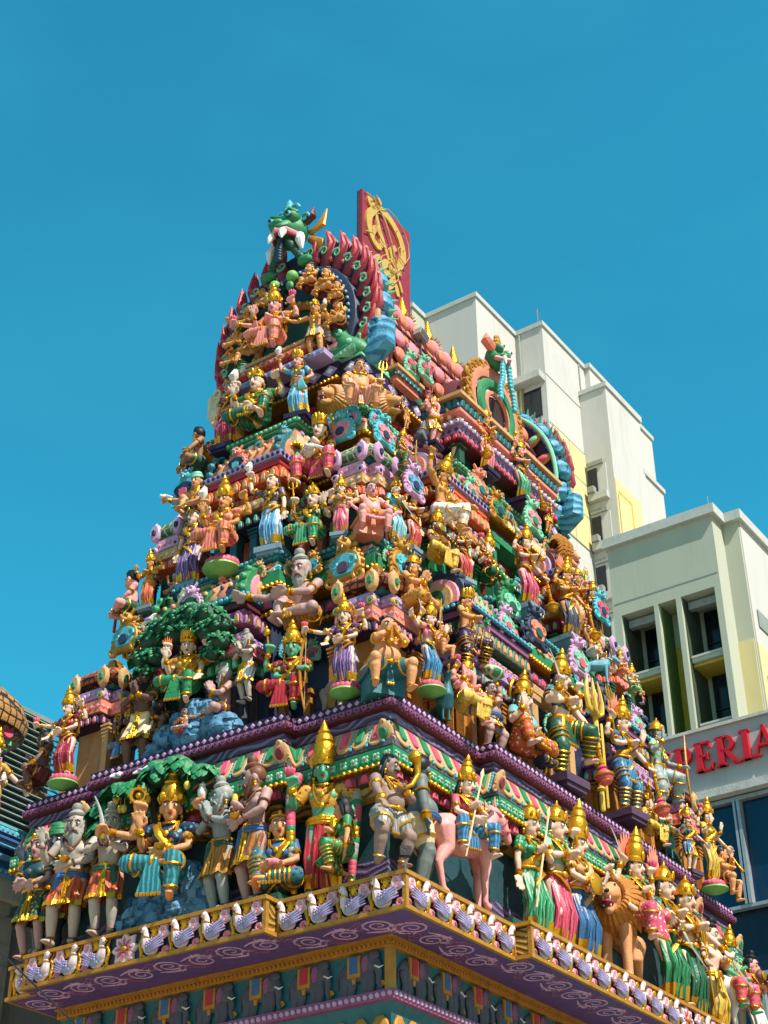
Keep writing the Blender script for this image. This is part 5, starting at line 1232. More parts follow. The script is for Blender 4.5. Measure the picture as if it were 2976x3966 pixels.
        # throne steps
        def st_(x0, x1, y, z0, z1, name, mats, deco):
            sq = [(x0, -y), (x1, -y), (x1, .2), (x0, .2)]; m = MB(); sweep(m, sq, [(0, z0), (0, z1)], 0)
            for M, L, nn in edges(sq): pass
            for xx in range(int((x1-x0)/.16)):
                deco(m, Matrix.Translation(V((x0+.08+.16*xx, -y, (z0+z1)/2))), .16, xx)
            B(m, name, mats)
        st_(-1.3, 1.3, .75, 22.36, 22.5, 'throne_step', ['lavender', 'sky'], ringlet(.05, 1))
        st_(-1.1, 1.1, .68, 22.5, 22.68, 'throne_step', ['maroon', 'red'], petal(.12, .04, 1))
        st_(-1.0, 1.0, .78, 22.68, 22.78, 'throne_step', ['salmon', 'orange'], ringlet(.04, 1))
        st_(-.85, .85, .6, 22.78, 22.98, 'throne_step', ['orange', 'aqua'], lambda mb, M, s, i: mb.relief(circ(0, 0, .07, 8, rz=.09), .05, .25, 0, 1, M))
        st_(-.9, .9, .66, 22.98, 23.06, 'throne_step', ['sand', 'cream'], ringlet(.02, 1))
mat('carved_aqua', '4a9fc0', .4, 0, 'swirl', '2f6f94', 1.6, .8)
gable(3.1, -1); gable(11.4, 1)
# ---- dormer on the long side (with its own mask arch)
sq = [(5.25, 2.0), (9.25, 2.0), (9.25, 4.), (5.25, 4.)]
m = MB(); sweep(m, sq, [(-.1, 21.2), (.05, 21.22), (.05, 21.4), (-.05, 21.42)], 0); along(m, sq, .05, 21.23, .22, petal(.16, .05, 1, 2)); m.build('dormer_lotus_band', ['maroon', 'crimson', 'rose'], TW)
m = MB(); sweep(m, sq, [(-.05, 21.42), (.02, 21.43), (.02, 21.6), (.1, 21.61), (.1, 21.72), (-.02, 21.73)], 0); along(m, sq, .1, 21.665, .17, ringlet(.05, 1, 2)); along(m, sq, .02, 21.52, .17, diamond(.06, .06, 3)); m.build('dormer_lavender_band', ['lavender', 'white', 'navy', 'plum'], TW)
m = MB(); sweep(m, sq, [(-.02, 21.73), (-.02, 21.9), (.1, 21.92), (.1, 22.0), (.02, 22.01)], 0); along(m, sq, -.02, 21.82, .2, rosette(.07, 1, 2)); m.build('dormer_red_band', ['salmon', 'crimson', 'sand'], TW)
m = MB(); sweep(m, sq, [(.0, 22.01), (.06, 22.02), (.1, 22.25), (.02, 22.27)], 0); along(m, sq, .08, 22.03, .17, petal(.21, .06, 1)); m.build('dormer_teal_band', ['navy', 'teal'], TW)
m = MB(); sweep(m, sq, [(.02, 22.27), (.2, 22.28), (.2, 22.37), (-.3, 22.39)], 0); m.build('dormer_cap', ['sand'], TW)
m = MB(); sweep(m, sq, [(-.25, 20.76), (-.25, 21.2)], 0)
for x in (5.4, 6.4, 8.1, 9.1): m.box((x, 2.15, 20.98), (.2, .2, .44)); m.box((x, 2.15, 21.15), (.3, .3, .06))
m.build('dormer_base', ['dgreen'], TW, 0)
dm = MB(); Gd = Matrix.Translation(V((7.25, 2.35, 22.4)))
o1 = circ(0, .95, .98, 22, -pi*.25, pi*1.25); dm.relief(o1, .5, .1, .9, 0)
dm.tube([(p[0]*.98, -.0, .95+(p[1]-.95)*.98) for p in o1], [(.14, .2)]*len(o1), 8, S=V((0, 1, 0)), m=1)
for i, p in enumerate(o1[1:-1]):
    q = V((p[0]*1.15, -.05, .95+(p[1]-.95)*1.15)); scroll(dm, (q.x, q.z), .14, 1.3, .05, -.1, 2 if abs(p[0]) > .4 else 1, i, 1, 10); dm.ell(q+V((0, .05, 0)), (.12, .1, .12), None, 7, 5, m=2)
o2 = circ(0, .9, .66, 18, -pi*.25, pi*1.25); dm.tube([(p[0], -.12, p[1]) for p in o2], [(.1, .14)]*len(o2), 8, S=V((0, 1, 0)), m=3)
o3 = circ(0, .85, .46, 16, -pi*.25, pi*1.25); dm.tube([(p[0], -.14, p[1]) for p in o3], .06, 6, m=1); dm.relief(circ(0, .85, .42, 14), .12, .1, 0, 4)
o = dm.build('dormer_arch', ['maroon', 'salmon', 'goldpaint', 'green', 'umber'], TW); o.matrix_local = Gd
m = MB(); z = 2.35
m.ell((0, -.2, z), (.3, .26, .3), None, 12, 9, m=0); m.tube([(0, -.3, z), (0, -.5, z-.08)], [(.2, .16), (.13, .08)], 10, S=V((1, 0, 0)), m=0)
for s in (-1, 1):
    m.ell((s*.16, -.4, z+.14), .11, None, 10, 7, m=0); m.ell((s*.165, -.48, z+.14), .06, None, 8, 6, m=2); m.ell((s*.165, -.52, z+.14), .035, None, 6, 5, m=3)
    m.tube([(s*.12, -.5, z-.16), (s*.13, -.54, z-.36)], [.06, .015], 7, m=2); m.tube([(s*.26, -.25, z+.15), (s*.42, -.2, z+.3), (s*.36, -.18, z+.55)], [.12, .13, .02], 8, m=4)
    for k_ in range(12): m.ell((s*(.1+.02*k_+.02*sin(k_)), -.45, z-.3-.1*k_), (.08, .07, .08), None, 7, 5, m=5)
m.tube([(-.25, -.35, z-.18), (0, -.56, z-.2), (.25, -.35, z-.18)], .06, 7, m=1)
for k_ in range(3): m.ell((0, -.25, z+.36+.12*k_), (.15-.03*k_, .13-.03*k_, .1), None, 8, 6, m=6)
o = m.build('dormer_mask', ['green', 'pink', 'white', 'black', 'salmon', 'aqua', 'goldpaint'], TW); o.matrix_local = Gd
sq = [(3.95, 2.72), (4.75, 2.72), (4.75, 3.4), (3.95, 3.4)]
m = MB(); sweep(m, sq, [(-.1, 22.3), (.02, 22.31), (.02, 22.4), (-.03, 22.41), (.03, 22.43), (.06, 22.56), (-.02, 22.57)], 0); along(m, sq, .05, 22.43, .14, petal(.12, .04, 1)); sweep(m, sq, [(0, 22.575), (.12, 22.58), (.12, 22.66), (-.1, 22.67)], 2); m.build('side_plinth', ['salmon', 'teal', 'sand'], TW)
nasi('R', 4.4, 2.68, 22.95, .5, 'mint', 'rose', 'green'); nasi('R', 10.3, 2.55, 22.95, .5, 'mint', 'rose', 'green')
FIG = [
('woman', 'woman in dark teal blouse and short green skirt near the stone wall', (0.25, 7.78, 9.93), 2.13, -23, 'sc', 'be', 'be', (0, 0), 't', 'f', 'mauve', 'dteal', 'p_dgreen+gold', '-', 'dhoti', 'plain'),
('man', 'green turbaned man raising one open hand behind the sages at the ledge end', (0.75, 7.9, 9.93), 2.43, -23, 'st', 'bl', 'dn', (10, 0), 'T', 'm', 'slate', '-', 'dgreen', 'green', 'mini', 'plain'),
('sage', 'grey bearded sage in orange loincloth and blue waist sash holding a fruit cup', (0.05, 6.84, 9.93), 2.24, -13, 'sd', 'bl', 'be:cup', (8, 0), 'B', 'm', 'ash', '-', 's_orange+maroon', 'blue', 'dhoti', 'beard old beads plain'),
('sage', 'grey bearded sage in orange loincloth and green waist sash with joined palms', (0.02, 5.93, 9.93), 2.06, -10, 'st', 'pr', 'pr', (10, 0), 'B', 'm', 'ash', '-', 's_orange+maroon', 'dgreen', 'dhoti', 'beard old beads plain'),
('goddess', 'many armed goddess in blue and gold seated on blue rocks under the leafy tree', (0.1, 4.67, 10.14), 2.41, -10, 'la', 'up:disc,ex:sword,bl', 'up:conch,be:cup', (15, 0), 'k', 'f', 'peach', 'p_navy+aqua', 's_teal+aqua', 'gold', 'sari', ''),
('sage', 'grey green sage with long beard praying in brown loincloth beside a white conch', (0.3, 3.71, 9.93), 2.08, -45, 'st', 'pr', 'pr', (-25, 0), 'B', 'm', 'grey', '-', 's_ochre+brown', 'dgreen', 'dhoti', 'beard old beads plain'),
('sage', 'brown bearded sage in profile lifting a yellow mango, next to the squatting woman', (0.3, 3.04, 9.93), 2.24, -50, 'st', 'ch:fruit', 'be:cup', (-40, 0), 'B', 'm', 'mauve', '-', 's_brown+ochre', 'blue', 'dhoti', 'beard ginger beads plain'),
('woman', 'squatting woman in blue blouse holding out a pink lotus bloom on the ledge', (0.4, 2.62, 10.05), 2.11, -13, 'kb', 'be:bowl', 'be', (18, 0), 't', 'f', 'peach', 'blue', 'p_teal+navy', 'gold', 'pants', 'bands'),
('god', 'tall green faced god in red pleated robe hung with thick flower garlands', (0.65, 1.95, 9.93), 2.22, -10, 'st', 'bl:lotus', 'up:lotus,bo', (5, 0), 'K', 'm', 'green', 'p_gold+crimson', 's_red+crimson', 'gold', 'sari', 'halo long chains'),
('woman', 'kneeling woman in green and gold facing the tall green faced god', (0.4, 1.35, 10.07), 1.61, -75, 'kn', 'ch', 'dn', (-40, 0), 'h', 'f', 'peach', 'green', 'p_green+dgreen', 'gold', 'pants', 'bands'),
('strongman', 'burly moustached man at the tower corner blowing a long curved golden horn', (0.12, 0.38, 9.93), 1.76, 40, 'wd', 'kn', 'ch:bighorn', (30, 0), 'h', 'fat', 'tan', '-', 's_grey+slate', '-', 'shorts', 'must long'),
('strongman', 'grey skinned man in cream shorts and blue sash reaching back to the pink horse', (1.25, 0.6, 9.93), 2.12, 95, 'sc', 'dn', 'ed', (60, 0), 'h', 'fat', 'storm', '-', 'cream', 'blue', 'shorts', 'plain'),
('rider', 'horse riding woman in blue sari with a spear and golden crown', (2.18, 0.3, 10.63), 1.78, 35, 'sq', 'be', 'ch:spear', (15, 0), 'k', 'f', 'pale', 'rose', 's_blue+aqua', 'gold', 'pants', ''),
('woman', 'woman in green sari and pink sleeves holding a long spear beside the horse', (4.31, 0.35, 9.93), 2.13, 43, 'sc', 'dn', 'ch:spear', (10, 0), 'm', 'f', 'pale', 'p_green+mint', 's_green+mint', 'gold', 'sari', 'long'),
('woman', 'woman in pink pleated sari lifting a curved sword, next to the green spear bearer', (5.14, 0.35, 9.93), 2.38, 50, 'st', 'ch', 'up:sword', (15, 0), 'm', 'f', 'pale', 'mint', 's_rose+crimson', 'gold', 'sari', 'long'),
('woman', 'woman in teal skirt with gold shield and dark curved sword beside the big lion', (5.85, 0.3, 9.93), 2.27, 50, 'sc', 'be', 'be:shield', (10, 0), 'K', 'f', 'pale', 'sand', 's_blue+teal', 'p_sand+gold', 'sari', 'long'),
('goddess', 'many armed goddess in pink skirt and tall crown riding the big lion', (7.56, 0.05, 10.63), 2.08, 47, 'lb', 'up:sword,ex:sdown,cl', 'up:lotus,ch,ed', (10, 0), 'K', 'f', 'pale', 'p_green+crimson', 'p_rose+white', 'gold', 'sari', 'flames'),
('woman', 'attendant in dark green sari with flame halo, just behind the lion', (9.09, 0.2, 9.93), 2.43, 50, 'sc', 'ch', 'be:sdown', (15, 0), 'm', 'f', 'pale', 'p_dgreen+aqua', 's_green+dgreen', 'gold', 'sari', 'flames long'),
('woman', 'second green sari attendant with curved sword beside the flame haloed one', (10.11, 0.25, 9.93), 2.46, 45, 'st', 'ch', 'ed:sdown', (0, 0), 'm', 'f', 'pale', 'p_gold+sand', 's_dgreen+green', 'gold', 'sari', 'long'),
('man', 'man in yellow pleated dhoti holding a golden trident in front of the white bull', (11.27, 0.3, 9.93), 2.06, 55, 'st', 'ed:Trident', 'ch', (10, 0), 'b', 'm', 'pale', '-', 's_yellow+ochre', 'gold', 'sari', 'plain'),
('god', 'blue green faced god riding a white bull at the far end of the ledge', (12.17, 0.3, 10.51), 1.81, 55, 'sq', 'be', 'ch', (10, 0), 'k', 'm', 'green', 'mint', 'p_rose+gold', 'gold', 'pants', ''),
('musician', 'lute player with top knot and pink blouse at the last swan of the ledge', (12.97, 0.2, 9.93), 1.84, 55, 'st', 'ch', 'ch:lute', (20, 0), 'b', 'f', 'rosy', 'p_rose+gold', 'white', 'gold', 'sari', 'long'),
('goddess', 'goddess in red flowered sari on a pink lotus near the domed hall', (0.75, 7.99, 13.45), 1.52, -30, 'sc', 'bo,ex:lotus', 'up,be', (-15, 0), 'k', 'f', 'pale', 'p_crimson+rose', 'p_crimson+rose', 'gold', 'sari', 'halo lotusbase long'),
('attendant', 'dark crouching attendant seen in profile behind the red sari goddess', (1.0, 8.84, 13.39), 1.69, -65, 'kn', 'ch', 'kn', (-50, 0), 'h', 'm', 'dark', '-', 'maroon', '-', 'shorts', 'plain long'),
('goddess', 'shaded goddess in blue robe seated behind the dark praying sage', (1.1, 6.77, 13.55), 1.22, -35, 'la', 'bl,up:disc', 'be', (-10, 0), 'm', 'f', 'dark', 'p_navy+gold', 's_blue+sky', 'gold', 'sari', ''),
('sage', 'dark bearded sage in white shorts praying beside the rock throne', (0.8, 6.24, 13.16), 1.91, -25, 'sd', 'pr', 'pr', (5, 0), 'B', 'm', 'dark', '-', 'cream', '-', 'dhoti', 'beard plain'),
('god', 'pale four armed god with golden breastplate and green leggings seated on rocks', (0.7, 5.09, 13.97), 1.81, -15, 'la', 'up:flame,bl', 'up,kn', (10, 8), 'e', 'f', 'pale', 'p_gold+red', 'p_green+dgreen', 'gold', 'pants', 'long'),
('demon', 'small moustached demon crushed under the foot of the seated pale god', (0.55, 4.95, 13.44), 0.8, -20, 'cr', 'ch', 'ex', (15, 0), 'h', 'm', 'mauve', '-', 'rose', '-', 'shorts', 'must'),
('sage', 'crouching white bearded sage praying between the rock throne and standing sage', (0.95, 4.37, 13.65), 1.7, -65, 'kb', 'pr', 'pr', (-40, 0), 'B', 'm', 'mauve', '-', 'maroon', '-', 'shorts', 'beard old plain'),
('sage', 'grey sage in white pleated loincloth praying at the slate blue pillar', (0.9, 3.87, 13.88), 1.29, -45, 'st', 'pr', 'pr', (-30, 0), 'B', 'm', 'ash', '-', 's_white+grey', 'gold', 'dhoti', 'beard old beads plain'),
('goddess', 'green skinned goddess in red with a tall bow and gold mace', (0.85, 2.82, 13.26), 1.86, -15, 'la', 'up:club,be', 'fw:bow', (5, 0), 'k', 'f', 'green', 'p_crimson+gold', 's_red+crimson', 'gold', 'sari', 'halo'),
('goddess', 'goddess in purple and gold sari on a pink lotus beside the two trumpet boy', (0.75, 1.63, 13.45), 1.43, -15, 'sc', 'bo,ex:lotus', 'up:lotus,be', (0, 0), 'k', 'f', 'pale', 'p_purple+gold', 's_purple+lavender', 'gold', 'sari', 'halo lotusbase long'),
('musician', 'chubby boy at the corner blowing two trumpets above the purple ledge', (0.71, 0.79, 13.04), 1.75, 20, 'sq', 'mo:horn', 'mo:horn', (0, -5), 'h', 'kid', 'peach', '-', 'teal', '-', 'shorts', 'seat'),
('goddess', 'goddess in pink blouse and blue skirt on a pink lotus by the corner', (1.93, 0.75, 13.72), 1.35, 55, 'sc', 'up:sword,ex', 'bl,up:bow', (15, 0), 'k', 'f', 'pale', 'pink', 's_blue+aqua', 'gold', 'sari', 'halo lotusbase long'),
('infant', 'small bare infant seated in mid air beside the blue skirted goddess', (2.22, 0.7, 14.34), 0.81, 55, 'sq', 'ed', 'ch', (10, 0), 'h', 'kid', 'peach', '-', '-', '-', 'none', 'plain'),
('prince', 'prince in purple and gold leggings drawing a bow under the gold dormer', (3.45, 0.95, 14.56), 1.65, 65, 'pu', 'ch', 'ed:sword', (-10, 0), 'e', 'm', 'peach', '-', 'p_dpurple+gold', 'p_purple+gold', 'pants', 'bands'),
('elephant_god', 'pink elephant headed god seated in yellow cloth above the ledge', (2.88, 0.65, 13.31), 1.44, 55, 'la', 'up:lotus,bl', 'ch,be:bowl', (20, 0), 'm', 'fat', 'rosy', '-', 's_yellow+sand', 'p_purple+gold', 'sari', 'trunk'),
('strongman', 'stout moustached man carrying a big green bundle on his shoulder', (3.77, 0.7, 13.16), 1.37, 50, 'wd', 'ch', 'hd:bundle', (-5, 0), 'h', 'fat', 'mauve', '-', 's_white+blue', 'blue', 'mini', 'must'),
('god', 'seated god in orange leggings with tall crown beneath a serpent hood', (5.04, 0.8, 13.62), 2.09, 55, 'kb', 'bl', 'be', (15, 0), 'k', 'm', 'pale', 'p_aqua+gold', 'p_orange+white', 'gold', 'pants', 'halo'),
('attendant', 'small dark faced attendant in gold crown peering over the purple ledge', (5.3, 0.6, 13.41), 1.05, 55, 'cr', 'ch', 'ch', (25, 0), 'm', 'm', 'slate', '-', 'navy', 'gold', 'dhoti', ''),
('warrior', 'warrior in green gold ringed leggings leaning on a ribbed mace, beside the big golden trident', (6.21, 0.6, 13.47), 2.25, 50, 'pu', 'bl:sword,ch', 'up,cl:mace', (15, 0), 'k', 'm', 'pale', 'p_teal+gold', 'p_dgreen+green', 'gold', 'pants', 'bands slab'),
('goddess', 'goddess in blue with flame halo resting on a tall mace, second purple slab', (8.79, 0.6, 13.67), 2.09, 50, 'sc', 'up:trident,ch', 'cl:mace,bl', (10, 0), 'k', 'f', 'pale', 'p_blue+teal', 's_blue+aqua', 'gold', 'pants', 'flames slab bands'),
('warrior', 'masked bowman in blue grey with golden bow behind the flame haloed goddess', (11.01, 0.9, 14.48), 1.98, 65, 'pu', 'bl', 'fw:bow', (25, 0), 'm', 'm', 'grey', 'p_mint+gold', 's_grey+aqua', 'gold', 'pants', ''),
('goddess', 'small goddess in yellow flowered robe seated on the purple ledge above the lion', (9.34, 0.45, 13.14), 1.31, 55, 'la', 'bl', 'up,be', (10, 0), 'k', 'f', 'pale', 'p_yellow+crimson', 'p_yellow+crimson', 'gold', 'sari', ''),
('attendant', 'tiny crowned attendant tucked beside the yellow robed goddess', (10.05, 0.5, 13.6), 1.14, 55, 'cr', 'ch', 'ch', (10, 0), 'k', 'f', 'pale', 'p_mint+rose', 's_teal+dgreen', 'gold', 'sari', ''),
('woman', 'woman in blue and gold armour dress on the second storey', (11.42, 0.55, 13.27), 1.22, 45, 'st', 'bl:lotus', 'ed', (0, 0), 'k', 'f', 'pale', 'p_teal+gold', 'p_blue+aqua', 'gold', 'dhoti', 'halo slab'),
('goddess', 'goddess in yellow pleated sari on a pink lotus next to the trumpet boy', (12.22, 0.45, 13.25), 1.57, 55, 'st', 'bl,up:lotus', 'ed,bl', (15, 0), 'k', 'f', 'pale', 'yellow', 's_yellow+ochre', 'gold', 'sari', 'halo lotusbase'),
('musician', 'boy with two long trumpets against the blue windows where the tower ends', (12.53, 0.35, 12.97), 1.43, 65, 'sq', 'ch', 'mo:horn', (30, 0), 'h', 'kid', 'peach', '-', 'maroon', '-', 'shorts', ''),
('boy', 'bare boy in profile holding a red garland against the open sky', (1.7, 7.62, 17.15), 1.63, -70, 'kb', 'ed:stick', 'be', (-50, 0), 'h', 'kid', 'rosy', '-', 'dgreen', '-', 'shorts', 'plain'),
('god', 'golden god in orange pleated skirt standing next to the red garland boy', (1.75, 7.24, 17.23), 1.11, -30, 'st', 'bl', 'up,ch', (0, 0), 'k', 'm', 'gold', 'p_gold+orange', 's_orange+salmon', 'gold', 'sari', 'slab'),
('archer', 'blue turbaned archer half hidden behind the green barrel roof', (1.5, 6.3, 17.1), 0.73, -45, 'cr', 'hi', 'ch', (10, 0), 'T', 'm', 'brown', '-', 'teal', 'aqua', 'shorts', 'plain'),
('woman', 'woman in purple and gold sari standing beside the big red goddess', (1.6, 6.04, 17.23), 1.71, -27, 'sd', 'dn', 'up', (-10, 0), 't', 'f', 'pale', 'p_purple+gold', 's_purple+lavender', 'gold', 'sari', 'slab long'),
('goddess', 'big goddess in red and gold seated on a pink lotus above the long barrel roof', (1.25, 4.89, 17.22), 1.95, -20, 'la', 'up:whisk,bl', 'up,be', (-8, 0), 'k', 'f', 'gold', 'p_salmon+red', 's_salmon+red', 'gold', 'sari', 'lotusbase long'),
('man', 'turbaned man holding a white dove out over the edge', (1.75, 6.12, 19.0), 1.57, -35, 'kb', 'ex:bird', 'kn', (8, 0), 'T', 'm', 'peach', '-', 'dgreen', 'mint', 'shorts', ''),
('woman', 'woman in blue sari lifting a white fly whisk beside the bay of the red goddess', (1.45, 3.87, 17.23), 1.67, -23, 'sc', 'hi:whisk', 'dn', (-10, 0), 't', 'f', 'pale', 'p_slate+gold', 's_sky+blue', 'gold', 'sari', 'slab long'),
('goddess', 'goddess in green and gold seated with a small trident beside the pink skirted god', (1.75, 3.13, 17.02), 1.75, -23, 'la', 'up:trident,bo', 'bl,up', (-5, 0), 'm', 'f', 'pale', 'p_dgreen+gold', 's_green+mint', 'gold', 'sari', ''),
('god', 'golden armed god in pink skirt standing beside the garland boy', (1.75, 2.5, 17.23), 1.08, -15, 'st', 'ch', 'up,ch', (-5, 0), 'k', 'm', 'pale', 'p_gold+crimson', 's_rose+pink', 'p_rose+gold', 'sari', 'slab'),
('boy', 'chubby boy at the corner spreading a thick pink flower garland', (1.7, 1.8, 16.95), 1.38, 20, 'sq', 'ed', 'ed:garland', (0, -4), 'h', 'kid', 'rosy', '-', 'salmon', '-', 'shorts', 'seat'),
('woman', 'woman in pale blue sari next to the garland boy, curved sword at her side', (2.43, 1.75, 17.13), 1.26, 40, 'sc', 'dn', 'ch:sdown', (5, 0), 'm', 'f', 'pale', 'aqua', 's_aqua+white', 'gold', 'sari', 'long'),
('goddess', 'goddess in red and gold beside the pale blue sari woman', (2.99, 1.75, 17.23), 1.25, 55, 'st', 'ch', 'dn', (10, 0), 'm', 'f', 'pale', 'p_crimson+gold', 's_red+salmon', 'gold', 'sari', 'slab'),
('musician', 'crowned woman in yellow seated playing a long lute', (3.32, 1.45, 16.78), 1.52, 50, 'la', 'ch', 'ch:lute', (15, 0), 'k', 'f', 'pale', 'p_sand+gold', 's_yellow+ochre', 'gold', 'sari', ''),
('woman', 'woman in red sari standing just beside the yellow lute player', (4.46, 1.55, 17.23), 1.17, 45, 'sc', 'ch', 'dn', (-5, 0), 'e', 'f', 'pale', 'p_crimson+dgreen', 's_red+salmon', 'gold', 'sari', 'slab'),
('goddess', 'small crowned goddess in red and green seated by the tall pink goddess', (5.7, 1.75, 17.81), 1.58, 55, 'ka', 'up:lotus,bl', 'kn', (5, 0), 'k', 'f', 'pale', 'p_crimson+gold', 's_dgreen+green', 'gold', 'sari', ''),
('goddess', 'tall goddess in rose pink sari leaning on a big golden mace', (6.77, 1.45, 17.66), 1.67, 55, 'sc', 'up:sword,ch', 'bl,cl:Mace', (25, 0), 'k', 'f', 'pale', 'p_rose+gold', 's_rose+crimson', 'gold', 'sari', 'slab'),
('king', 'moustached king with broad gold crown and joined palms above the corner dormer', (1.84, 1.05, 15.22), 1.63, 60, 'cr', 'pr', 'pr', (20, 0), 'm', 'm', 'peach', '-', 'p_gold+crimson', '-', 'dhoti', 'must long'),
('sage', 'big blue bearded sage crouching with outstretched arm under the blue cornice', (1.2, 2.93, 15.12), 2.35, -25, 'kb', 'ex', 'cr', (-5, 5), 'B', 'm', 'mauve', '-', 's_ochre+brown', '-', 'shorts', 'beard old plain'),
('goddess', 'goddess in gold blouse and black skirt resting on a ribbed golden mace', (8.62, 1.5, 17.79), 1.64, 50, 'sc', 'up:flame,ch', 'cl:Mace', (15, 0), 'k', 'f', 'peach', 'p_gold+sand', 's_slate+black', 'gold', 'sari', 'flames slab'),
('goddess', 'crowned woman in dark blue with a golden staff against the white apartments', (9.72, 1.45, 18.32), 1.17, 50, 'st', 'ch:staff', 'dn', (5, 0), 'k', 'f', 'pale', 'p_navy+gold', 's_navy+gold', 'gold', 'sari', ''),
('man', 'white bearded man in gold helmet below the golden staff bearer', (8.99, 1.2, 17.42), 1.03, 55, 'ka', 'hi:lotus', 'be', (15, 0), 'm', 'm', 'peach', '-', 's_white+sand', 'white', 'dhoti', 'beard old'),
('woman', 'tiny crowned woman against the apartments below the green dome', (10.1, 1.1, 17.4), 0.9, 55, 'ka', 'ch', 'ch', (10, 0), 'm', 'f', 'pale', 'p_sand+rose', 's_salmon+red', 'gold', 'sari', ''),
('archer', 'tiny archer with golden bow below the white bearded man', (9.29, 1.15, 17.1), 0.69, 55, 'kb', 'fw:bow', 'ch', (15, 0), 'm', 'm', 'rosy', '-', 'teal', '-', 'shorts', 'plain'),
('woman', 'woman in red sari dropping a pink garland against the apartment windows', (11.22, 1.15, 17.23), 0.27, 75, 'st', 'ch', 'ed:stick', (40, 0), 'h', 'f', 'rosy', 'p_crimson+gold', 's_rose+red', 'gold', 'sari', 'slab'),
('woman', 'tiny gold crowned woman in green above the red sari garland bearer', (10.81, 1.2, 17.27), 0.96, 55, 'ka', 'ch', 'up', (15, 0), 'k', 'f', 'pale', 'p_mint+gold', 's_green+mint', 'gold', 'sari', ''),
('woman', 'woman in crimson sari with dark green sleeves under the shaded foot of the great gable', (2.3, 5.91, 20.89), 1.66, -27, 'sd', 'dn', 'dn', (-10, 0), 't', 'f', 'rosy', 'p_crimson+dgreen', 's_crimson+rose', 'gold', 'sari', 'slab long'),
('goddess', 'goddess in green and gold robe seated under the great gable', (2.2, 5.03, 20.98), 2.23, -23, 'ka', 'up:whisk,bl', 'up:flame,be', (-8, 0), 'm', 'f', 'pale', 'p_green+gold', 's_dgreen+green', 'gold', 'sari', ''),
('woman', 'woman in bright blue sari with a white fly whisk and hanging cloth', (2.3, 4.0, 20.89), 1.53, -23, 'sc', 'hi:whisk', 'hp:cloth', (-15, 0), 'e', 'f', 'rosy', 's_sky+aqua', 's_sky+aqua', 'gold', 'sari', 'slab long'),
('demon', 'fat bellied figure with green breast band and trident between two lions', (2.18, 2.42, 20.25), 1.57, 15, 'sq', 'kn', 'fw:trident', (5, 0), 'h', 'fat', 'peach', 'green', 's_salmon+white', '-', 'dhoti', 'strap plain'),
('attendant', 'brown kneeling attendant in profile against the sky below the gable', (2.2, 6.55, 20.53), 1.72, -75, 'kb', 'ch', 'kn', (-60, 0), 'h', 'm', 'brown', '-', 'dgreen', '-', 'shorts', ''),
('woman', 'woman in red robe holding a long tailed white bird', (2.05, 3.23, 18.71), 1.95, -25, 'sq', 'ch', 'be:bird', (-8, 0), 'e', 'f', 'pale', 'p_crimson+gold', 's_rose+red', 'gold', 'pants', 'halo long'),
('archer', 'green clad archer leaning out and drawing a bow beside the king', (2.41, 1.6, 18.61), 0.93, 60, 'ln', 'be', 'ex:bow', (20, 5), 'k', 'f', 'peach', 'p_dgreen+gold', 's_dgreen+green', 'gold', 'pants', 'long'),
('king', 'kneeling moustached king in white leggings bending out under the orange barrel roof', (3.55, 1.45, 17.85), 1.88, 60, 'kn', 'hi', 'fw', (15, 10), 'k', 'm', 'gold', '-', 's_white+sand', 'red', 'pants', 'must long'),
('boy', 'slim boy with a trident standing beside the roaring lion', (3.73, 2.35, 20.78), 0.52, 55, 'st', 'hi:trident', 'dn', (20, 0), 'h', 'm', 'peach', '-', 'p_orange+gold', '-', 'mini', ''),
('elephant_god', 'elephant headed god in yellow dhoti standing next to a grey mouse', (4.68, 2.3, 20.89), 1.13, 60, 'st', 'up:lotus,bl', 'be', (15, 0), 'm', 'fat', 'rosy', '-', 's_yellow+white', 'gold', 'dhoti', 'trunk slab'),
('man', 'man in green striped waistcloth carrying a pink lotus basket overhead', (5.43, 2.25, 20.78), 1.39, 55, 'st', 'hd:lotuspot', 'ed', (25, 0), 'h', 'm', 'pale', '-', 's_dgreen+gold', 'dgreen', 'mini', 'long'),
('goddess', 'goddess in pink sari with mace standing below the mask dormer', (6.19, 1.95, 20.89), 1.51, 55, 'st', 'up:sword,cl:Mace', 'ch,be', (25, 0), 'm', 'f', 'peach', 'p_rose+gold', 's_pink+rose', 'gold', 'sari', 'slab'),
('goddess', 'goddess in deep green sari beside the petal edged far gable', (7.6, 1.9, 20.89), 1.44, 60, 'sc', 'up:club,ch', 'ed:Mace', (20, 0), 'm', 'f', 'rosy', 'p_dgreen+gold', 's_green+mint', 'gold', 'sari', 'slab'),
('attendant', 'pink skinned attendant in gold behind the deep green sari goddess', (8.75, 2.2, 21.43), 0.99, 55, 'st', 'ch', 'ch', (15, 0), 'm', 'f', 'rosy', 'p_gold+rose', 's_salmon+rose', 'gold', 'sari', ''),
('warrior', 'small warrior with a long thin staff below the far gable', (8.92, 2.0, 20.78), 0.86, 55, 'st', 'ch:staff', 'be', (10, 0), 'm', 'm', 'gold', 'p_rose+gold', 'p_gold+brown', 'gold', 'mini', ''),
('goddess', 'golden goddess with raised tridents between the black skirt and dark blue goddesses', (9.6, 1.75, 18.42), 1.51, 55, 'st', 'up:trident,ch', 'up:trident,be', (10, 0), 'm', 'f', 'peach', 'p_gold+rose', 's_sand+gold', 'gold', 'sari', ''),
('attendant', 'tiny pink seated figure with a gold staff above the purple horned ornament', (9.7, 1.3, 17.43), 0.69, 55, 'ka', 'ch:staff', 'ch', (10, 0), 't', 'm', 'rosy', '-', 's_salmon+red', '-', 'dhoti', ''),
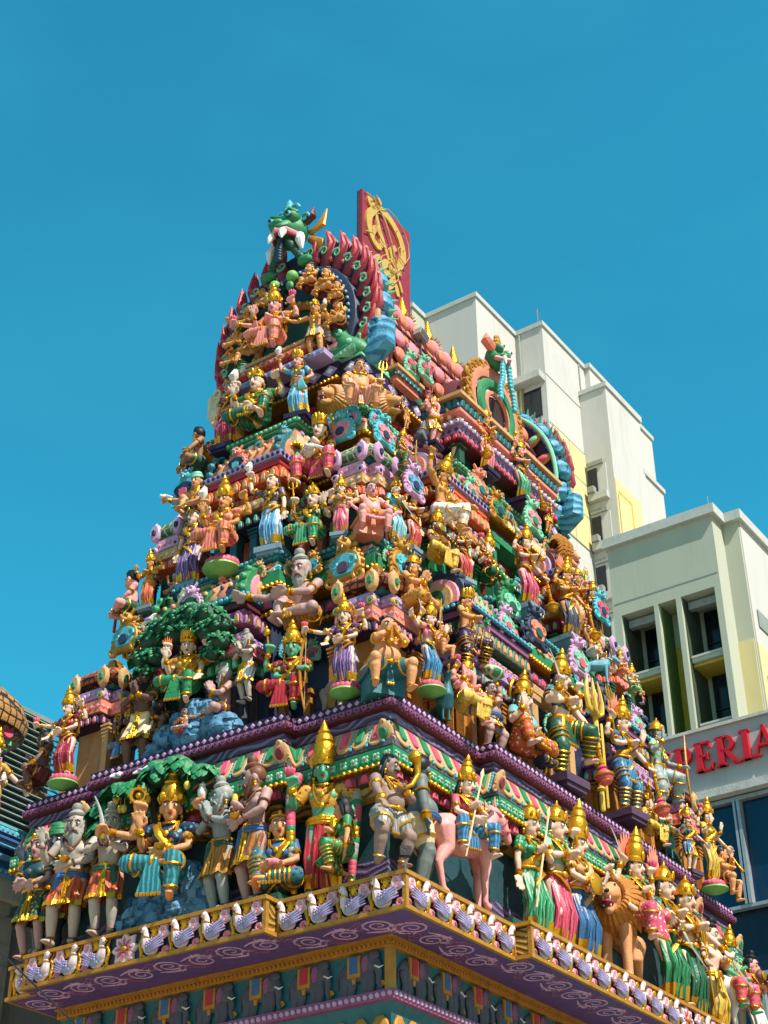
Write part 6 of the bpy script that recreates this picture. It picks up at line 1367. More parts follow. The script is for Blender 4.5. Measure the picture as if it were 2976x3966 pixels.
('man', 'brown skinned figure squeezed behind the yellow dhoti trident man', (10.74, 0.45, 9.93), 0.96, 55, 'st', 'ch', 'ch', (0, 0), 'h', 'm', 'brown', '-', 'maroon', '-', 'dhoti', 'plain'),
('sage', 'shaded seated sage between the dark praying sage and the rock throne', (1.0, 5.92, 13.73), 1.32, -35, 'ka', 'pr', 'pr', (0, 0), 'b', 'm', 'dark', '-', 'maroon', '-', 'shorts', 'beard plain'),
('rider', 'tiny pink rider on the small blue faced bull below the white bearded man', (9.42, 1.1, 17.29), 0.4, 55, 'sq', 'ch', 'ed', (10, 0), 't', 'm', 'rosy', '-', 'maroon', '-', 'dhoti', 'plain'),
('attendant', 'tiny gold crowned attendant beside the mint sleeved one above the yellow robe', (9.38, 0.55, 14.04), 0.46, 55, 'st', 'ch', 'up', (10, 0), 'k', 'm', 'peach', 'p_gold+sand', 's_sand+gold', 'gold', 'sari', ''),
('attendant', 'tiny attendant with long mint sleeve above the yellow robed goddess', (9.61, 0.5, 13.95), 0.57, 55, 'st', 'dn', 'ch', (10, 0), 'k', 'f', 'rosy', 'p_mint+rose', 's_aqua+mint', 'gold', 'sari', ''),
('attendant', 'tiny attendant in pink beside the teal peacock', (10.13, 0.45, 13.89), 0.56, 55, 'ka', 'ch', 'up', (10, 0), 'm', 'f', 'pale', 'p_rose+gold', 's_pink+rose', 'gold', 'sari', ''),
('goddess', 'central goddess in salmon pink robe enthroned inside the great horseshoe gable', (2.4, 4.82, 22.85), 2.0, -21, 'la', 'bl,ex:lotus', 'up:lotus,ch', (0, 3), 'k', 'f', 'rosy', 'p_salmon+gold', 's_salmon+pink', 'gold', 'sari', 'long'),
('boy', 'slim boy with crown and conch standing at the crocodile mouth in the gable', (2.45, 3.72, 22.42), 1.39, -20, 'sc', 'ex:sword', 'bl:conch', (0, 0), 'm', 'm', 'gold', '-', 'grey', '-', 'mini', ''),
('boy', 'small crowned boy with a sword beside the enthroned pink goddess', (2.4, 5.47, 23.27), 0.98, -30, 'ka', 'ch:sword', 'ch', (-10, 0), 'm', 'm', 'gold', '-', 'sand', '-', 'shorts', ''),
('cherub', 'topmost musician on the sunny curve of the gable arch, hands clapping', (2.75, 4.14, 24.65), 1.2, -40, 'kb', 'ex', 'ch', (-15, 0), 'h', 'kid', 'gold', '-', 'maroon', '-', 'shorts', 'plain'),
('cherub', 'second musician down the sunny curve of the gable, playing a small drum', (2.75, 3.67, 24.21), 1.31, -40, 'kb', 'ch', 'ch', (-15, 0), 'h', 'kid', 'gold', '-', 'maroon', '-', 'shorts', 'plain'),
('cherub', 'third musician down the sunny curve of the gable, leaning in', (2.75, 3.39, 23.89), 1.01, -40, 'kb', 'be', 'ch', (-10, 0), 'h', 'kid', 'gold', '-', 'maroon', '-', 'shorts', 'plain'),
('cherub', 'lowest musician on the sunny curve of the gable above the crocodile', (2.75, 3.35, 23.16), 1.3, -40, 'kb', 'ch', 'be', (-15, 0), 'h', 'kid', 'gold', '-', 'maroon', '-', 'shorts', 'plain'),
('cherub', 'topmost musician on the shaded curve of the gable, blowing a dark pipe', (2.75, 5.47, 24.62), 1.16, -25, 'ka', 'be', 'mo', (10, 0), 'h', 'kid', 'gold', '-', 'dgreen', '-', 'shorts', 'plain'),
('cherub', 'second musician down the shaded curve of the gable, one arm thrown wide', (2.75, 5.85, 24.36), 1.13, -25, 'ka', 'ex', 'ch', (10, 0), 'h', 'kid', 'gold', '-', 'dgreen', '-', 'shorts', 'plain'),
('cherub', 'third musician down the shaded curve of the gable holding finger cymbals', (2.75, 6.14, 23.88), 1.14, -25, 'ka', 'ch', 'ch', (10, 0), 'h', 'kid', 'gold', '-', 'dgreen', '-', 'shorts', 'plain'),
('cherub', 'lowest musician on the shaded curve of the gable beside the curled wing', (2.75, 6.22, 23.4), 1.07, -25, 'ka', 'mo', 'ch', (5, 0), 'h', 'kid', 'gold', '-', 'dgreen', '-', 'shorts', 'plain'),
]
# floor behind the ledge rail
band('ledge_floor', plan(.3, LB1, .31, RA1, .31, 8.2), [(0, 9.71), (0, 9.9), (-1.1, 9.9)], ['dgreen'])
# ------------------------------------------------------------------ statues
for i, f in enumerate(FIG):
    kind, label, pos, H, hd_, legs, aL, aR, hd, crown, bld, skin, up, low, sash, lt, ex = f
    statue(kind+'_statue', label, pos, H, hd_, legs, aL, aR, hd, crown, bld, skin, up, low, sash, lt, ex, 'painted statues on the tower', VOX*(1.3 if H < 1.2 else 1))

# ------------------------------------------------------------------ animals
def beast(name, label, pos, ang, sc, skel, m, parts=(), group=None, vox=.02):
    root = empty(name, W(*pos), TROT+rad(ang), sc, label, name.replace('_statue', '').replace('_', ' ')+' statue', group)
    mb = MB()
    for pts, rr in skel: mb.tube(pts, rr, 10)
    solid(mb, 'body', m, root, vox)
    for nm, fn, mats in parts:
        b = MB(); fn(b); b.build(nm, mats, root)
    return root
def eyes(cx, y, cz, r=.03):
    def fn(b):
        for s in (-1, 1): b.ell((cx, s*y, cz), (r, r*.5, r), None, 8, 6, m=0); b.ell((cx+r*.3, s*(y+r*.3), cz), (r*.6, r*.4, r*.6), None, 7, 5, m=1)
    return fn
def leg(x, y, z, d=0, s=1): return [(x, y, z), (x+d, y*1.05, z*.55), (x-d*.2, y*1.05, z*.22), (x, y*1.05, .04), (x+.05, y*1.05, .02)]
HORSE = [([(-.52, 0, .95), (-.3, 0, .98), (0, 0, .93), (.3, 0, .98), (.5, 0, 1.02)], [.2, .27, .25, .25, .18]),
         ([(.42, 0, 1.05), (.62, 0, 1.3), (.78, 0, 1.52)], [.2, .14, .11]), ([(.74, 0, 1.56), (.9, 0, 1.46), (1.06, 0, 1.28), (1.1, 0, 1.2)], [.11, .12, .075, .06])]
for x, y, d in ((-.45, -.13, -.1), (-.5, .13, .02)): HORSE.append(([(x, y, .95), (x+.06, y, .66), (x-.1, y, .42), (x-.02, y, .08), (x+.04, y, .03)], [.19, .13, .06, .045, .06]))
for x, y in ((.38, -.12), (.5, .12)): HORSE.append(([(x, y, .9), (x+.06, y, .6), (x+.02, y, .42), (x+.02, y, .08), (x+.08, y, .03)], [.13, .085, .06, .045, .06]))
def mane(b):
    for i in range(9): t = i/8; b.tube([(.5+.26*t, 0, 1.28+.32*t), (.42+.26*t, -.06, 1.2+.3*t), (.4+.26*t, -.1, 1.08+.3*t)], [.05, .05, .012], 6)
def htail(b): b.tube([(-.62, 0, 1.08), (-.78, 0, 1.0), (-.82, 0, .7), (-.78, 0, .4)], [.05, .07, .08, .01], 8)
def bridle(b):
    for p, q, r in (((.95, 0, 1.42), (1, 0, -.9), .115), ((1.04, 0, 1.31), (1, 0, -1), .085), ((.8, 0, 1.5), (.4, 0, 1), .125)): b.ring(p, q, r, .012, 16, 6)
    for s in (-1, 1): b.tube([(1.02, s*.09, 1.3), (.6, s*.16, 1.2), (.2, s*.1, 1.35)], .012, 6)
    for i in range(12): a = i*pi/6; b.ell((.52+.05*cos(a), .17*cos(a), 1.12+.16*sin(a)), .03, None, 6, 5)
def ears(b):
    for s in (-1, 1): b.tube([(.74, s*.07, 1.62), (.73, s*.1, 1.76)], [.035, .005], 6)
beast('horse_statue', 'pink horse with purple bridle ridden by a woman on the ledge', (2.1, .4, 9.93), -10, 1.12, HORSE, 'k_rosy',
      (('mane', mane, ['maroon']), ('tail', htail, ['maroon']), ('bridle', bridle, ['rose']), ('ears', ears, ['k_rosy']), ('eyes', eyes(.9, .105, 1.5), ['white', 'black'])))
LION = [([(-.6, 0, .82), (-.3, 0, .85), (.1, 0, .88), (.4, 0, .95)], [.17, .22, .24, .24]), ([(.4, 0, 1.0), (.62, 0, 1.2)], [.24, .22]),
        ([(.6, 0, 1.22), (.78, 0, 1.2), (.95, 0, 1.13)], [.2, .17, .11]), ([(.7, 0, 1.02), (.92, 0, .9)], [.1, .07])]
for x, y in ((-.55, -.14), (-.5, .14)): LION.append(([(x, y, .8), (x+.1, y, .55), (x-.1, y, .32), (x-.02, y, .07), (x+.1, y, .04)], [.17, .12, .06, .06, .07]))
for x, y in ((.38, -.15), (.45, .15)): LION.append(([(x, y, .85), (x+.02, y, .45), (x+.02, y, .08), (x+.12, y, .04)], [.13, .08, .07, .075]))
def lmane(b):
    for i in range(26):
        a = 2*pi*i/26
        for k, (r, x) in enumerate(((.24, .7), (.31, .58), (.35, .44))):
            p = V((x, r*cos(a), 1.18+r*sin(a))); b.tube([p, p+V((-.1, .09*cos(a), .09*sin(a)-.03)), p+V((-.24, .08*cos(a+.4), .05*sin(a)-.15))], [.06, .06, .01], 6)
def lface(b):
    b.ell((1.03, 0, 1.15), (.04, .06, .035), m=0); b.ell((.92, 0, 1.0), (.12, .09, .06), m=1)
    for s in (-1, 1):
        b.ell((.86, s*.11, 1.28), (.03, .03, .03), None, 8, 6, m=2); b.ell((.88, s*.12, 1.28), (.018, .018, .018), None, 6, 5, m=0)
        b.tube([(.99, s*.05, 1.08), (1.0, s*.05, 1.02)], [.018, .003], 5, m=2); b.tube([(.97, s*.05, .95), (.98, s*.05, 1.02)], [.015, .003], 5, m=2)
        b.ell((.66, s*.17, 1.38), (.04, .05, .07), None, 8, 6, m=3)
def ltail(b): b.tube([(-.72, 0, .9), (-.9, 0, .8), (-.95, 0, 1.1), (-.85, 0, 1.3)], [.04, .035, .03, .06], 8)
lp = (('mane', lmane, ['ochre']), ('face_paint', lface, ['black', 'crimson', 'white', 'sand']), ('tail', ltail, ['ochre']))
beast('lion_statue', 'big tawny lion carrying the many armed goddess along the ledge', (7.75, .5, 9.93), 198, 1.25, LION, 'k_peach', lp)
BULL = [([(-.5, 0, .85), (-.2, 0, .85), (.15, 0, .86), (.42, 0, .92)], [.2, .25, .24, .2]), ([(.2, 0, 1.05), (.35, 0, 1.12)], [.12, .12]), ([(.42, 0, 1.0), (.62, 0, 1.2), (.7, 0, 1.28)], [.18, .13, .12]), ([(.7, 0, 1.27), (.85, 0, 1.18), (.98, 0, 1.06)], [.12, .11, .08])]
for x, y in ((-.46, -.13), (-.42, .13)): BULL.append(([(x, y, .85), (x+.05, y, .55), (x-.06, y, .35), (x, y, .07), (x+.04, y, .03)], [.16, .1, .055, .05, .06]))
for x, y in ((.36, -.12), (.42, .12)): BULL.append(([(x, y, .85), (x, y, .42), (x, y, .07), (x+.04, y, .03)], [.11, .06, .05, .06]))
def horns(b):
    for s in (-1, 1): b.tube([(.66, s*.08, 1.36), (.64, s*.18, 1.5), (.66, s*.14, 1.64)], [.04, .03, .005], 7); b.ell((.64, s*.17, 1.27), (.03, .09, .04), None, 7, 5)
def collar(b):
    b.ring((.56, 0, 1.12), (.5, 0, .7), .165, .025, 16, 6); b.ell((.68, 0, .95), .04)
bp = (('horns', horns, ['grey']), ('collar', collar, ['gold']), ('eyes', eyes(.8, .105, 1.27), ['white', 'black']))
beast('bull_statue', 'white bull carrying the blue green faced god at the far ledge end', (12.5, .35, 9.98), 0, 1.2, BULL, 'white', bp)
beast('calf_statue', 'small grey white cow standing beside the purple sari goddess and the bow goddess', (1.25, 2.15, 13.2), -120, .72, BULL, 'k_ash', bp)
beast('goat_statue', 'small grey white goat between the purple sari goddess and horn blower', (1.15, 1.38, 13.2), -115, .72, BULL, 'k_ash', bp)
beast('lion_statue', 'roaring lion at the empty hand side of the fat bellied trident figure', (3.3, 3.55, 20.3), 183, .95, LION, 'k_gold', lp, 'roaring lions under the gable')
beast('lion_statue', 'roaring lion on the trident side of the fat bellied figure', (3.55, 3.35, 20.3), -86, .98, LION, 'k_gold', lp, 'roaring lions under the gable')
beast('lion_statue', 'shadowed brown lion in shade behind the kneeling brown attendant', (2.85, 6.5, 20.15), 200, .78, LION, 'k_brown', lp, 'roaring lions under the gable')
beast('lion_statue', 'roaring lion with wavy mane behind the black skirted goddess with the golden mace', (8.9, 2.15, 19.35), -32, .9, LION, 'k_peach', lp, 'roaring lions under the gable')
MOUSE = [([(-.1, 0, .25), (0, 0, .3), (.08, 0, .5), (.1, 0, .72), (.16, 0, .95)], [.15, .2, .17, .13, .03]), ([(.1, -.12, .3), (.2, -.12, .06)], [.09, .06]), ([(.1, .12, .3), (.2, .12, .06)], [.09, .06])]
def mears(b):
    for s in (-1, 1): b.ell((.04, s*.12, .78), (.03, .07, .09))
beast('mouse_statue', 'grey mouse sitting up beside the yellow dhoti elephant headed god', (4.1, 2.25, 20.55), -60, .62, MOUSE, 'k_slate', (('ears', mears, ['rose']), ('collar', lambda b: b.ring((.09, 0, .52), (.1, 0, 1), .17, .02, 14, 6), ['gold'])))
def peacock(label, pos, ang, sc):
    r = empty('peacock_statue', W(*pos), TROT+rad(ang), sc, label, 'peacock statue')
    mb = MB(); mb.tube([(-.2, 0, .3), (0, 0, .38), (.12, 0, .5), (.12, 0, .75), (.2, 0, .88)], [.08, .17, .12, .06, .06], 10); mb.tube([(.04, -.06, .3), (.04, -.06, .03), (.1, -.06, .02)], .025, 6); mb.tube([(.04, .06, .3), (.04, .06, .03), (.1, .06, .02)], .025, 6); solid(mb, 'body', 'teal', r, .02)
    m = MB()
    for i in range(9): m.tube([(-.15, 0, .38), (-.5, .05*(i-4), .3), (-.95, .1*(i-4), .02+.01*abs(i-4))], [.05, .05, .015], 6, m=0); m.ell((-.85, .09*(i-4), .08), .05, None, 7, 5, m=1)
    m.build('tail', ['dgreen', 'goldpaint'], r); m = MB(); [m.tube([(.2, 0, .93), (.16+.03*i, .0, 1.05)], [.008, .016], 5) for i in range(3)]; m.tube([(.25, 0, .88), (.33, 0, .85)], [.025, .003], 5); m.build('crest_and_beak', ['gold'], r)
beast('bull_statue', 'small blue faced bull with pink rider below the white bearded man', (8.98, 1.1, 16.75), -50, .5, BULL, 'k_blue', bp)
peacock('teal peacock beside the yellow robed goddess on the second storey', (10.3, .5, 13.16), -150, .95)
peacock('blue green peacock beside the pink elephant headed god on the purple ledge', (2.3, .7, 13.16), -120, .95)
# ------------------------------------------------------------------ big trident on the purple ledge
t = empty('trident', W(7.14, .32, 13.15), TROT, 1, 'tall golden trident with double prongs standing on the purple ledge', 'trident')
m = MB(); m.tube([(0, 0, 0), (0, 0, 2.0)], .055, 8); [m.ring((0, 0, z), (0, 0, 1), .07, .025, 10, 6) for z in (.4, .9, 1.4, 1.95)]; m.tube([(.18, -.02, .1), (.18, -.02, 1.8)], .03, 6); m.build('shaft', ['yellow'], t)
m = MB()
for s in (-1, 0, 1):
    m.tube([(0, 0, 1.95), (s*.25, 0, 2.05), (s*.3, 0, 2.3), (s*.26, 0, 2.55), (s*.2, 0, 2.75)], [.05, .055, .05, .04, .01], 7)
    if s: m.tube([(0, -.08, 1.9), (s*.12, -.1, 1.98), (s*.15, -.1, 2.2), (s*.1, -.1, 2.42)], [.04, .04, .035, .01], 7)
m.build('prongs', ['yellow'], t)
# ------------------------------------------------------------------ statue trees and rocks
def tree(label, base, clumps, trunk, fruits, leafn, ls, mt):
    r = empty('tree_sculpture', W(*base), TROT, 1, label, 'tree sculpture'); b0 = V(base)
    m = MB(); rnd = random.Random(3)
    for pts, rr in trunk: m.tube([V(p)-b0 for p in pts], rr, 9)
    m.build('trunk', ['umber'], r)
    m = MB()
    for c, rd in clumps:
        c = V(c)-b0
        m.ell(c, (rd*.7, rd*.75, rd*.62), None, 10, 7, m=0)
        for i in range(leafn):
            th = rnd.uniform(0, 2*pi); ph = rnd.uniform(-.35, 1.25); d = V((cos(ph)*cos(th), cos(ph)*sin(th), sin(ph)))
            p = c+V((d.x*rd*.72, d.y*rd*.78, d.z*rd*.6)); dn = V((d.x*.7, d.y*.7, -1+.35*d.z)).normalized(); sd = d.cross(dn).normalized()
            l = ls*rnd.uniform(.8, 1.2); w = l*.36; up_ = d*.03
            q = [p, p+dn*l*.35+sd*w+up_, p+dn*l*.75+sd*w*.7+up_, p+dn*l+up_*.4, p+dn*l*.75-sd*w*.7+up_, p+dn*l*.35-sd*w+up_, p+dn*l*.5+up_*2.2]
            m.add(q, [(0, 1, 6), (1, 2, 6), (2, 3, 6), (3, 4, 6), (4, 5, 6), (5, 0, 6)], 1 if rnd.random() < .6 else 2)
    m.build('crown', ['dgreen', mt, 'green'], r, 0)
    if fruits:
        m = MB()
        for f in fruits: f = V(f)-b0; m.ell(f, (.055, .055, .08), None, 8, 6); m.tube([f+V((0, 0, .07)), f+V((0, 0, .2))], .008, 4)
        m.build('fruit', ['yellow'], r)
    return r
tree('leafy mango tree sculpture with yellow fruits above the sages on the ledge', (.5, 5.1, 10.0),
     [((.3, 6.45, 12.3), .22), ((.22, 6.0, 12.5), .28), ((.1, 5.5, 12.35), .34), ((.1, 5.0, 12.5), .34), ((.15, 4.5, 12.5), .3), ((.2, 4.15, 12.38), .26), ((.32, 6.4, 12.0), .2), ((.25, 5.2, 12.75), .24), ((.25, 4.75, 12.72), .24)],
     [([(.45, 5.1, 9.9), (.4, 5.15, 10.9), (.3, 5.35, 11.7), (.15, 5.7, 12.3)], [.16, .13, .1, .06]), ([(.4, 5.15, 10.9), (.35, 4.95, 11.7), (.2, 4.8, 12.4)], [.12, .1, .06]), ([(.4, 5.15, 11.0), (.3, 5.2, 11.8), (.15, 5.2, 12.4)], [.1, .08, .05])],
     [(-.08, 5.8, 12.2), (-.08, 5.25, 12.15), (-.08, 5.6, 12.0), (-.08, 5.3, 11.9), (-.05, 4.25, 12.1), (-.05, 5.1, 12.05), (-.05, 5.35, 12.0), (-.02, 5.75, 12.05)], 46, .27, 'green')
cl = []
for (b, z, r) in ((6.2, 15.35, .3), (6.05, 15.65, .32), (5.75, 15.85, .32), (5.4, 15.92, .32), (5.05, 15.9, .34), (4.7, 15.78, .34), (4.42, 15.5, .3), (4.4, 15.15, .28), (4.7, 15.45, .3), (5.1, 15.6, .3), (5.5, 15.62, .3), (5.9, 15.3, .26), (4.55, 14.95, .2), (6.15, 15.05, .2)): cl.append(((.72, b, z), r))
tree('dark green tree sculpture arching over the pale seated god', (1.05, 5.3, 13.2), cl, [([(1.0, 5.35, 13.2), (.98, 5.35, 14.4), (.85, 5.4, 15.4)], [.14, .12, .09]), ([(.98, 5.35, 14.4), (.85, 5.9, 15.2)], [.1, .05]), ([(.98, 5.35, 14.5), (.85, 4.8, 15.3)], [.1, .05])], [], 60, .13, 'green')
for k, (b, z) in enumerate(((5.2, 16.2), (5.95, 15.95), (5.35, 12.62), (5.95, 12.68))):
    r = empty('bird_sculpture', W(.5 if k < 2 else .02, b, z), TROT+rad(-120+40*k), .9, ('white bird perched on top of the dark green arching tree', 'white bird perched on the outer low side of the dark green tree', 'white bird perched mid crown of the mango tree sculpture', 'white bird perched on the outer low side of the mango tree sculpture')[k], 'bird sculpture')
    m = MB(); m.tube([(-.16, 0, -.03), (-.05, 0, .03), (.04, 0, .06), (.09, 0, .13), (.13, 0, .14)], [.02, .05, .055, .035, .03], 8); m.build('body', ['white'], r)
    m = MB(); m.tube([(.15, 0, .14), (.2, 0, .13)], [.014, .002], 5); m.build('beak', ['ochre'], r)
    m = MB(); [m.ell((-.02, s*.05, .04), (.08, .02, .035)) for s in (-1, 1)]; m.build('wings', ['lavender'], r)
def rocks(label, base, L, m_):
    r = empty('rock_sculpture', W(*base), TROT, 1, label, 'rock sculpture'); b0 = V(base); mb = MB(); rnd = random.Random(5)
    for c, rr in L:
        R = Matrix.Rotation(rnd.uniform(0, 3), 3, V((rnd.random(), rnd.random(), rnd.random())).normalized()); mb.ell(V(c)-b0, (rr*rnd.uniform(.8, 1.2), rr, rr*rnd.uniform(.9, 1.25)), R, 12, 8)
    solid(mb, 'rock_mass', m_, r, .035); me = r.children[0].data
    from mathutils import noise as nz_
    for v in me.vertices: v.co += v.normal*(nz_.cell(v.co*7)*.05+nz_.noise(v.co*3.1)*.07+nz_.noise(v.co*9)*.03)
    me.polygons.foreach_set('use_smooth', [False]*len(me.polygons))
P('rock')
rocks('heap of blue boulders under the seated blue and gold goddess', (.5, 4.9, 10.), [((.45, 5.75, 10.1), .28), ((.4, 5.45, 10.15), .3), ((.5, 5.3, 10.5), .3), ((.4, 5.1, 10.2), .3), ((.55, 4.9, 10.45), .34), ((.5, 4.6, 10.2), .3), ((.55, 4.35, 10.5), .32), ((.5, 4.2, 10.15), .3), ((.5, 3.95, 10.35), .22), ((.6, 4.6, 10.7), .34), ((.5, 5.6, 10.45), .22), ((.3, 5.0, 10.05), .22)], 'rock')
rocks('blue grey rock throne beneath the pale four armed god', (.9, 4.9, 13.2), [((.85, 5.8, 13.35), .24), ((.85, 5.5, 13.5), .3), ((.95, 5.2, 13.75), .36), ((.95, 4.9, 13.85), .36), ((.9, 4.6, 13.8), .32), ((.85, 4.45, 13.6), .3), ((.8, 4.2, 13.4), .28), ((.75, 4.0, 13.32), .2), ((.8, 4.8, 13.4), .3), ((.8, 5.1, 13.4), .26)], 'rock')
# ------------------------------------------------------------------ sign board with the sacred syllable
sg = empty('sign_board', W(7.2, 5.2, 28.0), TROT, 1, 'red sign board with raised golden sacred syllable on the roof ridge', 'sign')
m = MB(); Q = [(6.15, 28.0), (8.3, 28.0), (8.35, 31.15), (6.15, 31.05)]
o2 = [(x-7.2, z-28.0) for x, z in Q]; m.relief(o2, .1, .005, .1); m.build('board', ['crimson'], sg, 30)
m = MB(); m.relief([(-1.05, -.006), (1.1, -.006), (1.1, 3.05), (-1.05, 3.05)], .06, .02, .165); 
for x in (-.6, .7): m.box((x, .2, -.9), (.1, .1, 1.8))
m.build('frame', ['dpurple'], sg, 30)
def bp_(x, y): u = (x-215)/670; v = (y-(85+605*u))/1280; return (-1.1+2.06*u, 3.1-3.12*v)
def stroke(b, L, w, y0, y1, closed=False):
    P2 = [bp_(*p) for p in L]; pts = []
    n = len(P2)
    for i in range(n-1):
        p0, p1, p2, p3 = P2[max(i-1, 0)], P2[i], P2[i+1], P2[min(i+2, n-1)]
        for k in range(6):
            t = k/6; f = lambda a, b_, c, d: .5*(2*b_+(c-a)*t+(2*a-5*b_+4*c-d)*t*t+(3*b_-a-3*c+d)*t**3); pts.append((f(p0[0], p1[0], p2[0], p3[0]), f(p0[1], p1[1], p2[1], p3[1])))
    pts.append(P2[-1]); vs = []; N = len(pts)
    for i, p in enumerate(pts):
        a = V(pts[max(i-1, 0)]); c = V(pts[min(i+1, N-1)]); t = (c-a).normalized(); nn = V((-t.y, t.x)); e = w*(.45+.55*sin(pi*min(1, max(0, (i+.6)/N)))**.4)
        for s_, y in ((1, y0), (1, y1), (-1, y1), (-1, y0)): vs.append(V((p[0]+nn.x*e*s_, y, p[1]+nn.y*e*s_)))
    fs = [(i*4+j, i*4+(j+1) % 4, i*4+4+(j+1) % 4, i*4+4+j) for i in range(N-1) for j in range(4)]+[(0, 1, 2, 3), (N*4-1, N*4-2, N*4-3, N*4-4)]
    b.add(vs, fs)
m = MB()
big = [(480, 960), (420, 930), (350, 800), (310, 640), (320, 500), (390, 430), (500, 440), (620, 560), (730, 740), (800, 940), (810, 1120), (740, 1220), (660, 1120), (640, 1000), (700, 960)]
stroke(m, big, .125, 0, -.06)
stroke(m, [(480, 950), (490, 840), (450, 720), (390, 700), (360, 780)], .1, 0, -.06)
stroke(m, [(415, 440), (450, 640), (530, 900), (600, 1130)], .07, 0, -.045)
low_ = [(470, 1090), (410, 1110), (385, 1220), (420, 1360), (500, 1460), (590, 1490), (650, 1430), (640, 1300), (580, 1180), (520, 1200), (540, 1300), (610, 1330), (680, 1290), (740, 1360)]
stroke(m, low_, .11, 0, -.06); stroke(m, [(620, 1110), (680, 1200), (740, 1300), (780, 1330)], .08, 0, -.06)
stroke(m, [(680, 1440), (710, 1530), (735, 1640)], .09, 0, -.05); stroke(m, [(745, 1420), (770, 1500), (790, 1590)], .05, 0, -.05); stroke(m, [(330, 260), (345, 330), (400, 390)], .17, 0, -.06); stroke(m, [(430, 250), (455, 310), (480, 350)], .08, 0, -.07)
m.build('emblem', ['sand_gold'] if 0 else [mat('emblem_gold', 'd9b45c', .35, .25, None, 'b98a35', 6, .2)], sg, 30)
m = MB()
def wire(L, y, r=.018):
    P2 = [bp_(*p) for p in L]; m.tube([(p[0], y, p[1]) for p in P2], r, 6)
wire([(x+70, y-20) for x, y in big], -.1, .012); wire([(x+60, y-20) for x, y in low_], -.1, .012); wire([(430, 420), (520, 560), (620, 900), (660, 1100)], -.09); wire([(450, 430), (540, 640), (700, 1180)], -.09)
wire([(350, 250), (430, 420), (460, 380), (400, 230)], -.09); wire([(270, 195), (330, 240)], -.06); wire([(250, 735), (360, 760)], -.06)
for a_ in ((540, 690), (380, 830), (700, 720), (800, 1000), (450, 1300), (650, 1400)): q = bp_(*a_); m.tube([(q[0], -.03, q[1]), (q[0]+.02, -.1, q[1])], .014, 5)
m.build('neon_tubes' if 0 else 'neon_tubing', ['sand'], sg)
m = MB()
for a_ in ((832, 730), (832, 1270), (824, 1803), (540, 700), (268, 195)): q = bp_(*a_); m.ell((q[0], -.005, q[1]), (.03, .02, .03), None, 8, 6)
m.build('bolts', ['black'], sg)
# floodlight on the roof
fl_ = empty('floodlight', W(5.6, 3.15, 24.7), TROT, .55, 'dark grey floodlight mounted behind the mask dormer', 'floodlight')
m = MB(); m.box((0, 0, .2), (.62, .3, .36), Matrix.Rotation(.3, 3, 'Y')); m.box((.02, -.17, .2), (.66, .05, .4), Matrix.Rotation(.3, 3, 'Y')); m.build('housing', ['grey'], fl_, 30)
m = MB(); m.box((.02, -.2, .2), (.54, .03, .3), Matrix.Rotation(.3, 3, 'Y')); m.build('lens', ['slate'], fl_, 30)
m = MB(); m.box((0, 0, -.3), (.06, .06, .9)); m.build('bracket', ['slate'], fl_, 0)
fl_ = empty('floodlight', W(.02, .02, 9.77), TROT+rad(-45), .55, 'small black floodlight clamped to the ledge corner under the horn blower', 'floodlight')
m = MB(); m.box((0, -.1, .45), (.3, .2, .26)); m.build('housing', ['black'], fl_, 30)
m = MB(); m.box((0, -.1, .15), (.06, .06, .5)); m.build('bracket', ['slate'], fl_, 0)
# ------------------------------------------------------------------ neighbouring temple hall on the left
LT = empty('temple_hall', W(0, 10.6, 0), TROT, 1, 'blue corniced temple hall with scaled golden dome beside the tower', 'temple hall')
def lbox(name, a0, a1, b0, b1, z0, z1, m_): m = MB(); m.box(((a0+a1)/2, (b0+b1)/2, (z0+z1)/2), (a1-a0, b1-b0, z1-z0)); return m.build(name, [m_], LT, 0)
mat('grey_stone', 'a8a296', .8, 0, None, '8d877c', 2.2, .6, 14)
mw = mat('stone_wall', 'b3aa9c', .85, 0, None, '8f877a', 1.5, .5, 10)
lbox('stone_wall', -9, 2.6, .35, 5.4, 0, 11.9, mw); lbox('side_wall', 2.6, 8, .8, 5.3, 0, 12.6, 'grey_stone')
for q in range(24): pass
m = MB()
for z in [8.0+.42*q for q in range(9)]: m.box((-3.2, .345, z), (11.58, .02, .02))
m.build('wall_joints' if 0 else 'wall_joint_lines', ['grey_stone'], LT, 0)
lbox('stone_eave', -9, 2.55, 0.1, 5.4, 12.12, 12.5, mat('eave_stone', 'c8c0ae', .8, 0, None, 'a59a84', 3, .5, 12))
lbox('stone_frieze', -9, 2.4, .25, 5.4, 11.9, 12.12, 'grey_stone')
for z0, z1, y, c in ((12.5, 12.62, -.02, 'sky'), (12.62, 12.8, .06, 'blue'), (12.8, 12.9, -.0, 'sky'), (12.9, 13.1, .12, 'navy'), (13.1, 13.2, .02, 'sky'), (13.2, 13.3, -.04, 'blue'), (13.3, 13.42, -.08, 'sky')): lbox('blue_moulding', -9, 2.5-y, y, 5.3, z0, z1, c)
m = MB(); m.box((-3.3, -.03, 13.44), (11.5, .12, .05))
for q in range(60): 
    for z, r_ in ((13.36, .045), (12.56, .04)): m.ell((2.45-.13*q, -.08 if z > 13 else -.03, z), (r_, .03, r_), None, 6, 4)
m.build('cornice_beads' if 0 else 'cornice_beading', ['aqua'], LT)
for z0, z1, y, c in ((13.42, 14.9, 1.0, 'dpurple'), (14.9, 15.05, .7, 'salmon'), (15.05, 15.15, .6, 'lavender'), (15.15, 15.3, .75, 'crimson'), (15.3, 15.42, .55, 'green'), (15.42, 15.55, .5, 'mint'), (15.55, 15.62, .6, 'maroon')): lbox('roof_band', -9, 2.6-y, y, 5.0, z0, z1, c)
m = MB()
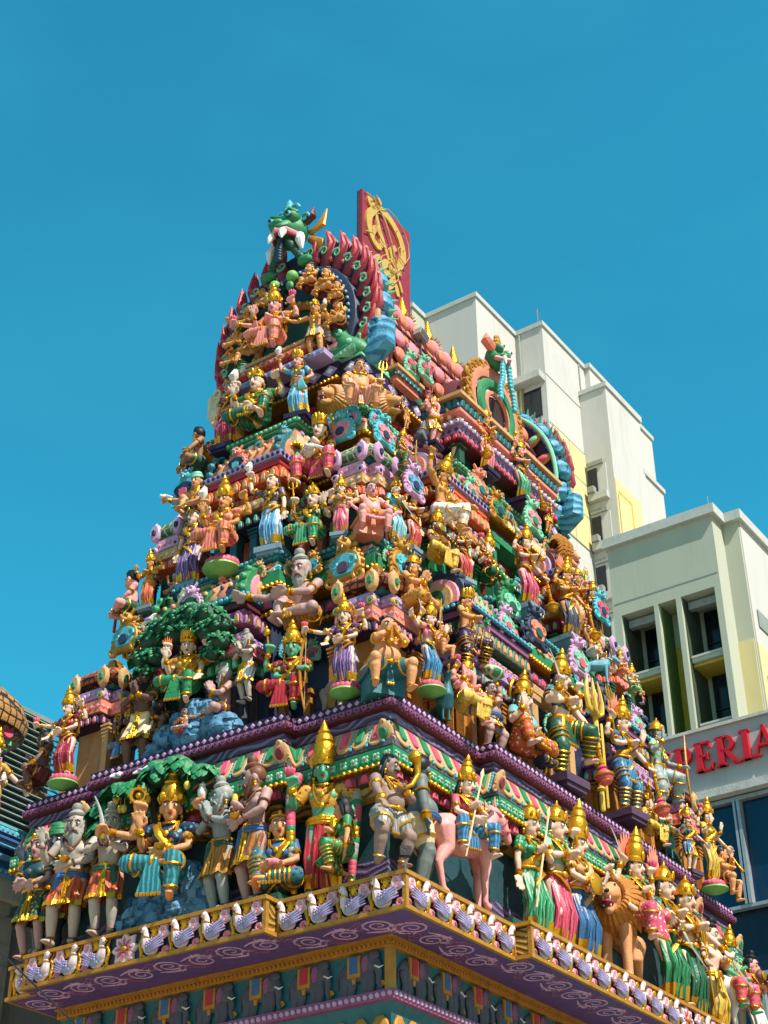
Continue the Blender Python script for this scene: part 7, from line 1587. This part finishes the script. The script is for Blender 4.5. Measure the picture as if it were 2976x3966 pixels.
for q in range(18): m.relief(circ(1.9-.34*q, 15.66, .17, 10, pi, 2*pi)+[(1.9-.34*q+.17, 15.8), (1.9-.34*q-.17, 15.8)], .1, .2, .5)
m.build('pink_scallop_band', ['rose'], LT)
for a_ in (1.75, .3, -1.15): m = MB(); m.box((a_, .75, 14.15), (.24, .24, 1.5)); m.box((a_, .7, 14.75), (.36, .36, .12)); m.box((a_, .7, 14.5), (.32, .32, .1)); m.box((a_, .7, 13.55), (.36, .36, .22)); m.build('pillar', ['pink'], LT, 0)
DX, DY = 1.15, 1.9
m = MB(); m.lathe([(1.35, 15.6), (1.65, 15.75), (1.7, 16.0), (1.55, 16.4), (1.15, 16.8), (.5, 17.15)], 30, (DX, DY, 0), sq=3.4); m.build('scaled_dome', ['dome_gold'], LT)
m = MB(); m.lathe([(.3, 17.1), (.4, 17.25), (.2, 17.4), (.3, 17.55), (.02, 18.0)], 12, (DX, DY, 0)); m.build('dome_finial', ['gold'], LT)
lv = empty('louvre_screen', W(2.5, 12.2, 0), TROT, 1, 'grey green metal louvre screen behind the temple hall', 'louvre screen')
mat('galvanised', '8fa09a', .5, .3, None, '6c7d78', 3)
m = MB()
for q in range(22): m.box((.2, .0, 13.9+.145*q), (3.6, .16, .03), Matrix.Rotation(.7, 3, 'X'))
m.box((.2, .3, 15.4), (3.6, .05, 3.3))
m.build('slats' if 0 else 'slat_panel', ['galvanised'], lv, 0)
m = MB(); 
for x in (-1.2, .3, 1.75): m.box((x, .2, 8.6), (.08, .08, 17.0))
m.box((.2, .2, 17.05), (3.2, .4, .1)); m.build('frame', ['galvanised'], lv, 0)
sd_ = [q for q in FIG][0]
statue('god_statue', 'golden garlanded god in orange skirt on the blue cornice of the domed hall', (1.55, 10.95, 13.42), 1.75, 55.4-5, 'st', 'bl,up:lotus', 'ed,hp:conch', (0, 0), 'k', 'm', 'pale', 'p_gold+green', 's_orange+crimson', 'p_gold+teal', 'sari', 'halo long', 'painted statues on the tower')
cb_ = MB(); cb_.tube([W(-2, 8.2, 10.9), W(-2, 6.03, 9.16), W(-2, 4.29, 7.81), W(-2, 2.2, 6.3)], .014, 6)
co = cb_.build('overhead_cable', ['black']); tag(co, 'thin black cable slanting past the ledge end below the domed hall', 'cable')
# ------------------------------------------------------------------ apartment blocks
wall_w = mat('white_render', 'bebcb5', .8, 0, None, 'c9c7be', .35, .15, 3, 2)
wall_g = mat('cream_render', 'adb09d', .8, 0, None, 'bcc2a8', .5, .15, 3, 2)
wall_y = mat('yellow_render', 'd3c48c', .8, 0, None, 'd0c085', .4, .12, 3, 2)
mat('deep_yellow', 'c9a93c', .8); trim = mat('parapet_white', 'b8bab1', .75, grime=2); mat('glass_dark', '0f1a22', .12, 0, None, '1c2c34', .6, 0)
mat('panel_grey', '8f948c', .6); mat('olive_green', '4f6b34', .8); mat('dark_reveal', '3d4c38', .8); mat('window_frame_paint', '22282c', .4)
def bldg(name, label): return empty(name, C0, TROT, 1, label, 'apartment building')
def bb(r, name, a0, a1, b0, b1, z0, z1, m_): m = MB(); m.box(((a0+a1)/2, (b0+b1)/2, (z0+z1)/2), (a1-a0, b1-b0, z1-z0)); return m.build(name, [m_], r, 0)
TB = bldg('apartment_tower', 'tall white stepped apartment tower with pale yellow panels behind the temple')
def cap(r, a0, a1, b0, b1, z): bb(r, 'parapet', a0-.14, a1+.14, b0-.14, b1+.14, z-.4, z, trim)
ZT = 79.55
vol = [(58.3, 84, 37.9, 55, ZT), (60, 84, 33.4, 54.99, ZT-.003), (65.7, 84.01, 31.05, 54.98, ZT-.006), (72.3, 80.9, 30.6, 54.97, ZT-.009), (71, 76.7, 28.8, 54.96, 76.1), (76.6, 80, 28.9, 54.95, 71.2)]
for k_, (a0, a1, b0, b1, z) in enumerate(vol): bb(TB, 'wall_block', a0, a1, b0, b1, 0, z-.38, wall_w if k_ else wall_g); cap(TB, a0, a1, b0, b1, z)
bb(TB, 'yellow_panel', 66.3, 71.05, 31.0, 31.05, 61.5, 70.2, wall_y)
for z in (61.5, 64.4, 67.3, 70.2): bb(TB, 'groove', 65.72, 71.0, 30.985, 31.0, z, z+.06, 'panel_grey')
bb(TB, 'groove', 68.5, 68.56, 30.985, 31.0, 61.5, 70.2, 'panel_grey'); bb(TB, 'groove', 65.72, 71.0, 31.02, 31.05, 74.6, 74.66, 'panel_grey')
def win(r, a, b0, b1, z0, z1, fr=.12):
    w = bb(r, 'window', a-.02, a+.05, b0, b1, z0, z1, 'window_frame_paint'); n = 2
    for q in range(n):
        m = MB(); wd = (b1-b0)/n; m.box((a-.03, b0+wd*(q+.5), (z0+z1)/2), (.04, wd-fr*1.3, z1-z0-fr*1.6)); m.build('pane', ['glass_dark'], w, 0)
    return w
for z in (70.9, 67.5, 64.1): win(TB, 65.66, 31.5, 33.1, z, z+2.6)
bb(TB, 'awning', 64.8, 65.7, 31.1, 34.0, 73.9, 74.5, trim); bb(TB, 'window_reveal', 65.6, 65.7, 33.1, 33.3, 70.9, 73.9, wall_y)
for q in range(9):
    z = 68.6-4.2*q
    win(TB, 70.84, 30.1, 30.86, z-2.1, z); bb(TB, 'window_ledge', 70.55, 71, 29.3, 30.85, z-2.9, z-2.3, trim); bb(TB, 'window_ledge', 70.75, 71, 29.5, 30.85, z+.25, z+.6, 'panel_grey'); bb(TB, 'recess_panel', 70.9, 71, 29.35, 30.86, z-2.3, z+.25, wall_w)
    ac = bb(TB, 'air_conditioner', 70.3, 70.75, 30.2, 30.7, z-2.3, z-1.8, 'panel_grey')
bb(TB, 'yellow_panel', 71.02, 75.2, 28.74, 28.8, 58.0, 67.3, wall_y); bb(TB, 'yellow_recess', 71.4, 73.5, 28.7, 28.74, 59, 66.3, 'deep_yellow'); bb(TB, 'yellow_recess', 71.25, 73.2, 28.68, 28.7, 59, 66.0, wall_y)
FB = bldg('apartment_block', 'lower cream apartment block with green recessed bays behind the tower')
ZF = 42.5
# facade with three recesses built from piers
def fb(name, a0, a1, b0, b1, z0, z1, m_): return bb(FB, name, a0, a1, b0, b1, z0, z1, m_)
fb('wall_block', 43.9, 60, 10.75, 16.2, 0, 42.0, wall_g); fb('upper_wall', 42, 43.9, 10.75, 16.2, 38.25, 42.0, wall_g)
for b0, b1 in ((15.8, 16.2), (13.9, 14.12), (12.75, 13.0), (10.75, 11.06)): fb('pier', 42, 43.9, b0, b1, 0, 38.25, wall_g)
fb('wall_block', 43.2, 60, 9.95, 10.75, 0, 42.0, wall_g); fb('parapet', 41.75, 60.1, 10.5, 16.35, 42.0, ZF, trim); fb('parapet', 42.95, 60.1, 9.7, 10.5, 42.0, ZF, trim)
fb('white_panel', 43.3, 60, 9.9, 9.95, 0, 42.0, wall_w); fb('yellow_panel', 43.3, 60, 9.87, 9.9, 20, 35.6, wall_y); fb('yellow_panel', 43.15, 43.2, 10.0, 10.75, 20, 35.75, wall_y)
fb('slot_back', 43.35, 43.4, 13.0, 13.9, 0, 36.5, 'deep_yellow'); fb('slot_back', 43.34, 43.4, 13.0, 13.9, 36.5, 38.25, wall_g); fb('slot_side', 42.3, 43.35, 13.84, 13.9, 0, 38.2, 'olive_green')
for b0, b1 in ((14.12, 15.8), (11.06, 12.75)):
    fb('reveal', 42.2, 43.9, b1-.05, b1, 0, 38.25, 'dark_reveal')  # same cream wall, its deep shade painted in as a darker colour
    for q in range(6):
        z = 38.25-3.35*q
        if q == 0: fb('blind_box', 42.5, 42.8, b0+.1, b1-.12, z-.5, z-.12, 'panel_grey')
        else: fb('lintel', 42.45, 43.9, b0, b1-.05, z-.12, z, 'deep_yellow')
        w = fb('window', 43.78, 43.9, b0+.02, b1-.3, z-2.4, z-.12, 'window_frame_paint')
        for k_ in range(2):
            m = MB(); wd = (b1-b0-.32)/2; m.box((43.77, b0+.02+wd*(k_+.5), z-1.26), (.04, wd-.08, 2.2)); m.build('pane', ['glass_dark'], w, 0)
        m = MB(); m.box((43.7, (b0+b1)/2-.15, z-1.85), (.05, b1-b0-.35, .05)); m.build('rail', ['window_frame_paint'], w, 0)
        fb('sill_wall', 43.5, 43.9, b0, b1-.05, z-3.0, z-2.4, wall_g); fb('ledge', 42.25, 43.9, b0, b1-.1, z-3.34, z-3.12, wall_g); fb('ledge_lip', 42.2, 42.3, b0, b1-.1, z-3.12, z-3.02, trim)
for z in (36.6, 33.2): fb('slit_window', 43.8, 47, 9.84, 9.87, z, z+.9, 'panel_grey')
for z in (38.9,): fb('groove', 41.985, 42, 10.8, 16.1, z, z+.05, 'panel_grey')
for b in (33.0, 31.3): m = MB(); m.tube([(65.6 if b > 32 else 71.3, b if b > 32 else 30.98, 60), (65.6 if b > 32 else 71.3, b if b > 32 else 30.98, 79)], .06, 6); m.build('drain_pipe', ['panel_grey'], TB)
m = MB(); m.tube([(66, 31.5, 79.5), (66, 31.5, 81.2)], .025, 5); [m.tube([(65.4, 31.5, z), (66.6, 31.5, z)], .015, 4) for z in (80.6, 80.9, 81.15)]; m.build('aerial', ['panel_grey'], TB)
m = MB(); m.tube([(42.5, 11.0, 42.5), (42.5, 11.0, 43.4)], .02, 5); m.build('lightning_rod', ['panel_grey'], FB)
IB = empty('shop_building', C0, TROT, 1, 'grey rendered building with red raised serif letters and blue windows', 'building')
mat('grey_render', 'aeb0ae', .85, 0, None, '8f9496', 1.2, .3, 6, 2); mat('sill_stone', 'c4c3bc', .85, 0, None, 'a3a29a', 5, .6, 20); mat('blue_glass', '12304f', .08, 0, None, '0b1f38', .5, 0); mat('steel_frame', 'a9b4b8', .4, .4); mat('sign_red', 'd01a2a', .35)
def ib(name, a0, a1, b0, b1, z0, z1, m_): return bb(IB, name, a0, a1, b0, b1, z0, z1, m_)
ib('wall', 24, 34, -12, 8.2, 20.4, 22.5, 'grey_render'); ib('wall', 24.35, 34, -12, 8.2, 0, 20.4, mat('deep_blue', '0f2038', .3)); ib('sill_band', 23.75, 24.4, -12, 8.2, 20.25, 20.5, 'sill_stone'); ib('coping', 23.9, 34, -12, 8.25, 22.5, 22.6, 'sill_stone')
for zt, zb in ((20.2, 16.95), (15.0, 11.5)):
    ib('frame_rail', 24.05, 24.3, -12, 8.2, zt-.12, zt, 'steel_frame'); ib('frame_rail', 24.05, 24.3, -12, 8.2, zb-.1, zb, 'steel_frame')
    for q in range(9):
        b = 4.28-1.9*(q-2); ib('mullion', 24.0, 24.3, b-.05, b+.05, zb, zt-.12, 'steel_frame'); ib('mullion', 24.0, 24.3, b+.1, b+.17, zb, zt-.12, 'steel_frame')
        w = ib('window', 24.25, 24.33, b-1.72, b-.06, zb+.02, zt-.14, 'blue_glass')
# letters
def letter(ch):
    S_ = .2; t = .045; out = []
    st = lambda x, w=S_: out.append([(x, 0), (x+w, 0), (x+w, 1), (x, 1)])
    sf = lambda x, z, w=.34: out.append([(x-w/2, z), (x+w/2, z), (x+w/2, z+.06), (x-w/2, z+.06)])
    bar = lambda x0, x1, z, h=.075: out.append([(x0, z), (x1, z), (x1, z+h), (x0, z+h)])
    def bowl(x, z0, z1, w):
        c = (z0+z1)/2; r = (z1-z0)/2; n = 10
        o = [(x, z1)]+[(x+w*.45+w*.55*cos(pi/2-pi*i/n), c+r*sin(pi/2-pi*i/n)) for i in range(n+1)]+[(x, z0)]
        i_ = [(x, z0+.07)]+[(x+w*.45+(w*.55-.14)*cos(-pi/2+pi*i/n), c+(r-.07)*sin(-pi/2+pi*i/n)) for i in range(n+1)]+[(x, z1-.07)]
        for k in range(len(o)-1):
            j = len(i_)-1-k; out.append([o[k], i_[j], i_[j-1], o[k+1]])
    if ch == 'I': st(.1); sf(.18, 0); sf(.18, .94); w = .36
    elif ch == 'M': out.append([(.06, 0), (.13, 0), (.21, 1), (.14, 1)]); out.append([(.14, 1), (.3, 1), (.56, .12), (.48, 0)]); out.append([(.48, 0), (.55, .0), (.8, 1), (.74, 1)]); out.append([(.68, 0), (.85, 0), (.86, 1), (.7, 1)]); sf(.1, 0, .24); sf(.77, 0, .32); sf(.2, .94, .26); sf(.8, .94, .26); w = .98
    elif ch == 'P': st(.1); sf(.18, 0, .36); sf(.15, .94, .24); bowl(.2, .42, 1, .46); w = .68
    elif ch == 'E': st(.1); bar(.04, .62, 0); bar(.04, .6, .925); bar(.2, .5, .47); out.append([(.56, 0), (.62, 0), (.66, .26), (.62, .26)]); out.append([(.56, 1), (.6, 1), (.6, .76), (.57, .76)]); out.append([(.46, .38), (.5, .38), (.5, .64), (.46, .64)]); w = .7
    elif ch == 'R': st(.1); sf(.18, 0, .36); sf(.15, .94, .24); bowl(.2, .47, 1, .46); out.append([(.3, .5), (.46, .5), (.76, .06), (.6, 0)]); bar(.58, .84, 0, .06); w = .8
    elif ch == 'A': out.append([(.06, .03), (.12, .03), (.42, 1), (.38, 1)]); out.append([(.34, .96), (.44, 1), (.74, .03), (.56, .03)]); bar(.2, .6, .3, .07); sf(.1, 0, .26); sf(.65, 0, .34); w = .8
    elif ch == 'L': st(.1); bar(.04, .6, 0); sf(.18, .94); out.append([(.54, 0), (.6, 0), (.64, .28), (.6, .28)]); w = .66
    return out, w
bx = 7.42; hL = .9
for i, ch in enumerate('IMPERIAL'):
    o, w = letter(ch); m = MB(); h = hL*(1+.012*i)
    for p in o: m.relief([(x*h, z*h) for x, z in p], .16, .0, .0)
    ob = m.build('letter', ['sign_red'], IB, 30); ob.matrix_local = Matrix.Translation(V((23.985, bx, 21.12+.012*i))) @ Matrix(((0, 1, 0, 0), (-1, 0, 0, 0), (0, 0, 1, 0), (0, 0, 0, 1))); bx -= w*h+.05
# ------------------------------------------------------------------ ground
m = MB(); m.add([V((-900, -900, 0)), V((900, -900, 0)), V((900, 900, 0)), V((-900, 900, 0))], [(0, 1, 2, 3)])
g_ = m.build('ground', [mat('paving', '948b7c', .85, 0, None, '837b70', .4, .2, 4)], None, 0); tag(g_, 'pale paved street ground', 'ground', None, 'structure')
